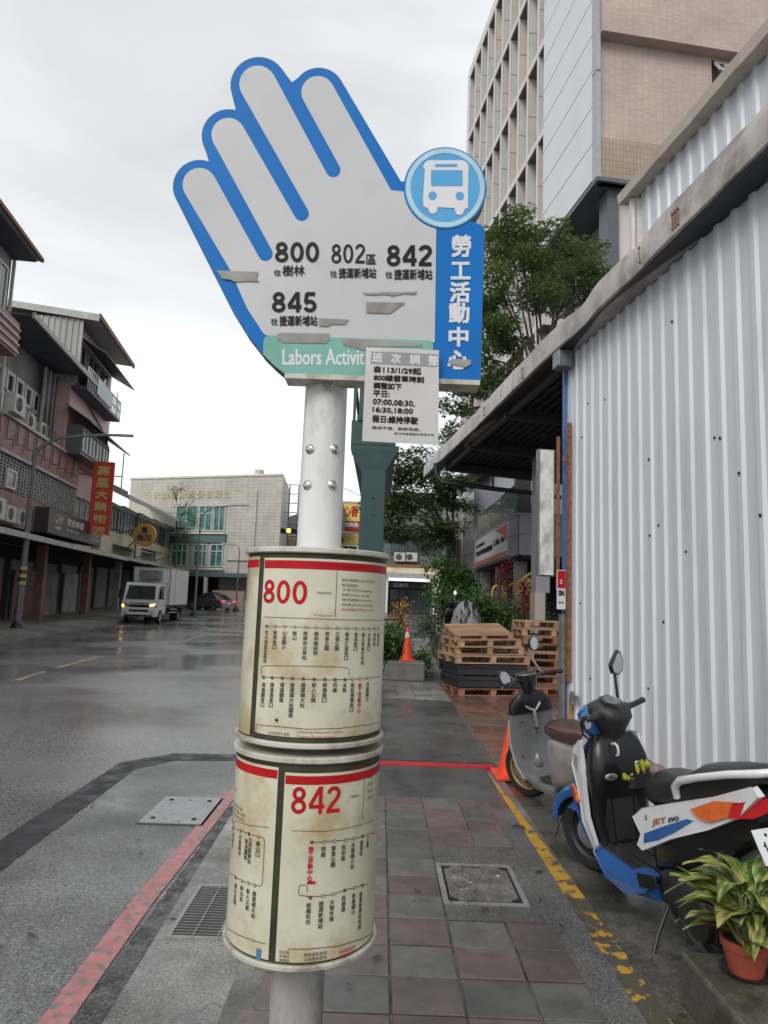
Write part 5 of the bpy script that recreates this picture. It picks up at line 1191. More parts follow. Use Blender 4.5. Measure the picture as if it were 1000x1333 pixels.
# -- tin shed: local frame at its near-street corner, +y along the wall away from us, +x into the shed
SO, SA = (2.755, 10.1), R(6.7)
def sfr(x, y, z=0):
    c, q = math.cos(SA), math.sin(SA); return Vector((SO[0] + x*c - y*q, SO[1] + x*q + y*c, z))
shed = thing('tin_shed', 'white corrugated tin shed with dented metal gutter filling the right side', 'shed', (SO[0], SO[1], 0), SA)
spl = lambda u, d_, z: (-d_, -u, z)
for i in range(7):
    ob('cladding_sheet', corrug(i*1.62, (i+1)*1.62, .27, .030, .02, 5.5, spl), MT['tin'], shed, smooth=0)
wbox(shed, 'inner_wall', MT['steel'], .02, .10, -12, 0, 0, 5.5)
rs = random.Random(3); 
for i in range(60):
    u = rs.uniform(.2, 9.5); u = round(u / .27) * .27 + rs.choice([.08, .17, .22]); z = rs.choice([.9, 1.7, 2.5, 3.3, 4.1, 4.8]) + rs.gauss(0, .18)
    onrib = ((u % .27) / .27) > .66
    o = ob('screw', M().lathe([(.017, 0), (.012, .008)], n=7), MT['ink'], shed) if i == 0 else dup(scr, shed)
    if i == 0: scr = o
    o.rotation_euler = (0, R(-90), 0); o.location = (-.036 if onrib else -.001, -u, z)
# gutter: a folded sheet, dented
gm = M(); rg_ = random.Random(12); prof = [(-.02, 5.44), (-.285, 5.455), (-.30, 5.47), (-.305, 5.60), (-.30, 5.74), (-.285, 5.83), (-.02, 5.90)]
yy = [-9 + i * .18 for i in range(112)]; dents = [(rg_.uniform(-8.5, 10.5), rg_.uniform(.1, .35), rg_.uniform(-.035, .03)) for _ in range(26)]
for y in yy:
    dd = sum(a * math.exp(-((y-c)/w)**2) for c, w, a in dents)
    gm.v += [(x - (dd if 0 < j < 6 else 0), y, z + (dd*.5 if j > 2 else 0) + .012*math.sin(y*.9)) for j, (x, z) in enumerate(prof)]
n_ = len(prof); gm.f = [(i*n_+j, i*n_+j+1, (i+1)*n_+j+1, (i+1)*n_+j) for i in range(len(yy)-1) for j in range(n_-1)]
gut_ = ob('gutter', gm, MT['gutterm'], shed, smooth=24)
ob('gutter_lip', M().box(-.27,-.0,-9,10.95,5.44,5.455), MT['darksteel'], gut_, smooth=0)
for y, sc_ in ((-3.55, 1), (-2.75, .5), (3.9, .4), (1.4,.35)):
    for k in range(3 if sc_ == 1 else 1): ob('gutter_strap', M().tube([(-.30, y+.05*k, 5.5), (-.322, y+.05*k-.01, 5.6), (-.312, y+.05*k+.02, 5.72)], .007, 5).ball((-.318, y+.05*k, 5.69), .014, n=6, m=4).ball((-.315, y+.05*k, 5.52), .014, n=6, m=4), MT['rust'], gut_)
# roof slope and raised second tier set back from the gutter
ob('roof', M().prism([(-.02,-12,5.80),(1.75,-12,6.1),(1.75,11,6.1),(-.02,11,5.80)], (0,0,.03)), MT['corr'], shed, smooth=0)
u2 = ob('upper_wall', corrug(0, 11, .27, .035, 5.9, 8.25, lambda u, d_, z: (1.1 - d_ + .03*u, -.1 - u, z)), MT['tin'], shed, smooth=0)
ob('upper_end_wall', M().box(1.12, 6, -.15, -.08, 5.9, 8.3), MT['tin'], shed, smooth=0)
g2 = M(); g2.v = []
for i in range(60):
    y = .22 - i*.2; w_ = .008*math.sin(i*.8)+.006*math.sin(i*2.1)
    g2.v += [(1.05+.03*(.6-y)+w_, y, 8.12), (.86+.03*(.6-y)+w_, y, 8.12), (.84+.03*(.6-y)+w_, y, 8.27+w_), (1.05+.03*(.6-y)+w_, y, 8.31)]
g2.f = [(i*4+j, i*4+(j+1) % 4, (i+1)*4+(j+1) % 4, (i+1)*4+j) for i in range(59) for j in range(4)] + [(0,1,2,3)]
ob('upper_gutter', g2, mat('pale_gutter', (.50,.44,.38), (.36,.30,.25), rough=.5, scale=3, grime=(.2,.15,.11), gscale=3), shed, smooth=0)
ob('downpipe', M().tube([(1.02,.02,8.1),(1.02,.02,5.9)], .06, 8), MT['framew'], shed)
# open canopy that carries on beyond the corner: dark ribbed underside
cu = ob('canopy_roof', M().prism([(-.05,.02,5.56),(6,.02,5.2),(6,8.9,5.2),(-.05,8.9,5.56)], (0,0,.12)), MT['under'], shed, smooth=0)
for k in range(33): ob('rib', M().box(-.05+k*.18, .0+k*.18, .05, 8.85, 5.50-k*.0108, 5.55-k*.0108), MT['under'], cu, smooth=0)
for y in (.2, 3.1, 6.0, 8.7): ob('end_board', M().prism([(-.05,8.86,5.60),(6,8.86,5.25),(6,8.86,4.95),(-.05,8.86,5.28)], (0,.03,0)), MT['under'], cu, smooth=0) if y == .2 else None
for y in (.2, 3.1, 6.0, 8.7): ob('beam', M().bar((-.1,y,5.38),(6,y,5.02),.12,.22), MT['darksteel'], cu, smooth=0)
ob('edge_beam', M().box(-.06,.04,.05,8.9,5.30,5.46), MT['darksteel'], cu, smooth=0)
p = lambda px, py, y: tuple(hit(px, py, SO, SA, 1, y))
ob('drain_elbow', M().tube([p(567,603,8.8), p(568,618,8.8), p(575,627,8.7), p(640,636,8.6), p(702,643,8.6), p(730,648,8.6)], .065, 10), MT['darksteel'], cu)
ob('hanger', M().bar(p(641,615,8.6), p(642,636,8.6), .05, .05), MT['darksteel'], cu, smooth=0)
# corner posts, rusty bars, latch, light box
ob('corner_post', M().box(-.10,-.005,.02,.09,0,5.4), MT['blue'], shed, smooth=0)
ob('corner_trim', M().box(-.05,.02,-.12,.015,0,5.44), MT['tin'], shed, smooth=0)
ob('grey_post', M().box(-.16,-.105,-.06,.06,0,1.55), MT['steel'], shed, smooth=0)
rb_ = ob('rusty_bar', M().box(-.10,-.052,-.16,-.07,.62,4.35), MT['rust'], shed, smooth=0)
ob('rusty_bar', M().box(-.17,-.13,.1,.15,1.9,4.2), MT['rust'], shed, smooth=0)
ob('bracket', M().box(-.17,-.06,-.12,-.08,3.78,3.83), MT['rust'], rb_, smooth=0)
ob('orange_bar', M().box(-.09,-.055,-.20,-.16,.02,.45), mat('orange_paint', (.5,.22,.03), rough=.5), shed, smooth=0)
ob('conduit_box', M().box(-.30,-.08,-.25,.0,5.18,5.44), MT['steel'], shed, smooth=0, bevel=.02)
lt = ob('latch', M().box(-.08,-.05,-.42,-.14,.40,.45).box(-.12,-.08,-.34,-.28,.36,.50), MT['steel'], shed, smooth=0)
ob('padlock', M().lathe([(.04,-.13),(.04,-.10)], (0,0,0), 'x', 12).xf(lambda q: q + Vector((0,-.31,.34))), MT['alu'], lt)
c = sfr(-.235, .35, 2.1)
t = thing('light_box', 'weathered white acrylic light box hanging by the corner post of the shed', 'light box', c, SA)
ob('casing', M().box(-.14,.12,0,.12,0,1.95), MT['steel'], t, smooth=0); ob('face', M().box(-.12,.09,-.03,-.002,.02,1.93), MT['acryl'], t, smooth=0)
c = sfr(-.17, .0, 1.62); t = thing('notice_plate', 'small red and white notice plate fixed on the blue corner post', 'sign', c, SA)
ob('plate', M().box(-.08,.05,-.105,-.10,0,.56), MT['white'], t, smooth=0); ob('red_panel', M().box(-.07,.045,-.111,-.106,.30,.55), MT['sred'], t, smooth=0)
m = M(); word(m, 'C', (-.04,.36,.0,.42), lambda u, v, l: Vector((u, -.113-l, v)), .006, .001); ob('letter', m, MT['white'], t, smooth=0)
m = M(); word(m, 'SIN', (-.06,.19,.03,.27), lambda u, v, l: Vector((u, -.107-l, v)), .006, .001); word(m, '··', (-.05,.08,.02,.11), lambda u, v, l: Vector((u, -.107-l, v)), .008, .001); ob('lettering', m, MT['ink'], t, smooth=0)

# -- tower: facade grid, white clad corner volume, tiled flank
TO, TA = (5.1, 30.0), R(8.3)
tw = thing('office_tower', 'tall beige office tower with deep window grid and white clad corner', 'building', (TO[0], TO[1], 0), TA)
wbox(tw, 'core_wall', MT['win'], .85, 12, -4.9, 7.0, 0, 32.3)
ob('end_wall', M().box(-.02,12,7.0,7.35,0,32.6), MT['panelw'], tw, smooth=0)
for k in range(7):
    z = 32.3 - k*3.95
    ob('floor_band', M().box(-.05,.85,-4.95,7.0,z-.28,z+ (.35 if k == 0 else 0)), MT['stone'], tw, smooth=0)
    ob('soffit', M().box(.0,.84,-4.9,6.99,z-.30,z-.283), MT['soffit'], tw, smooth=0)
    if k < 6:
        i = 0; y = -4.2
        while y < 6.8:
            mt = MT['stonein'] if (i + k) % 2 else MT['palefin']
            f_ = ob('fin', M().box(0,.80 if (i+k) % 2 else .5,y,y+.12,z-3.95,z-.301), mt, tw, smooth=0)
            ob('fin_edge', M().box(-.045,-.002,y-.03,y+.12,z-3.95,z-.301), MT['stone'], f_, smooth=0)
            ob('joint', M().box(-.004,.81,y-.004,y-.001,z-2.1,z-2.06), MT['soffit'], f_, smooth=0)
            if i % 2: ob('window', M().box(.80,.845,y+.2,y+1.0,z-3.6,z-.4).box(.74,.80,y+.2,y+.26,z-3.6,z-.4).box(.74,.80,y+.94,y+1.0,z-3.6,z-.4).box(.74,.80,y+.26,y+.94,z-2.1,z-2.0), MT['metalgrey'], tw, smooth=0); ob('pane', M().box(.76,.79,y+.27,y+.93,z-3.55,z-.45), MT['glass'], tw, smooth=0)
            y += 1.22; i += 1
wc_ = wbox(tw, 'corner_volume', MT['panelw'], -.05, 12, -9.3, -4.96, 15.6, 34)
pz = 15.35; k = 0
while pz < 34:
    ob('cladding_panel', M().box(-.10,-.052,-9.28,-4.97,pz+.02,pz+1.28), MT['panelw'], wc_, smooth=0); pz += 1.3; k += 1
ob('backing', M().box(-.06,-.051,-9.28,-4.97,15.35,34), MT['framed'], wc_, smooth=0)
hy = lambda px, py, off=-9.45: hit(px, py, TO, TA, 1, off)
xt = hy(779, 100).x
for k in range(5): ob('corner_trim', M().box(-.10,xt,-9.62,-9.31,15.3+k*3.75,19.0+k*3.75), MT['metalgrey'], wc_, smooth=0)
ob('soffit', M().box(-.08,3.2,-9.60,-5.0,15.2,15.34), MT['slate'], wc_, smooth=0)
xa, xb = xt + .005, hy(960, 60).x; ztop, zmid = hy(800, 52).z, hy(800, 182).z
ob('flank_recess', M().box(xa, xb, -9.34, -9.302, zmid, ztop), MT['brick'], wc_, smooth=0)
fb = M(); fb.box(xa, 14, -9.75, -9.31, ztop, 34)
ob('flank_beam', fb, MT['brick'], wc_, smooth=0)
ob('flank_pier', M().box(xb, 14, -9.74, -9.31, 15.2, ztop - .002), MT['brick'], wc_, smooth=0)
ob('flank_base', M().box(xa, xb-.002, -9.50, -9.31, 15.2, zmid), MT['brick2'], wc_, smooth=0)
a, b_ = hy(926, 110, -9.3), hy(954, 84, -9.3)
fw_ = ob('flank_window', M().box(a.x, b_.x, -9.34, -9.305, a.z, b_.z), MT['dark'], wc_, smooth=0)
sh_ = M(); w_, h_ = b_.x - a.x, b_.z - a.z
for q0, q1 in (((0,0),(1,0)),((0,1),(1,1)),((0,0),(0,1)),((1,0),(1,1)),((.5,0),(.5,1))):
    P_ = lambda s_: (a.x+.1 + s_[0]*(w_-.15), -9.36 - (1-s_[1])*.35, a.z+.25 + s_[1]*(h_-.35)); sh_.bar(P_(q0), P_(q1), .07, .07)
ob('open_sash', sh_, MT['framew'], fw_, smooth=0)
ob('recessed_wall', mk := M().box(1.2, 14, -8.0, -5.0, 0, 15.19), mat('ribbed_siding', (.30,.27,.28), (.25,.225,.235), rough=.5), tw, smooth=0)
for k in range(12): ob('siding_rib', M().box(1.14, 1.198, -7.9+k*.24, -7.84+k*.24, 6, 15.15), MT['metalgrey'], tw, smooth=0)
a = hit(791, 300, TO, TA, 1, -9.2); b_ = hit(806, 300, TO, TA, 1, -9.2)
ob('steel_pier', M().box(a.x, b_.x, -9.2, -8.6, 3, 15.19), MT['slate'], tw, smooth=0)
ob('lower_flank', M().box(b_.x+.05, 14, -9.0, -8.05, 0, 15.19), MT['stonein'], tw, smooth=0)

# -- grey clad building with the glass balcony and banner
gb = thing('clad_building', 'grey panel-clad building with glass-railed balcony over a dark undercroft', 'building', (3.94, 20, 0), 0)
wbox(gb, 'balcony_parapet', MT['metalgrey'], 0, .12, 0, 9.5, 3.10, 4.28)
bp_ = [c for c in gb.children if c.name.startswith('balcony_parapet')][0]
for i in range(7):
    for j in range(2): ob('cladding_panel', M().box(-.05,-.002,.02+i*1.35,1.34+i*1.35,3.12+j*.6,3.70+j*.57), MT['greypanel'], bp_, smooth=0)
for i in range(4):
    for j in range(2): ob('cladding_panel', M().box(.0+i*.7,.68+i*.7,-.05,-.003,3.12+j*.6,3.70+j*.57), MT['greypanel'], bp_, smooth=0)
ob('front_parapet', M().box(-.0,3.0,0,.12,3.10,4.28), MT['metalgrey'], bp_, smooth=0)
ob('coping', M().box(-.07,.14,-.06,9.5,4.282,4.33).box(.14,3,-.06,.14,4.282,4.33), MT['metalgrey'], bp_, smooth=0)
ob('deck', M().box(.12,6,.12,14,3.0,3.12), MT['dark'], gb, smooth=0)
for i in range(5): ob('glass_rail', M().box(.03,.05,.9+i*1.7,2.55+i*1.7,4.335,5.25), MT['greenglass'], gb, smooth=0)
ob('handrail', M().box(.02,.06,.9,9.4,5.255,5.30), MT['chrome'], gb, smooth=0)
uw = ob('upper_wall', M().box(1.3,9,2.5,14,3.12,9.0), MT['greypanel'], gb, smooth=0)
for i in range(8): ob('wall_panel', M().box(1.24,1.298,2.55+i*1.4,3.9+i*1.4,4.3,6.4), MT['greypanel'] if i % 2 else MT['metalgrey'], uw, smooth=0)
for i in range(4): window_x(uw, 1.238, 3.2+i*2.8, 4.3+i*2.8, 4.4, 6.3, nx=-1, mt_f=MT['metalgrey'], mull=1)
ob('dark_pier', M().box(.02,.42,.35,.9,3.12,6.2), MT['darksteel'], gb, smooth=0)
fwg = ob('far_wing', M().box(-.02,6,9.55,14.6,2.0,6.6), MT['greypanel'], gb, smooth=0)
for i in range(2):
    for j in range(3): ob('cladding_panel', M().box(-.06,-.022,9.6+i*2.5,12.05+i*2.5,2.5+j*1.36,3.83+j*1.36), MT['greypanel'], fwg, smooth=0)
ob('end_bay', M().box(-.95,-.061,13.2,14.6,1.9,6.7), MT['beigepanel'], fwg, smooth=0)
for j in range(3): ob('cladding_panel', M().box(-.94,-.08,13.15,13.198,2.0+j*1.55,3.52+j*1.55), MT['beigepanel'], fwg, smooth=0)
window_y(fwg, 13.15, -.88, -.2, 2.9, 4.7, mt_f=MT['framed'], mull=1)
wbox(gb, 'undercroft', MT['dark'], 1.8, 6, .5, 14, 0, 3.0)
for y in (1.2, 4.6, 8.4): wbox(gb, 'column', MT['wallgrey'], .15, .5, y, y+.4, 0, 3.0)
# banner on the parapet
PB = lambda px, py: hit(px, py, (3.94, 20), 0, 0, -.09)
a, b_, c_, d_ = PB(619,704), PB(661,680), PB(660,724), PB(619,737)
t = thing('banner', 'white and red printed banner hung on the grey balcony parapet', 'banner', (3.94, 20, 0))
zt_, zb_ = (a.z + b_.z) / 2, (c_.z + d_.z) / 2; y0, y1 = b_.y, a.y
ob('cloth', M().box(-.10,-.055,y0,y1,zb_,zt_), MT['bannerw'], t, smooth=0)
ob('red_edge', M().box(-.106,-.101,y0+.02,y1-.02,zb_+.02,zb_+.16), MT['bannerr'], t, smooth=0)
ob('red_flash', M().tess([(-.106,y0+.05,zt_-.05),(-.106,y0+.05,zt_-.62),(-.106,y0+.9,zt_-.32),(-.106,y0+2.4,zt_-.05)]), MT['bannerr'], t, smooth=0)
bf = lambda u, v, l: Vector((-.104 - l, y1 - u*(y1-y0), zb_ + v*(zt_-zb_)))
m = M(); word(m, '勞動活動場租借服務', (.05,.36,.62,.55), bf, .01, .001); word(m, '新北市政府勞工', (.05,.68,.38,.80), bf, .008, .001); word(m, 'Coffee Bar', (.64,.45,.95,.66), bf, .006, .001); ob('lettering', m, MT['ink'], t, smooth=0)
# pillar in front of the undercroft
t = thing('wall_pillar', 'narrow grey wall pillar with beige stone foot left of the shed corner', 'pillar', (3.45, 15.2, 0))
x0, x1 = D(698, 720, 15.2).x - 3.45, D(716, 720, 15.2).x - 3.45
ob('shaft', M().box(x0,x1,0,.5,1.95,5.0), MT['greypanel'], t, smooth=0); ob('foot', M().box(x0-.02,x1-.1,-.02,.5,0,1.948), MT['beigepanel'], t, smooth=0)
# yellow stair rails
st_ = thing('stair', 'short flight of steps with curled yellow handrails behind the plants', 'stairs', (3.5, 19.0, 0))
for k in range(6): ob('step', M().box(.1+k*.28,2.6,0,1.6,k*.17,(k+1)*.17-.002), MT['conc'], st_, smooth=0)
Yr = 18.8
q = lambda px, py: tuple(D(px, py, Yr) - Vector((3.5, 19.0, 0)))
for pth_ in ([(642,792),(641,768),(644,763),(651,762),(654,767),(654,780),(650,784)], [(660,785),(660,766),(664,761),(671,760),(674,765),(673,776),(668,778)], [(674,785),(674,758),(720,726)], [(676,771),(712,748)], [(684,775),(694,766),(690,756),(700,752)], [(688,786),(688,752)], [(700,778),(700,744)]):
    ob('handrail', M().tube([q(*a_) for a_ in pth_], .035, 6), MT['ylw'], st_)

# ================================================================ TRUCK AND CAR
def yz(pts, x0, x1):                                     # outline in (y, z) pushed along x
    return M().prism([(x0, y, z) for y, z in pts], (x1 - x0, 0, 0))
def wheel(par, x, y, r, w, rim_mt=None, name='wheel'):
    """axle along x; tyre, rim and hub as one part with sub-parts"""
    t_ = ob(name, M().lathe([(r*.62,-w/2),(r*.9,-w/2),(r,-w*.3),(r,w*.3),(r*.9,w/2),(r*.62,w/2)], (x, y, r), 'x', 28, cap=False), MT['tyre'], par)
    ob('rim', M().lathe([(r*.62,-w*.4),(r*.55,-w*.1),(r*.2,-w*.05),(r*.18,-w*.4)], (x, y, r), 'x', 20).lathe([(r*.62,w*.4),(r*.55,w*.1),(r*.2,w*.05),(r*.18,w*.4)], (x, y, r), 'x', 20), rim_mt or MT['alu'], t_)
    return t_
def make_truck(loc, rotz):
    """cab-over box truck, front towards -y"""
    t = thing('box_truck', 'small white box truck with lit headlights driving towards the bus stop', 'truck', loc, rotz)
    prof = [(0,.50),(-.02,1.02),(.06,1.28),(.34,2.02),(.42,2.10),(1.58,2.14),(1.62,.62),(1.45,.52)]
    ob('cab', yz(prof, -.86, .86), MT['truckw'], t, bevel=.05, seg=3)
    ws = ob('windscreen', M().add([(-.76,.045,1.26),(.76,.045,1.26),(.69,.31,1.97),(-.69,.31,1.97)], [(0,1,2,3)]).xf(lambda p: p + Vector((0,-.025,.0))), MT['glass'], t, smooth=0)
    ob('wiper', M().bar((-.4,.01,1.27),(.0,.14,1.66),.02,.02).bar((.2,.01,1.27),(.55,.12,1.6),.02,.02), MT['darksteel'], ws, smooth=0)
    for sx in (-1, 1):
        ob('side_window', M().prism([(sx*.862,.20,1.30),(sx*.862,.42,1.95),(sx*.862,1.25,1.98),(sx*.862,1.25,1.25)], (sx*.006,0,0)), MT['glass'], t, smooth=0)
        ob('mirror', M().box(min(sx*1.0,sx*1.12),max(sx*1.0,sx*1.12),-.02,.08,1.3,1.75).bar((sx*.86,.1,1.85),(sx*1.05,.02,1.75),.03,.03), MT['sblk'], t, smooth=0, bevel=.02)
        hl = ob('headlight', M().prism([(sx*.45,-.035,.88),(sx*.80,-.035,.93),(sx*.84,-.035,1.06),(sx*.56,-.035,1.02)], (0,.04,0)), MT['headl'] if sx > 0 else MT['alu'], t, smooth=0)
        ob('indicator', M().box(min(sx*.80,sx*.9),max(sx*.80,sx*.9),-.04,.03,.86,.98), MT['amber'] if sx < 0 else MT['amb'], t, smooth=0)
        ob('door_line', M().box(min(sx*.861,sx*.866),max(sx*.861,sx*.866),.30,.315,.62,1.98).box(min(sx*.861,sx*.866),max(sx*.861,sx*.866),1.28,1.295,.62,1.98), MT['framed'], t, smooth=0)
    ob('grille', M().box(-.52,.52,-.045,-.0,.86,.98).box(-.46,.46,-.045,0,1.03,1.07), MT['sblk'], t, smooth=0)
    ob('bumper', M().box(-.9,.9,-.10,.25,.36,.80), MT['truckw'], t, bevel=.04)
    ob('bumper_intake', M().box(-.5,.5,-.108,-.102,.62,.72).box(-.72,.72,-.106,-.102,.38,.46), MT['sblk'], t, smooth=0)
    ob('fog_lamp', M().lathe([(.07,-.11),(.05,-.12)], (-.68,0,.56), 'y', 12).lathe([(.07,-.11),(.05,-.12)], (.68,0,.56), 'y', 12), MT['alu'], t)
    ob('number_plate', M().box(-.18,.18,-.118,-.109,.48,.60), MT['plate_'], t, smooth=0)
    bx_ = ob('cargo_box', M().box(-1.02,1.02,1.78,5.5,.98,2.98), MT['truckw'], t, smooth=0, bevel=.02)
    for x in (-1.0, 1.0): ob('corner_strip', M().box(x-.035,x+.035,1.74,1.775,.98,2.98), MT['alu'], bx_, smooth=0)
    ob('seam', M().box(1.021,1.03,2.7,2.73,1.0,2.96), MT['framed'], bx_, smooth=0)
    ob('top_rail', M().box(-1.04,1.04,1.74,5.52,2.981,3.02), MT['alu'], bx_, smooth=0)
    ob('cooling_unit', M().box(-.55,.55,1.25,1.735,2.35,2.85), MT['steel'], t, smooth=0, bevel=.03)
    ob('chassis', M().box(-.42,.42,.4,5.3,.55,.75).box(-.9,-.7,1.9,3.2,.45,.9).box(.7,.9,1.9,3.2,.5,.62), MT['darksteel'], t, smooth=0)
    ob('side_guard', M().box(.92,.96,2.2,3.6,.55,.60).box(.92,.96,2.2,3.6,.72,.77), MT['fascia'], t, smooth=0)
    for x in (-.80, .80): wheel(t, x, .75, .36, .22, MT['fascia'])
    for x in (-.74, .74): wheel(t, x, 4.1, .36, .42, MT['fascia'])
    for x in (-.74, .74): ob('mudguard', M().bar((x,3.65,.84),(x,4.55,.84),.44,.03).bar((x,4.56,.84),(x,4.62,.45),.44,.02), MT['darksteel'], t, smooth=0)
    return t
make_truck((-12.55, 36.4, 0), R(1))

def make_car(loc, rotz):
    t = thing('parked_car', 'dark grey sedan with glowing red tail lights in front of the office', 'car', loc, rotz)
    # length along y, front at -y
    secs = [(-2.25,.50,.62,.18),(-2.1,.66,.76,.24),(-1.2,.80,.84,.33),(-.75,.86,.85,.36),(.9,.93,.86,.38),(1.75,.95,.84,.38),(2.2,.86,.80,.30),(2.28,.62,.72,.18)]
    ob('body', M().loft([[(hw*sx, y, z) for sx, z in ((-1,.30),(-1.03,.55),(-1.0,top*.92),(-.88,top),(.88,top),(1.0,top*.92),(1.03,.55),(1,.30),(.8,.2),(-.8,.2))] for y, top, hw, _ in secs]), MT['car'], t, smooth=40)
    cab = [(-1.0,.84,.74,.86),(-.25,1.38,.58,.75),(.35,1.44,.58,.76),(1.1,1.30,.58,.74),(1.85,.94,.70,.8)]
    ob('glasshouse', M().loft([[(-hw2,y,.80),(-hw1,y,top-.02),(-hw1*.7,y,top),(hw1*.7,y,top),(hw1,y,top-.02),(hw2,y,.80)] for y, top, hw1, hw2 in cab]), MT['glass'], t, smooth=30)
    ob('roof', M().loft([[(-hw1-.01,y,top),(-hw1*.7,y,top+.03),(hw1*.7,y,top+.03),(hw1+.01,y,top)] for y, top, hw1, _ in cab[1:4]]), MT['car'], t, smooth=40)
    for sx in (-1, 1):
        for y, y2, z in ((-.28,-.95,1.36),(.35,.38,1.42),(1.12,1.8,1.27)): ob('window_pillar', M().bar((sx*.60,y,z),(sx*.80,y2,.86),.07,.05), MT['car'], t, smooth=0)
        ob('tail_light', M().box(min(sx*.45,sx*.8),max(sx*.45,sx*.8),2.2,2.3,.68,.84), MT['tailr'], t, smooth=0, bevel=.02)
        ob('mirror', M().ball((sx*.95,-.6,.95), .1, .07, .06), MT['car'], t)
        for y in (-1.35, 1.35): wheel(t, sx*.77, y, .31, .2)
    ob('number_plate', M().box(-.2,.2,2.28,2.30,.55,.66), MT['plate_'], t, smooth=0)
    return t
pc = D(274, 780, 55.5); make_car((pc.x, 55.5, gz(55.5) + .02), R(236)).scale = (.92, .92, .95)

# ================================================================ CONES, PLANTER BLOCK, PALLETS
def make_cone(loc, label, h=.72, group='orange traffic cones', s=1.0, band=True):
    t = thing('traffic_cone', label, 'traffic cone', loc, 0, group)
    ob('base', M().box(-.19*s,.19*s,-.19*s,.19*s,0,.035), MT['cone'], t, smooth=0, bevel=.01)
    ob('cone', M().lathe([(.145*s,.035),(.14*s,.06),(.03*s,h),(.02*s,h+.005)], n=24), MT['cone'], t)
    r = lambda z: (.14 + (.03-.14)*(z-.06)/(h-.06))*s + .002
    if band: ob('reflective_band', M().lathe([(r(h*.70),h*.70),(r(h*.86),h*.86)], n=24, cap=False), MT['reflect'], t)
    return t
blk = solo('concrete_block', M().box(.21,.98,14.75,15.35,0,.40), MT['conc'], 'dark square concrete block supporting the far orange cone', 'concrete block', (.6, 15.05, 0), smooth=0, bevel=.03)
make_cone((.60, 15.02, .40), 'orange cone with a pale band standing on a concrete block', s=.85, h=.70)
make_cone((1.33, 6.9, .02), 'red cone without band on the yellow line behind the grey scooter', h=.62, band=False)

pm = {}
def pbox(name, x, y, z, mt):
    k_ = (name, x, y, z, mt.name)
    if k_ not in pm:
        m = M().box(-x/2, x/2, -y/2, y/2, -z/2, z/2); me = bpy.data.meshes.new(name); me.from_pydata(m.v, [], m.f); me.materials.append(mt); pm[k_] = me
    return pm[k_]
def pallet(loc, rotz, label, group, mt, tilt=(0,0), L_=1.3, W_=1.0, slab=False):
    t = thing('pallet', label, 'pallet', loc, rotz, group); t.rotation_euler = (tilt[0], tilt[1], rotz)
    def put(me, x, y, z):
        o = bpy.data.objects.new(me.name, me); COL.objects.link(o); o.parent = t; o.location = (x, y, z)
    if slab:
        ob('deck', M().box(-L_/2,L_/2,-W_/2,W_/2,.13,.21), mt, t, smooth=0, bevel=.012)
        ob('skirt', M().box(-L_/2,L_/2,-W_/2,-W_/2+.04,.02,.129).box(-L_/2,L_/2,W_/2-.04,W_/2,.02,.129), mt, t, smooth=0)
        for x in (-.6, 0, .6): ob('runner', M().box(x-.07 if x >= 0 else x-.05, x+.05 if x <= 0 else x+.03, -W_/2+.05, W_/2-.05, 0, .129), mt, t, smooth=0)
        return t
    for i in range(5): put(pbox('deck_board', L_, .14, .022, mt), 0, -W_/2+.07+i*(W_-.14)/4, .134)
    for x in (-L_/2+.05, 0, L_/2-.05): put(pbox('cross_board', .10, W_, .020, mt), x, 0, .113)
    for x in (-L_/2+.05, 0, L_/2-.05):
        for y in (-W_/2+.06, 0, W_/2-.06): put(pbox('block', .10, .11, .08, mt), x, y, .062)
    for y in (-W_/2+.06, 0, W_/2-.06): put(pbox('base_board', L_, .11, .020, mt), 0, y, .011)
    return t
GP = 'pallets stacked by the planting'
a0 = R(12); bx0, by0 = 1.98, 13.3
pallet((bx0+.02, by0, 0), a0, 'reddish wooden pallet at the very bottom of the front pallet stack', GP, MT['wood_r'])
for k in range(2): pallet((bx0-.03*k, by0-.02, .15+k*.215), a0+.02*k, ['lower black plastic pallet, directly on the reddish pallet', 'upper black plastic pallet, under the wooden ones'][k], GP, MT['blackpl'], slab=True, L_=1.36, W_=1.05)
pallet((bx0-.03, by0-.05, .585), a0+.03, 'wooden pallet lying on the upper black plastic pallet', GP, MT['wood'], L_=1.42, W_=1.1)
pallet((bx0-.03, by0+.04, .735), a0-.04, 'wooden pallet third from the top of the front stack', GP, MT['wood'], tilt=(.0,-.01), L_=1.3)
pallet((bx0-.07, by0+.0, .885), a0+.05, 'wooden pallet second from the top of the front stack', GP, MT['wood'], tilt=(.02,-.02), L_=1.22)
pallet((bx0-.12, by0+.04, 1.04), a0-.02, 'tilted pale pallet on top of the front stack', GP, MT['wood'], tilt=(.22,-.04), L_=1.12, W_=.8)
ords = ['lowest', 'second lowest', 'third lowest', 'fourth from the ground', 'middle', 'fourth highest', 'third highest', 'second highest', 'topmost']
rp_ = random.Random(2)
for k in range(9): pallet((3.45+rp_.uniform(-.06,.06), 14.2+rp_.uniform(-.05,.05), k*.152), R(4)+rp_.uniform(-.09,.09), ords[k] + ' wooden pallet in the tall rear stack by the shed post', 'pallets in the rear stack', MT['wood'] if k % 3 else MT['wood_r'], L_=1.25)
pallet((2.95, 13.6, 0), R(20), 'single wooden pallet lying between the two pallet stacks', GP, MT['wood_r'])

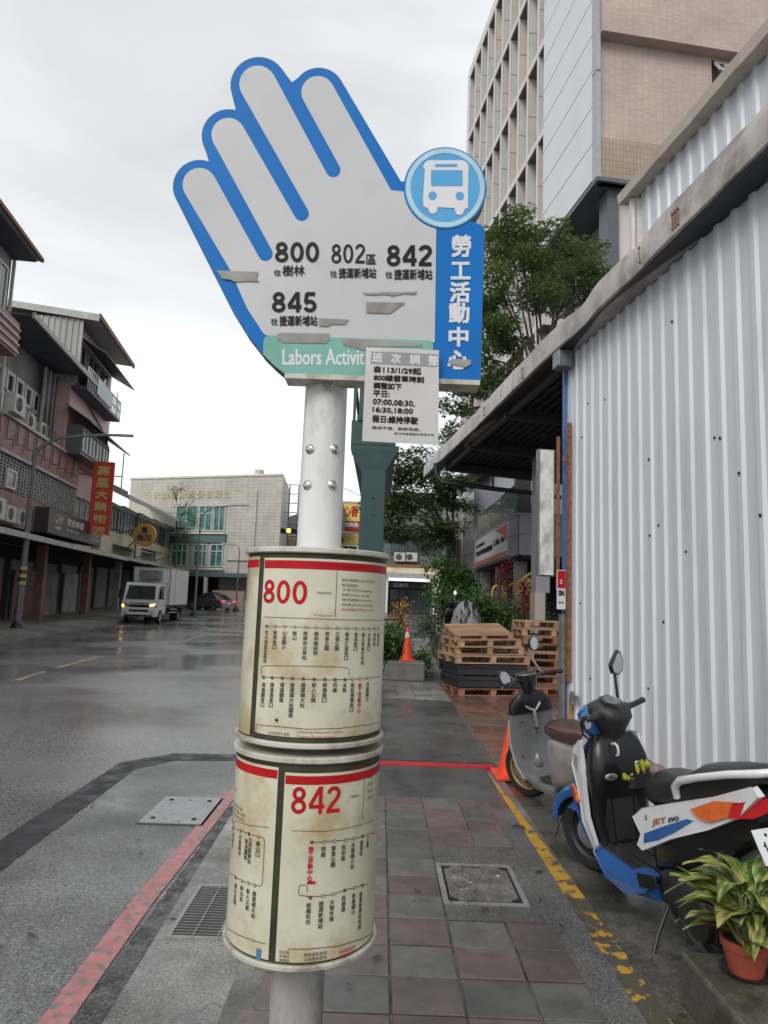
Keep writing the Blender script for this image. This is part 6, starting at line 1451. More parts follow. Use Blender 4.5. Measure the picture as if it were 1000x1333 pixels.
# ================================================================ PLANTS AND TREES
def leaf_cloud(centres, n, size, rnd, flat=.35, el=1.9):
    """many small leaf faces scattered round cluster centres (x, y, z, radius)"""
    m = M(); V = m.v; Fc = m.f
    for c in centres:
        k = int(n * c[3]**2)
        for _ in range(k):
            while True:
                x, y, z = rnd.uniform(-1,1), rnd.uniform(-1,1), rnd.uniform(-1,1)
                if x*x + y*y + z*z < 1: break
            p = (c[0]+x*c[3], c[1]+y*c[3], c[2]+z*c[3]*(c[4] if len(c) > 4 else .6))
            a = rnd.uniform(0, 6.283); ti = rnd.gauss(0, flat); l = size*rnd.uniform(.6,1.3); w_ = l/el/2
            dx, dy, dz = math.cos(a)*math.cos(ti), math.sin(a)*math.cos(ti), math.sin(ti)
            sx, sy, sz = -math.sin(a)*w_, math.cos(a)*w_, rnd.uniform(-.5,.5)*w_
            b = len(V)
            V += [p, (p[0]+dx*l*.5+sx, p[1]+dy*l*.5+sy, p[2]+dz*l*.5+sz), (p[0]+dx*l, p[1]+dy*l, p[2]+dz*l-.15*l), (p[0]+dx*l*.5-sx, p[1]+dy*l*.5-sy, p[2]+dz*l*.5-sz)]
            Fc.append((b, b+1, b+2, b+3))
    return m
def make_tree(name, label, base, fork, tips, seed, mt, n=1500, size=.12, trunk_r=.14, sub=5, spread=.8, cr=(.35,.7)):
    """trunk to fork, limbs to each tip, twigs and leaf pads round the tips"""
    rnd = random.Random(seed); base = Vector(base); t = thing(name, label, 'tree', base, 0, 'street trees')
    fk = Vector(fork) - base; br = M(); cl = []
    tr = M().tube([(0,0,0), tuple(fk*.35 + Vector((.05,0,0))), tuple(fk*.7 + Vector((-.04,.03,0))), tuple(fk)], [trunk_r*1.2, trunk_r, trunk_r*.85, trunk_r*.75], 10)
    ob('trunk', tr, MT['bark'], t)
    for tp in tips:
        q_ = Vector(tp[:3]) - base; r_ = tp[3]; mid = (fk + q_)/2 + Vector((rnd.uniform(-.2,.2), rnd.uniform(-.2,.2), rnd.uniform(-.1,.25)))
        br.tube([tuple(fk*.93), tuple(mid), tuple(q_)], [trunk_r*.5, trunk_r*.28, .02], 6)
        for j in range(sub):
            e = q_ + Vector((rnd.gauss(0,1), rnd.gauss(0,1), rnd.gauss(0,.6))).normalized()*r_*rnd.uniform(.4,1)*spread*1.2
            s0 = mid + (q_-mid)*rnd.uniform(.1,.9); br.tube([tuple(s0), tuple((s0+e)/2+Vector((0,0,.06))), tuple(e)], [.022,.014,.006], 4)
            cl.append((e.x, e.y, e.z, rnd.uniform(*cr)*r_, .5))
    b_ = ob('limbs', br, MT['bark'], t); b_['kind'] = 'stuff'
    f_ = ob('crown', leaf_cloud(cl, n, size, rnd), mt, t, smooth=0); f_['kind'] = 'stuff'
    return t
T = lambda px, py, Y, r: tuple(D(px, py, Y)) + (r,)
tipsA = [T(680,300,20,.9),T(640,330,20.5,1.0),T(720,335,19.5,1.0),T(690,345,21,1.1),T(765,345,20,.85),T(650,380,19.5,1.1),T(620,400,20.5,.9),T(700,390,20,1.1),T(740,380,21,.9),T(785,360,20.5,.6),
         T(640,430,20,1.0),T(610,460,20,.8),T(660,450,21,.8),T(600,500,20,.7),T(630,500,20.5,.8),T(585,540,20,.6),T(610,545,20,.6),T(660,490,20.5,.7),T(580,575,20,.4),T(665,320,20,.8),T(735,325,20.5,.6)]
make_tree('street_tree', 'large leafy tree rising over the shed gutter against the tower', (4.4, 20.3, 0), tuple(D(706,500,20.2)), tipsA, 21, MT['leafA'], n=800, size=.14, trunk_r=.11, sub=7, cr=(.35,.62))
tipsB = [T(510,620,29,1.2),T(540,605,29.5,1.1),T(570,625,29,1.2),T(520,650,28.5,1.3),T(555,650,29,1.4),T(585,655,29.5,1.0),T(510,680,29,1.1),T(545,685,28.5,1.2),T(575,690,29,1.1),T(560,710,29,.7),T(500,640,29,.9),T(530,700,29,.6),T(595,630,29,.8)]
make_tree('street_tree', 'dark spreading tree beyond the lane between green column and grey building', tuple(D(603,770,29).xy) + (0,), tuple(D(590,700,29)), tipsB, 5, MT['leafB'], n=430, size=.20, trunk_r=.12, sub=7, cr=(.4,.7))
t_ = D(235, 655, 50); make_tree('small_tree', 'thin straggly tree in front of the cream office beside the eave', (t_.x-.2, 50, gz(50)), (t_.x+.1, 50, t_.z-1.2), [T(228,640,50,.9),T(243,655,50,.9),T(236,668,50,.9),T(250,680,50,.7),T(244,700,50,.8)], 9, MT['leafA'], n=160, size=.16, trunk_r=.03, sub=5)

def shrub(name, label, base, w_, h_, mt, n=900, size=.09, seed=1, cat='shrub', el=1.9, stems=7, group=None, d_=None):
    rnd = random.Random(seed); t = thing(name, label, cat, base, 0, group); d_ = d_ or w_; cl = []; st = M()
    for i in range(stems):
        a = rnd.uniform(0, 6.283); q_ = Vector((math.cos(a)*w_*.4*rnd.random(), math.sin(a)*d_*.4*rnd.random(), h_*rnd.uniform(.45,.85)))
        st.tube([(q_.x*.2, q_.y*.2, 0), (q_.x*.6, q_.y*.6, q_.z*.6), tuple(q_)], [.014,.01,.005], 5)
        for j in range(3): cl.append((q_.x+rnd.gauss(0,w_*.1), q_.y+rnd.gauss(0,d_*.1), q_.z*rnd.uniform(.55,1.1), w_*rnd.uniform(.16,.28), .9))
    s_ = ob('stems', st, MT['bark'], t); s_['kind'] = 'stuff'
    f_ = ob('foliage', leaf_cloud(cl, n, size, rnd, .7, el), mt, t, smooth=0); f_['kind'] = 'stuff'
    return t
def gp(px, Y, z=None):
    q_ = D(px, 780, Y); return (q_.x, Y, z if z is not None else (.6 if q_.x > 1.8 and Y > 15.3 else 0))
GS = 'shrubs of the planting along the building'
shrub('shrub', 'tall bright green shrub against the corner of the grey building', gp(590, 23), 2.0, 3.1, MT['leafC'], 700, .14, 31, group=GS, stems=12)
shrub('shrub', 'dark bush left of the far parked scooter at the lane edge', gp(572, 21), 1.2, 1.5, MT['leafB'], 900, .10, 32, group=GS)
shrub('shrub', 'leafy green bush behind the scooter under the rain cover', gp(612, 19.5), 1.7, 1.75, MT['leafC'], 900, .12, 33, group=GS, stems=10)
shrub('shrub', 'green bush right behind the front pallet stack', gp(640, 17.5), 1.3, 1.25, MT['leafC'], 900, .13, 34, group=GS)
shrub('shrub', 'bush in front of the yellow stair rails', gp(670, 17.8), 1.5, 1.45, MT['leafA'], 900, .10, 35, group=GS, stems=10)
shrub('shrub', 'dark green bush between the two pallet stacks', gp(690, 15.8), .9, 1.2, MT['leafB'], 1200, .09, 36, group=GS)
shrub('shrub', 'low dark bush under the overhang beside the grey pillar', gp(688, 18.4), 1.1, 1.7, MT['leafB'], 900, .09, 37, group=GS)
shrub('shrub', 'lush bush left of the orange cone behind the concrete block', (.02, 15.6, 0), 1.3, 1.3, MT['leafC'], 1100, .13, 38, stems=10)
shrub('shrub', 'small clump of leaves right behind the concrete block', (.95, 15.9, 0), .7, .75, MT['leafC'], 1100, .10, 39)
shrub('flowering_bush', 'bush with yellow-orange flowers above the orange cone', (.45, 16.6, 0), .9, 1.75, MT['leafA'], 500, .10, 40, cat='bush')
fl_ = shrub('flower_head', 'yellow-orange blossoms on top of the bush by the cone', (.45, 16.5, .85), .8, .95, MT['leafY'], 350, .07, 41, cat='flowers', stems=6)
def cordyline(base, label, seed, h=1.2):
    rnd = random.Random(seed); t = thing('red_cordyline', label, 'plant', base, 0, 'crimson leaved plants')
    ob('stem', M().tube([(0,0,0),(.02,.01,h*.6),(.04,0,h)], [.03,.022,.015], 7), MT['bark'], t); lf = M()
    for i in range(46):
        a = i*2.4; z0 = h*(.55+.45*i/46); ln = rnd.uniform(.3,.45); up = rnd.uniform(.2,1.0)*(.5+i/46)
        d_ = Vector((math.cos(a), math.sin(a), up)).normalized(); s_ = Vector((-math.sin(a), math.cos(a), 0))*.035; b_ = Vector((.03,0,z0)); m_ = b_ + d_*ln*.55; e = b_ + d_*ln - Vector((0,0,.12))
        k_ = len(lf.v); lf.v += [tuple(b_), tuple(m_+s_), tuple(e), tuple(m_-s_)]; lf.f.append((k_,k_+1,k_+2,k_+3))
    f_ = ob('leaves', lf, MT['leafR'], t, smooth=0); f_['kind'] = 'stuff'
for i, (px, Y, h, lab) in enumerate(((650,18.2,2.0,'crimson leaved plant left below the yellow rail'),(660,18.4,2.2,'tallest crimson leaved plant in front of the yellow rail'),(681,16.0,1.5,'crimson leaved plant directly left of the rear pallet stack'),(690,16.6,1.3,'low crimson leaved plant nearest the grey pillar'))): cordyline(gp(px, Y), lab, 50+i, h)
# low planting wall
solo('retaining_wall', M().box(1.72,1.9,15.1,24,0,.66).box(1.9,5.2,15.1,15.25,0,.66), MT['mossy'], 'low mossy retaining wall holding the raised planting bed beside the lane', 'wall', (1.8, 18, 0), smooth=0, bevel=.02)
setting('planting_bed', M().box(1.9,3.5,15.25,24,0,.58), MT['soil'], smooth=0)

# potted plant on its mossy block
pb_ = M().box(0, 1.2, -.75, 0, -.0, .175)
pbk = solo('mossy_block', M().box(1.335,2.6,1.6,3.17,0,.21), MT['mossy'], 'mossy concrete block at the lower right carrying the potted plant', 'concrete block', (1.31, 2.99, 0), smooth=0, bevel=.015)
pc_ = Vector((1.53, 3.0, .211))
pp = thing('potted_plant', 'variegated leafy plant in a red plastic pot on the mossy block', 'potted plant', pc_)
ob('pot', M().lathe([(.065,.006),(.088,.10),(.094,.102),(.096,.135),(.088,.135),(.084,.118)], n=32, cap=False), MT['terracotta'], pp)
ob('soil', M().lathe([(.084,.116),(.083,.118)], n=24), MT['soil'], pp); ob('saucer', M().lathe([(.085,0),(.10,.014),(.097,.014),(.083,.005)], n=28), MT['smat'], pp)
def blade(L_, W_, droop, fold=.25, n=9, wav=.0):
    m = M()
    for i in range(n + 1):
        u = i / n; w_ = W_ * (math.sin(math.pi * min(1, u*1.02)**.75) if u < 1 else 0) * .5 + .0015
        x = L_ * u * (1 - droop*.15*u); z = L_ * (.35*u - droop*u*u*.75)
        wv = wav * math.sin(u*14)
        m.v += [(x, -w_, z + fold*w_ + wv), (x, 0, z), (x, w_, z + fold*w_ - wv)]
    m.f = [(3*i+j, 3*i+j+1, 3*i+j+4, 3*i+j+3) for i in range(n) for j in (0, 1)]
    me = bpy.data.meshes.new('leaf'); me.from_pydata(m.v, [], m.f); me.materials.append(MT['varleaf']); me.polygons.foreach_set('use_smooth', [True]*len(me.polygons)); return me
BL = [blade(.215,.098,.55,.3,wav=.005), blade(.20,.108,.85,.25,wav=.006), blade(.17,.080,.3,.35), blade(.235,.088,1.15,.3,wav=.005), blade(.19,.050,.7,.6)]
rl2 = random.Random(77)
for i in range(54):
    a = i * 2.399 + rl2.uniform(-.3,.3); lvl = i / 54; z = .13 + .17*lvl*rl2.uniform(.6,1.15); rr_ = .03 + .15*(1-lvl)*rl2.random()
    base = Vector((math.cos(a)*rr_ + .015, math.sin(a)*rr_, z + (.07 if i % 3 == 0 else 0)))
    o = bpy.data.objects.new('leaf', BL[i % 5]); COL.objects.link(o); o.parent = pp; o.location = base
    o.rotation_euler = (rl2.uniform(-.4,.4), rl2.uniform(-.55,.15) - .35*lvl, a)
    s_ = rl2.uniform(.8,1.4); o.scale = (s_, s_, s_)
    if i % 2 == 0: ob('stalk', M().tube([(base.x*.25, base.y*.25, .115), tuple(base*.7 + Vector((0,0,.03))), tuple(base)], [.006,.005,.004], 6), mat('stalk_green', (.20,.22,.08), rough=.5) if i == 0 else bpy.data.materials['stalk_green'], pp)

# rubbish bags by the lamp
c = G(8, 808); t = thing('rubbish_bag', 'black rubbish bag heap at the foot of the shop column', 'rubbish bag', c)
bm2 = M().ball((0,0,.45), .45,.4,.5).ball((-.6,.2,.35),.4,.4,.38); rz_ = random.Random(1); bm2.xf(lambda p: p*(1+rz_.uniform(-.07,.07))); ob('bags', bm2, MT['bag'], t)

# ================================================================ SCOOTERS  (local: x forward, y left, z up; origin under the rear axle)
def swheel(par, x, r, w, rim_mt, turn=0.0, spokes=5):
    rot = lambda p: Vector((x + (p.x)*math.cos(turn) - p.y*math.sin(turn), p.x*math.sin(turn) + p.y*math.cos(turn), p.z))
    t_ = ob('wheel', M().lathe([(r*.70,-w*.42),(r*.88,-w/2),(r*.97,-w*.32),(r,0),(r*.97,w*.32),(r*.88,w/2),(r*.70,w*.42)], (0,0,r), 'y', 40, cap=False).xf(rot), MT['tyre'], par)
    rm = M().lathe([(r*.71,-w*.42),(r*.64,-w*.3),(r*.64,w*.3),(r*.71,w*.42)], (0,0,r), 'y', 40, cap=False).lathe([(r*.16,-w*.5),(r*.16,w*.5)], (0,0,r), 'y', 16)
    for k in range(spokes):
        a = 2*math.pi*k/spokes + .3; rm.bar((r*.1*math.cos(a),0,r+r*.1*math.sin(a)), (r*.66*math.cos(a+.25),0,r+r*.66*math.sin(a+.25)), .022, .03, up=(0,1,0))
    ob('rim', rm.xf(rot), rim_mt, t_, bevel=.002)
    ob('brake_disc', M().lathe([(r*.36,w*.5+.01),(r*.36,w*.5+.014),(r*.2,w*.5+.014)], (0,0,r), 'y', 28).xf(rot), MT['alu'], t_)
    return t_
def shell(par, name, rows, mt, th=.02, **k):
    """curved panel: rows of (x, z, half width, bulge) from bottom to top; arc across y"""
    n = 10; m = M()
    for s_ in (0, 1):
        for x, z, hw, bu in rows:
            for i in range(n + 1):
                a = -1 + 2*i/n; m.v.append((x + bu*(1 - a*a) - s_*th, a*hw*(1 - s_*.03), z))
    R_ = len(rows); k0 = R_*(n+1)
    for s_ in (0, 1):
        for j in range(R_-1):
            for i in range(n):
                q_ = (s_*k0 + j*(n+1)+i, s_*k0 + j*(n+1)+i+1, s_*k0 + (j+1)*(n+1)+i+1, s_*k0 + (j+1)*(n+1)+i); m.f.append(q_ if s_ else q_[::-1])
    per = [i for i in range(n+1)] + [(j+1)*(n+1)-1 for j in range(1, R_)] + [(R_-1)*(n+1)+i for i in range(n-1, -1, -1)] + [j*(n+1) for j in range(R_-2, 0, -1)]
    m.f += [(per[i], per[(i+1) % len(per)], per[(i+1) % len(per)]+k0, per[i]+k0) for i in range(len(per))]
    return ob(name, m, mt, par, **k)
def fender(par, x, r, a0, a1, hw, mt, name='front_fender'):
    m = M(); n = 12; prof = [(-1,-.05),(-.95,.0),(-.5,.02),(0,.03),(.5,.02),(.95,0),(1,-.05)]
    for i in range(n+1):
        a = R(a0 + (a1-a0)*i/n); tp = .55 + .45*math.sin(math.pi*min(1,(i+1.5)/n))
        for y, dr in prof: m.v.append((x + (r+dr)*math.cos(a), y*hw*tp, .25 + (r+dr)*math.sin(a)))
    k = len(prof); m.f = [(i*k+j, i*k+j+1, (i+1)*k+j+1, (i+1)*k+j) for i in range(n) for j in range(k-1)]
    o = ob(name, m, mt, par); sd_ = o.modifiers.new('thick', 'SOLIDIFY'); sd_.thickness = .006; return o

# ---- the white, blue and black scooter
s1_ = thing('motor_scooter', 'white and blue sporty scooter with black seat and number plate, parked nearest', 'scooter', (1.70, 3.455, .004), R(102))
s1_.rotation_euler = (R(-6), 0, R(102)); s1_.scale = (.96, .96, .98)
ST = .55                                                # handlebar turn
swheel(s1_, 1.25, .25, .13, MT['darksteel'], turn=.45); swheel(s1_, 0, .25, .13, MT['darksteel'])
ob('fork', M().tube([(1.22,.075,.25),(1.10,.07,.62)], .018, 10).tube([(1.22,-.075,.25),(1.10,-.07,.62)], .018, 10), MT['darksteel'], s1_)
ob('caliper', M().box(1.15,1.22,.075,.11,.27,.37), MT['rust'], s1_, smooth=0, bevel=.01)
fd = fender(s1_, 1.25, .285, 5, 150, .10, MT['sblu'])
ob('fender_side', M().prism([(1.36,.088,.40),(1.16,.09,.56),(1.06,.09,.55),(1.04,.088,.38),(1.12,.088,.34),(1.17,.088,.22),(1.22,.088,.24),(1.21,.088,.38)], (0,.012,0)).prism([(1.36,-.088,.40),(1.16,-.09,.56),(1.06,-.09,.55),(1.04,-.088,.38),(1.21,-.088,.38)], (0,-.012,0)), MT['sblu'], fd, bevel=.006)
for o_ in [fd] + list(fd.children):                      # the fender turns with the fork
    for v in o_.data.vertices:
        x, y = v.co.x - 1.18, v.co.y; v.co.x = 1.18 + x*math.cos(.4) - y*math.sin(.4); v.co.y = x*math.sin(.4) + y*math.cos(.4)
# front: outer shell and nose
sh1 = shell(s1_, 'front_shell', [(.98,.20,.15,.03),(1.06,.34,.19,.06),(1.10,.50,.215,.09),(1.07,.68,.215,.10),(1.01,.84,.17,.10),(.96,.92,.11,.07)], MT['sblu'], th=.03)
ob('nose', M().loft([ring_xy(.60,1.14,0,.08,.13), ring_xy(.72,1.13,0,.09,.14), ring_xy(.86,1.07,0,.08,.13), ring_xy(.97,1.01,0,.06,.10), ring_xy(1.0,.99,0,.02,.04)]), MT['swht'], s1_, smooth=50)
# inner leg shield (what the rider sees)
inn = ob('inner_leg_shield', M().loft([ring_xy(.285,.93,0,.05,.155,4), ring_xy(.40,.945,0,.06,.185,4), ring_xy(.55,.95,0,.075,.20,4), ring_xy(.64,.93,0,.105,.205,4), ring_xy(.72,.915,0,.11,.205,4), ring_xy(.80,.915,0,.095,.19,4), ring_xy(.88,.92,0,.07,.165,4), ring_xy(.93,.93,0,.04,.13,4)]), MT['sblk'], s1_, smooth=50, bevel=.004)
ob('box_lid', M().prism([(.872,.125,.42),(.872,.10,.565),(.872,-.10,.565),(.872,-.125,.42),(.882,-.10,.31),(.882,.10,.31)], (.02,0,0)), MT['smat'], inn, bevel=.006)
ob('seam', M().bar((.868,.07,.32),(.868,.075,.56),.006,.006).bar((.868,-.07,.32),(.868,-.075,.56),.006,.006), MT['sblk'], inn, smooth=0)
ob('pocket', M().loft([ring_xy(.62,.835,-.10,.03,.075,4), ring_xy(.70,.825,-.10,.035,.08,4)]), MT['smat'], inn, smooth=50)
for y, z, w_, h_ in ((.10,.705,.042,.021),(-.095,.76,.022,.017)):
    ob('key_plate', M().lathe([(1,0),(1,.006),(.8,.010)], n=24).xf(lambda p: Vector((.806 - p.z + (z-.7)*.25, y + p.x*w_, z + p.y*h_))), MT['alu'], inn)
    ob('keyhole', M().lathe([(.16,.010),(.16,.013)], n=14).xf(lambda p: Vector((.806 - p.z + (z-.7)*.25, y + p.x*w_, z + p.y*h_))), MT['ink'], inn)
ob('bag_hook', M().tube([(.835,.055,.885),(.80,.055,.895),(.775,.055,.885),(.768,.055,.86),(.775,.055,.835),(.79,.055,.828)], .008, 8), MT['swht'], inn)
for sy in (-1, 1):
    # white side blades running down the edge of the leg shield
    blade_ = M().prism([(.96,sy*.212,.90),(1.02,sy*.212,.86),(1.045,sy*.228,.74),(.985,sy*.232,.60),(.975,sy*.225,.42),(.91,sy*.20,.27),(.885,sy*.205,.30),(.915,sy*.228,.46),(.91,sy*.235,.62),(.925,sy*.225,.78)], (0,-sy*.022,0))
    ob('side_blade', blade_, MT['swht'], s1_, bevel=.006)
    ob('side_vent', M().prism([(.985,sy*.2345,.71),(1.02,sy*.2325,.76),(1.01,sy*.2300,.82),(.965,sy*.2300,.80)], (0,-sy*.003,0)), MT['ivory'], s1_, smooth=0)
    ob('front_indicator', M().prism([(.99,sy*.20,.50),(1.06,sy*.21,.53),(1.06,sy*.22,.62),(1.0,sy*.235,.60),(.975,sy*.235,.54)], (0,sy*.018,0)), MT['amb'], s1_, bevel=.005)
# floor, tunnel, side sills
ob('floor_board', M().box(.40,.93,-.155,.155,.262,.29).box(.45,.90,-.12,-.10,.291,.298).box(.45,.90,-.06,-.04,.291,.298).box(.45,.90,.04,.06,.291,.298).box(.45,.90,.10,.12,.291,.298), MT['smat'], s1_, smooth=0, bevel=.006)
ob('under_cowl', M().loft([ring_yz(.38,0,.22,.15,.05,4), ring_yz(.55,0,.20,.17,.065,4), ring_yz(.80,0,.20,.17,.065,4), ring_yz(.95,0,.22,.15,.06,4), ring_yz(1.04,0,.26,.09,.04,4)]), MT['sblu'], s1_, smooth=50)
for sy in (-1, 1):
    ob('side_sill', M().prism([(.98,sy*.15,.36),(.94,sy*.19,.25),(.82,sy*.19,.15),(.60,sy*.19,.14),(.40,sy*.185,.22),(.30,sy*.18,.34),(.42,sy*.165,.335),(.55,sy*.165,.285),(.90,sy*.16,.285)], (0,-sy*.03,0)), MT['sblu'], s1_, bevel=.008)
    ob('sill_footrest', M().prism([(.46,sy*.195,.30),(.30,sy*.195,.34),(.28,sy*.195,.29),(.44,sy*.195,.24)], (0,-sy*.01,0)), MT['sblk'], s1_, bevel=.003)
# under-seat body
ob('under_seat', M().loft([ring_yz(.42,0,.42,.10,.15,3.5), ring_yz(.34,0,.50,.135,.22,3.5), ring_yz(.15,0,.56,.14,.20,3.5), ring_yz(-.15,0,.62,.12,.16,3.5), ring_yz(-.40,0,.69,.08,.08,3.5)]), MT['sblk'], s1_, smooth=50)
for sy in (-1, 1):
    up = [(.44,sy*.12,.60),(.36,sy*.16,.665),(.10,sy*.185,.72),(-.18,sy*.165,.77),(-.42,sy*.11,.835),(-.46,sy*.10,.80),(-.34,sy*.135,.70),(-.15,sy*.17,.625),(.12,sy*.19,.545),(.36,sy*.175,.455),(.40,sy*.165,.47),(.37,sy*.172,.53)]
    up = [(x, sy*(.166+.062*x-(z-.6)*.12), z) for x, y, z in up]
    bp2 = ob('side_panel', M().prism(up, (0,-sy*.03,0)), MT['swht'], s1_, bevel=.008)
    if sy > 0:
        dz = lambda x, z, l=0: Vector((x, .1945 + l + (-.0 if x > -.0 else (x)*.16), z))
        ob('blue_stripe', M().prism([(x, .1668+.062*x-(z-.6)*.12, z) for x, z in ((.345,.49),(.34,.54),(.20,.59),(.0,.655),(-.05,.652),(.10,.575),(.22,.525))], (0,.0015,0)), MT['sblu'], bp2, smooth=0)
        m = M(); word(m, 'JET', (0,0,1,1), lambda u, v, l: (lambda x, z: Vector((x, .1695+.062*x-(z-.6)*.12 + l, z)))(.27 - u*.115, .582 + v*.036 + u*.028), .05, .0006); ob('lettering', m, MT['stick'], bp2, smooth=0)
        m = M(); word(m, 'EVO', (0,0,1,1), lambda u, v, l: (lambda x, z: Vector((x, .1695+.062*x-(z-.6)*.12 + l, z)))(.135 - u*.08, .622 + v*.022 + u*.018), .05, .0006); ob('lettering', m, MT['ink'], bp2, smooth=0)
        m = M(); word(m, 'S', (0,0,1,1), lambda u, v, l: (lambda x, z: Vector((x, .1695+.062*x-(z-.6)*.12 + l, z)))(.33 - u*.02, .610 + v*.024), .05, .0006); ob('lettering', m, MT['steel'], bp2, smooth=0)
# seat
seat = ob('seat', M().loft([ring_yz(.45,0,.70,.07,.03,2.6), ring_yz(.43,0,.725,.11,.08,2.6), ring_yz(.34,0,.75,.145,.10,2.6), ring_yz(.20,0,.755,.155,.085,2.6), ring_yz(.06,0,.775,.15,.08,2.6), ring_yz(-.05,0,.815,.145,.09,2.6), ring_yz(-.20,0,.84,.135,.075,2.6), ring_yz(-.36,0,.86,.11,.055,2.6), ring_yz(-.43,0,.86,.07,.02,2.6)]), MT['sseat'], s1_, smooth=60)
# grab rail
for sy in (-1, 1):
    ob('grab_rail', M().tube([(.07,sy*.155,.745),(.06,sy*.165,.80),(.0,sy*.175,.835),(-.15,sy*.172,.862),(-.32,sy*.145,.885),(-.44,sy*.08,.89),(-.47,0,.89)], [.018,.022,.021,.018,.018,.019,.019], 12), MT['swht'], s1_)
    ob('tail_light', M().prism([(x, sy*(.160+.062*x-(z-.6)*.12), z) for x, z in ((-.04,.705),(-.20,.757),(-.32,.765),(-.29,.700),(-.17,.663),(-.09,.672))], (0,sy*.018,0)), MT['amb'], s1_, bevel=.004)
    ob('tail_light_red', M().prism([(-.335,sy*.128,.762),(-.48,sy*.06,.79),(-.49,sy*.05,.75),(-.40,sy*.092,.705),(-.305,sy*.136,.700)], (0,sy*.016,0)), MT['rlens'], s1_, bevel=.004)
ob('tail_centre', M().loft([ring_yz(-.40,0,.77,.09,.05,3), ring_yz(-.50,0,.78,.05,.035,3)]), MT['sblk'], s1_, smooth=50)
ob('mudguard', M().prism([(-.36,-.07,.66),(-.50,-.07,.40),(-.48,-.07,.385),(-.33,-.07,.62)], (0,.14,0)), MT['sblk'], s1_, bevel=.004)
npl = ob('number_plate', M().prism([(-.435,.15,.665),(-.435,-.11,.665),(-.50,-.11,.535),(-.50,.15,.535)], (-.004,0,0)), MT['plate_'], s1_, smooth=0, bevel=.001)
nf_ = lambda u, v, l: Vector((-.441 - (1-v)*.063 - l, .135 - u*.24, .540 + v*.12))
m = M(); digits(m, '116', (.02,.10,.42,.66), nf_, .16); word(m, 'KDY', (.52,.10,.98,.66), nf_, .03, .0005); ob('lettering', m, MT['ink'], npl, smooth=0)
m = M(); m.poly([nf_(.17+.03*math.cos(k), .86+.06*math.sin(k), .002) for k in (0,1,2,3,4,5)]); m.poly([nf_(.80+.03*math.cos(k), .86+.06*math.sin(k), .002) for k in (0,1,2,3,4,5)]); ob('plate_screw', m, MT['ink'], npl, smooth=0)
# engine, shock, stand, exhaust
ob('engine', M().loft([ring_yz(.42,.02,.26,.09,.09,3.5), ring_yz(.25,.03,.28,.12,.12,3.5), ring_yz(0,.09,.27,.075,.12,3.5), ring_yz(-.12,.10,.26,.05,.09,3.5)]), MT['smat'], s1_, smooth=50)
ob('belt_cover', M().lathe([(.11,.155),(.10,.175),(.05,.18)], (0,0,.26), 'y', 24), MT['smat'], s1_)
sp_ = M().tube([(-.10,.115,.30),(-.16,.115,.60)], .012, 8); 
ob('shock_absorber', sp_, MT['alu'], s1_)
hel = [(-.115-.045*k/60, .115+.026*math.cos(k*.628), .36+.16*k/60) for k in range(61)]; hel = [(h[0]+.026*math.sin(k*.628), h[1], h[2]) for k, h in enumerate(hel)]
ob('spring', M().tube(hel, .0075, 6), MT['swht'], s1_)
ob('side_stand', M().tube([(.28,.13,.20),(.23,.24,.10),(.20,.30,.012)], .011, 8).box(.17,.225,.27,.33,-.0,.012), MT['darksteel'], s1_)
ob('centre_stand', M().tube([(.30,.10,.16),(.16,.12,.08),(.10,.14,.10)], .012, 8), MT['darksteel'], s1_)
ob('exhaust', M().tube([(.35,-.12,.18),(.10,-.16,.18),(-.10,-.17,.25),(-.42,-.18,.34)], [.02,.03,.055,.05], 12), MT['sblk'], s1_)
# handlebar cowl, instruments, grips, levers, mirrors
hb = lambda p: Vector((.93 + (p.x)*math.cos(ST) - p.y*math.sin(ST), p.x*math.sin(ST) + p.y*math.cos(ST), p.z))
ob('handlebar_cowl', M().loft([[hb(Vector(p)) for p in ring_xy(z, cx, 0, hx, hy, 2.6, 18)] for z, cx, hx, hy in ((.88,.0,.05,.06),(.95,-.01,.075,.085),(1.02,-.015,.11,.13),(1.07,.0,.115,.14),(1.105,.03,.085,.12),(1.125,.05,.03,.06))]), MT['smat'], s1_, smooth=60)
ob('front_cowl', M().loft([[hb(Vector(p)) for p in ring_xy(z, cx, 0, hx, hy, 2.4, 18)] for z, cx, hx, hy in ((.90,.08,.05,.08),(.96,.11,.08,.115),(1.04,.12,.075,.12),(1.09,.09,.06,.10),(1.115,.06,.03,.05))]), MT['sblu'], s1_, smooth=60)
inst = ob('instrument_panel', M().lathe([(1,0),(1,.008),(.86,.014)], n=6).xf(lambda p: hb(Vector((-.03 + p.y*.075, p.x*.10, 1.112 + p.z + p.y*.034)))), MT['sblk'], s1_, smooth=0)
ob('dial', M().lathe([(1,0),(1,.002)], n=24).xf(lambda p: hb(Vector((-.028 + p.y*.038, p.x*.06, 1.1265 + p.z + p.y*.0172)))), MT['steel'], inst)
ob('dial_bezel', M().tube([tuple(hb(Vector((-.028 + .042*math.sin(k*.524), .066*math.cos(k*.524), 1.128 + .019*math.sin(k*.524))))) for k in range(13)], .004, 6), MT['alu'], inst)
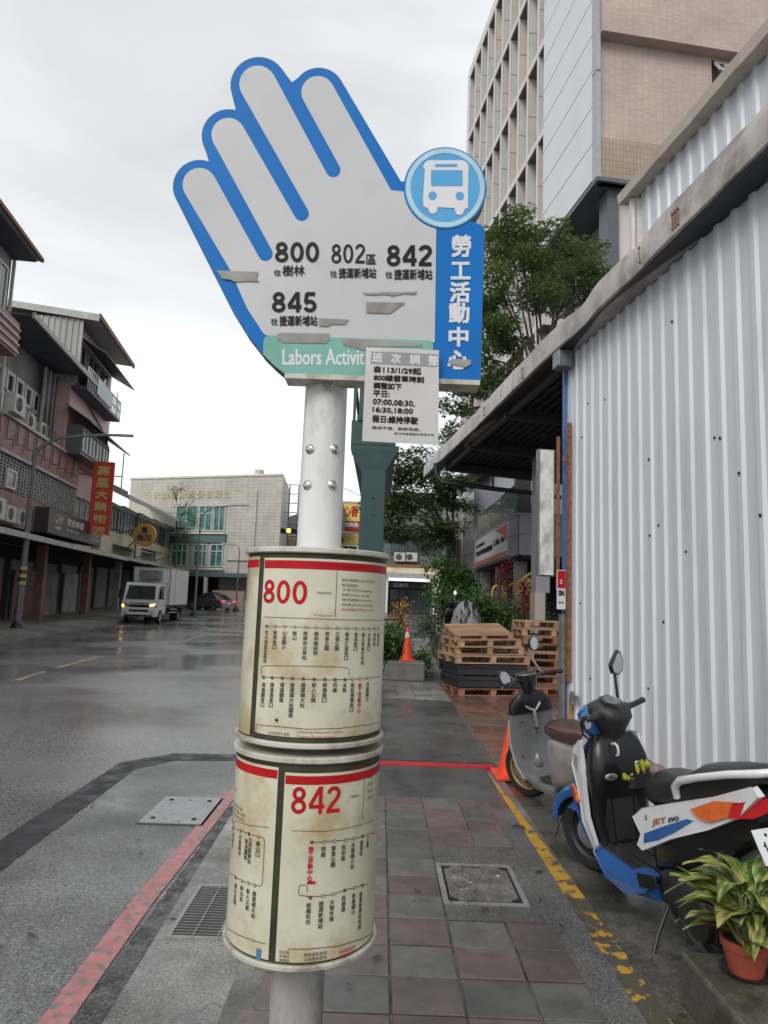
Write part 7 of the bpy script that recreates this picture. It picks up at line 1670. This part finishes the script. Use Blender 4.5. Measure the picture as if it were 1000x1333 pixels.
for sy in (-1, 1):
    g = ob('grip', M().tube([hb(Vector(p)) for p in ((-.03,sy*.20,1.055),(-.055,sy*.34,1.075))], [.017,.018], 12), MT['sseat'], s1_)
    ob('grip_end', M().ball(hb(Vector((-.056,sy*.345,1.076))), .02), MT['smat'], g)
    ob('bar_stub', M().tube([hb(Vector(p)) for p in ((.0,sy*.08,1.05),(-.03,sy*.20,1.055))], .022, 12).ball(hb(Vector((-.01,sy*.18,1.06))), .035,.03,.028), MT['smat'], s1_)
    ob('cable', M().tube([hb(Vector((.02,sy*.16,1.05))), hb(Vector((.10,sy*.19,1.02))), hb(Vector((.13,sy*.12,.93))), (1.03,sy*.03,.80)], .006, 6), MT['sblk'], s1_)
    ob('brake_lever', M().tube([hb(Vector(p)) for p in ((.02,sy*.17,1.06),(.035,sy*.24,1.055),(.01,sy*.34,1.06))], .006, 6), MT['alu'], s1_)
def mirror_(par, pts, ctr, shape, rad, fn, glass_scale=.86, tip=(0,0), stem=MT['sblk'], back=MT['sblk']):
    t_ = ob('mirror', M().tube([fn(Vector(p)) for p in pts], [.010]*len(pts), 8), stem, par)
    ring = [(a*rad, b*rad) for a, b in shape]; c_ = Vector(ctr)
    P_ = lambda a, b, d_, s_=1: fn(c_ + Vector((d_ + b*tip[0]*s_, a*s_, b*s_)))
    m = M().loft([[P_(a, b, -.012, 1) for a, b in ring], [P_(a, b, .010, 1.0) for a, b in ring], [P_(a, b, .028, .6) for a, b in ring]]); ob('housing', m, back, t_, smooth=50)
    ob('glass', M().poly([P_(a, b, -.0135, glass_scale) for a, b in ring][::-1]), MT['mirror'], t_, smooth=0)
    return t_
poly_sh = [(-.75,-.62),(.1,-.85),(.78,-.55),(1.0,.15),(.72,.85),(.35,1.05),(-.1,.72),(-.95,-.05)]
mirror_(s1_, [(.0,-.13,1.06),(.005,-.13,1.20),(.01,-.135,1.27)], (.01,-.16,1.325), [(-a, b) for a, b in poly_sh], .082, hb)
mirror_(s1_, [(.0,.15,1.06),(.03,.22,1.04)], (.01,.27,1.03), poly_sh, .045, hb)
def kick(o):                                             # the tail sweeps up
    for v in o.data.vertices: v.co.z += max(0, .36 - v.co.x) * .16
    for c in o.children: kick(c)
for c in s1_.children:
    if c.name.split('.')[0] in ('side_panel','seat','grab_rail','tail_light','tail_light_red','tail_centre','number_plate','mudguard','under_seat'): kick(c)
gl_ = thing('yellow_gloves', 'crumpled yellow gloves stuffed in the scooter front pocket', 'gloves', (0,0,0)); gl_.location = s1_.location; gl_.rotation_euler = s1_.rotation_euler
rg3 = random.Random(6)
for k, (y, z, l_) in enumerate(((-.02,.665,.085),(-.10,.70,.07),(-.135,.72,.06))):
    a = rg3.uniform(-.4,.5); m = M()
    rings = []
    for i in range(7):
        u = i/6; c_ = Vector((.79+.012*math.sin(u*5), y + (u-.5)*l_*math.cos(a), z + (u-.5)*l_*math.sin(a)+.01)); r_ = .031*(1 + .35*math.sin(u*7+k))*(1 if 0 < i < 6 else .4)
        rings.append([(c_.x + r_*.8*math.cos(t_*.785)*(1+.2*math.sin(t_*3+i)), c_.y, c_.z + r_*math.sin(t_*.785)*(1+.2*math.cos(t_*2+i))) for t_ in range(8)])
    ob('glove', m.loft(rings), MT['yglove'], gl_)

# ---- the older grey scooter behind it
def old_scooter(loc, ang, label, lean=-9, turn=.45, body=MT['sgry'], seatm=MT['sbrn'], detail=True):
    t = thing('motor_scooter', label, 'scooter', loc, ang); t.rotation_euler = (R(lean), 0, ang)
    swheel(t, 1.18, .235, .09, MT['goldrim'], turn=turn, spokes=6); swheel(t, 0, .235, .10, MT['goldrim'])
    ob('fork', M().tube([(1.18,.06,.235),(1.06,.055,.60)], .016, 8).tube([(1.18,-.06,.235),(1.06,-.055,.60)], .016, 8), MT['steel'], t)
    fender(t, 1.18, .27, 15, 165, .075, body)
    ob('leg_shield', M().loft([ring_xy(.25,.90,0,.025,.16,5), ring_xy(.34,.95,0,.025,.20,5), ring_xy(.50,.975,0,.025,.215,5), ring_xy(.70,.965,0,.03,.205,5), ring_xy(.765,.955,0,.035,.20,5)]), body, t, smooth=50, bevel=.004)
    ob('upper_shield', M().loft([ring_xy(.767,.955,0,.045,.20,4), ring_xy(.85,.95,0,.05,.185,4), ring_xy(.92,.945,0,.045,.13,4), ring_xy(.95,.94,0,.03,.06,4)]), MT['sblk'], t, smooth=50)
    ob('front_shell', M().loft([ring_xy(.50,1.03,0,.06,.16), ring_xy(.70,1.03,0,.08,.17), ring_xy(.86,.99,0,.05,.12)]), body, t, smooth=50)
    for y in (.165, -.165): ob('shield_edge', M().tube([(.90,y*.95,.25),(.945,y*1.2,.36),(.97,y*1.30,.52),(.962,y*1.24,.72)], .011, 8), MT['ivory'], t)
    if detail:
        for y, z in ((.10,.70),(-.02,.60),(.13,.42)): ob('screw', M().lathe([(.007,0),(.005,.004)], n=8).xf(lambda p: Vector((.93 - p.z, y + p.x, z + p.y))), MT['ink'], t)
        ob('bag_hook', M().tube([(.90,.085,.845),(.88,.03,.80),(.885,-.02,.79),(.88,-.05,.83),(.89,-.075,.85)], .012, 8).tube([(.88,.0,.79),(.87,.0,.70),(.875,.0,.64)], [.015,.014,.010], 8), MT['alu'], t)
        for y, z in ((.085,.845),(-.075,.85),(.0,.645)): ob('hook_screw', M().ball((.875,y,z), .014, n=10, m=6), MT['ink'], t)
    ob('floor_board', M().loft([ring_yz(.92,0,.27,.14,.03,5), ring_yz(.70,0,.235,.155,.03,5), ring_yz(.42,0,.25,.14,.03,5)]), body, t, smooth=50)
    ob('floor_mat', M().loft([ring_xy(.266,.66,0,.16,.10,3), ring_xy(.278,.66,0,.155,.095,3)]), MT['smat'], t, smooth=40)
    ob('front_panel', M().loft([ring_yz(.45,0,.47,.13,.20,5), ring_yz(.36,0,.49,.155,.20,5), ring_yz(.05,0,.55,.16,.15,4), ring_yz(-.35,0,.63,.11,.10,3)]), MT['ivory'], t, smooth=50)
    if detail:
        ob('sticker', M().tess([(.4525,.03+.045*math.cos(a*.5)*(1+.25*math.sin(a*1.5)),.50+.09*math.sin(a*.5)) for a in range(12)]), MT['stick'], t, smooth=0)
        ob('sticker_spot', M().tess([(.4535,.03+.02*math.cos(a*.6),.52+.03*math.sin(a*.6)) for a in range(10)]), MT['ivory'], t, smooth=0)
    ob('seat', M().loft([ring_yz(.50,0,.72,.08,.03,3), ring_yz(.46,0,.725,.125,.06,3), ring_yz(.32,0,.735,.15,.065,3), ring_yz(.10,0,.745,.15,.055,3), ring_yz(-.15,0,.77,.14,.06,3), ring_yz(-.38,0,.79,.10,.04,3), ring_yz(-.42,0,.79,.06,.02,3)]), seatm, t, smooth=60)
    ob('engine', M().loft([ring_yz(.30,.04,.25,.11,.09,3), ring_yz(-.05,.08,.24,.07,.09,3)]), MT['smat'], t, smooth=50)
    ob('tail_light', M().loft([ring_yz(-.36,0,.66,.08,.05,3), ring_yz(-.44,0,.66,.05,.04,3)]), MT['rlens'], t, smooth=50)
    ob('rear_rack', M().tube([(-.1,.12,.80),(-.45,.10,.84),(-.5,0,.845),(-.45,-.10,.84),(-.1,-.12,.80)], .010, 8), MT['alu'], t)
    ob('side_stand', M().tube([(.28,.12,.20),(.2,.30,.015)], .011, 8), MT['darksteel'], t)
    hc = lambda p: Vector((.93 + p.x*math.cos(turn) - p.y*math.sin(turn), p.x*math.sin(turn) + p.y*math.cos(turn), p.z))
    ob('handlebar_cowl', M().loft([[hc(Vector(p)) for p in ring_xy(z, cx, 0, hx, hy, 2.3, 18)] for z, cx, hx, hy in ((.93,.0,.04,.055),(1.00,.0,.065,.075),(1.06,.01,.085,.095),(1.085,.015,.088,.10))]), MT['sblk'], t, smooth=60)
    ob('dial', M().lathe([(1,0),(.93,.010),(.6,.013)], n=28).xf(lambda p: hc(Vector((.012 + p.y*.075, p.x*.085, 1.086 + p.z)))), MT['darksteel'], t)
    ob('dial_ring', M().tube([tuple(hc(Vector((.012 + .082*math.sin(k*.2618), .094*math.cos(k*.2618), 1.087)))) for k in range(25)], .006, 6), MT['steel'], t)
    for sy in (-1, 1):
        ob('handlebar', M().tube([hc(Vector(p)) for p in ((.0,sy*.05,1.03),(-.01,sy*.16,1.06),(-.05,sy*.24,1.06))], .014, 8).ball(hc(Vector((-.02,sy*.19,1.065))), .032,.035,.028), MT['smat'], t)
        ob('grip', M().tube([hc(Vector(p)) for p in ((-.05,sy*.24,1.06),(-.09,sy*.36,1.05))], [.019,.021], 12), MT['sseat'], t)
        ob('brake_lever', M().tube([hc(Vector(p)) for p in ((-.0,sy*.2,1.055),(.01,sy*.27,1.04),(-.03,sy*.37,1.03))], .006, 6), MT['alu'], t)
    circ = [(math.cos(k*.3927), math.sin(k*.3927)) for k in range(16)]
    mirror_(t, [(-.01,-.17,1.08),(.03,-.14,1.18),(.03,-.15,1.24)], (.02,-.16,1.32), circ, .062, hc, .9, stem=MT['alu'])
    mirror_(t, [(-.01,.17,1.07),(.0,.22,1.10),(.0,.25,1.11)], (.0,.29,1.10), circ, .062, hc, .9, stem=MT['alu'], tip=(.35,0))
    return t
old_scooter((1.64, 5.14, .004), R(103), 'older grey scooter with brown seat and round mirrors, parked second')
old_scooter(tuple(D(606, 780, 17.0).xy) + (.59,), R(100), 'dark scooter half under a striped grey rain cover behind the front pallets', lean=-5, body=MT['sblk'], seatm=MT['sseat'], detail=False)
c = Vector(tuple(D(607, 780, 16.6).xy) + (.95,)); t = thing('rain_cover', 'shiny grey and black striped rain cover draped on the far scooter', 'rain cover', c)
m = M(); rr_c = random.Random(8); rings = []
for i, (z, r_) in enumerate(((0,.34),(.15,.36),(.35,.33),(.55,.27),(.70,.17),(.76,.05))): rings.append([((r_*(1+.13*math.sin(k*2.7+i)))*math.cos(k*.2618)*.95, (r_*(1+.1*math.cos(k*3.1+i*2)))*math.sin(k*.2618), z + .02*math.sin(k*1.7)) for k in range(24)])
ob('cloth', m.loft(rings), MT['cover'], t, smooth=60)
for k, (px, Y, a, lab) in enumerate(((508, 34, 130, 'distant black scooter parked left of the lane in front of the far shop'), (517, 35, 150, 'distant scooter with lighter front beside the black one, far end of the lane'))):
    old_scooter(tuple(D(px, 780, Y).xy) + (.01,), R(a), lab, lean=-5, body=MT['sblk'] if not k else MT['swht'], seatm=MT['sseat'], detail=False)

# fallen leaves and grit scattered over the near ground
lt_ = M(); rl3 = random.Random(19)
for i in range(150):
    x = rl3.uniform(-2.2, 2.6); y = rl3.uniform(2.6, 9.5); z = .042 if -.5 < x < 1.1 and y < 7.2 else .018
    a = rl3.uniform(0, 6.28); l = rl3.uniform(.006, .02) if rl3.random() < .75 else rl3.uniform(.02, .045); w_ = l*.35
    c_, q_ = math.cos(a), math.sin(a)
    k = len(lt_.v); lt_.v += [(x - c_*l, y - q_*l, z), (x - q_*w_, y + c_*w_, z + .004), (x + c_*l, y + q_*l, z + .001), (x + q_*w_, y - c_*w_, z + .003)]; lt_.f.append((k, k+1, k+2, k+3))
lo = ob('ground_litter', lt_, leaf_mat('litter', (.03,.02,.012), (.12,.08,.03), trans=0), None, smooth=0)
tag(lo, 'tiny fallen leaves and grit scattered on the wet pavement', 'litter', None, 'stuff')
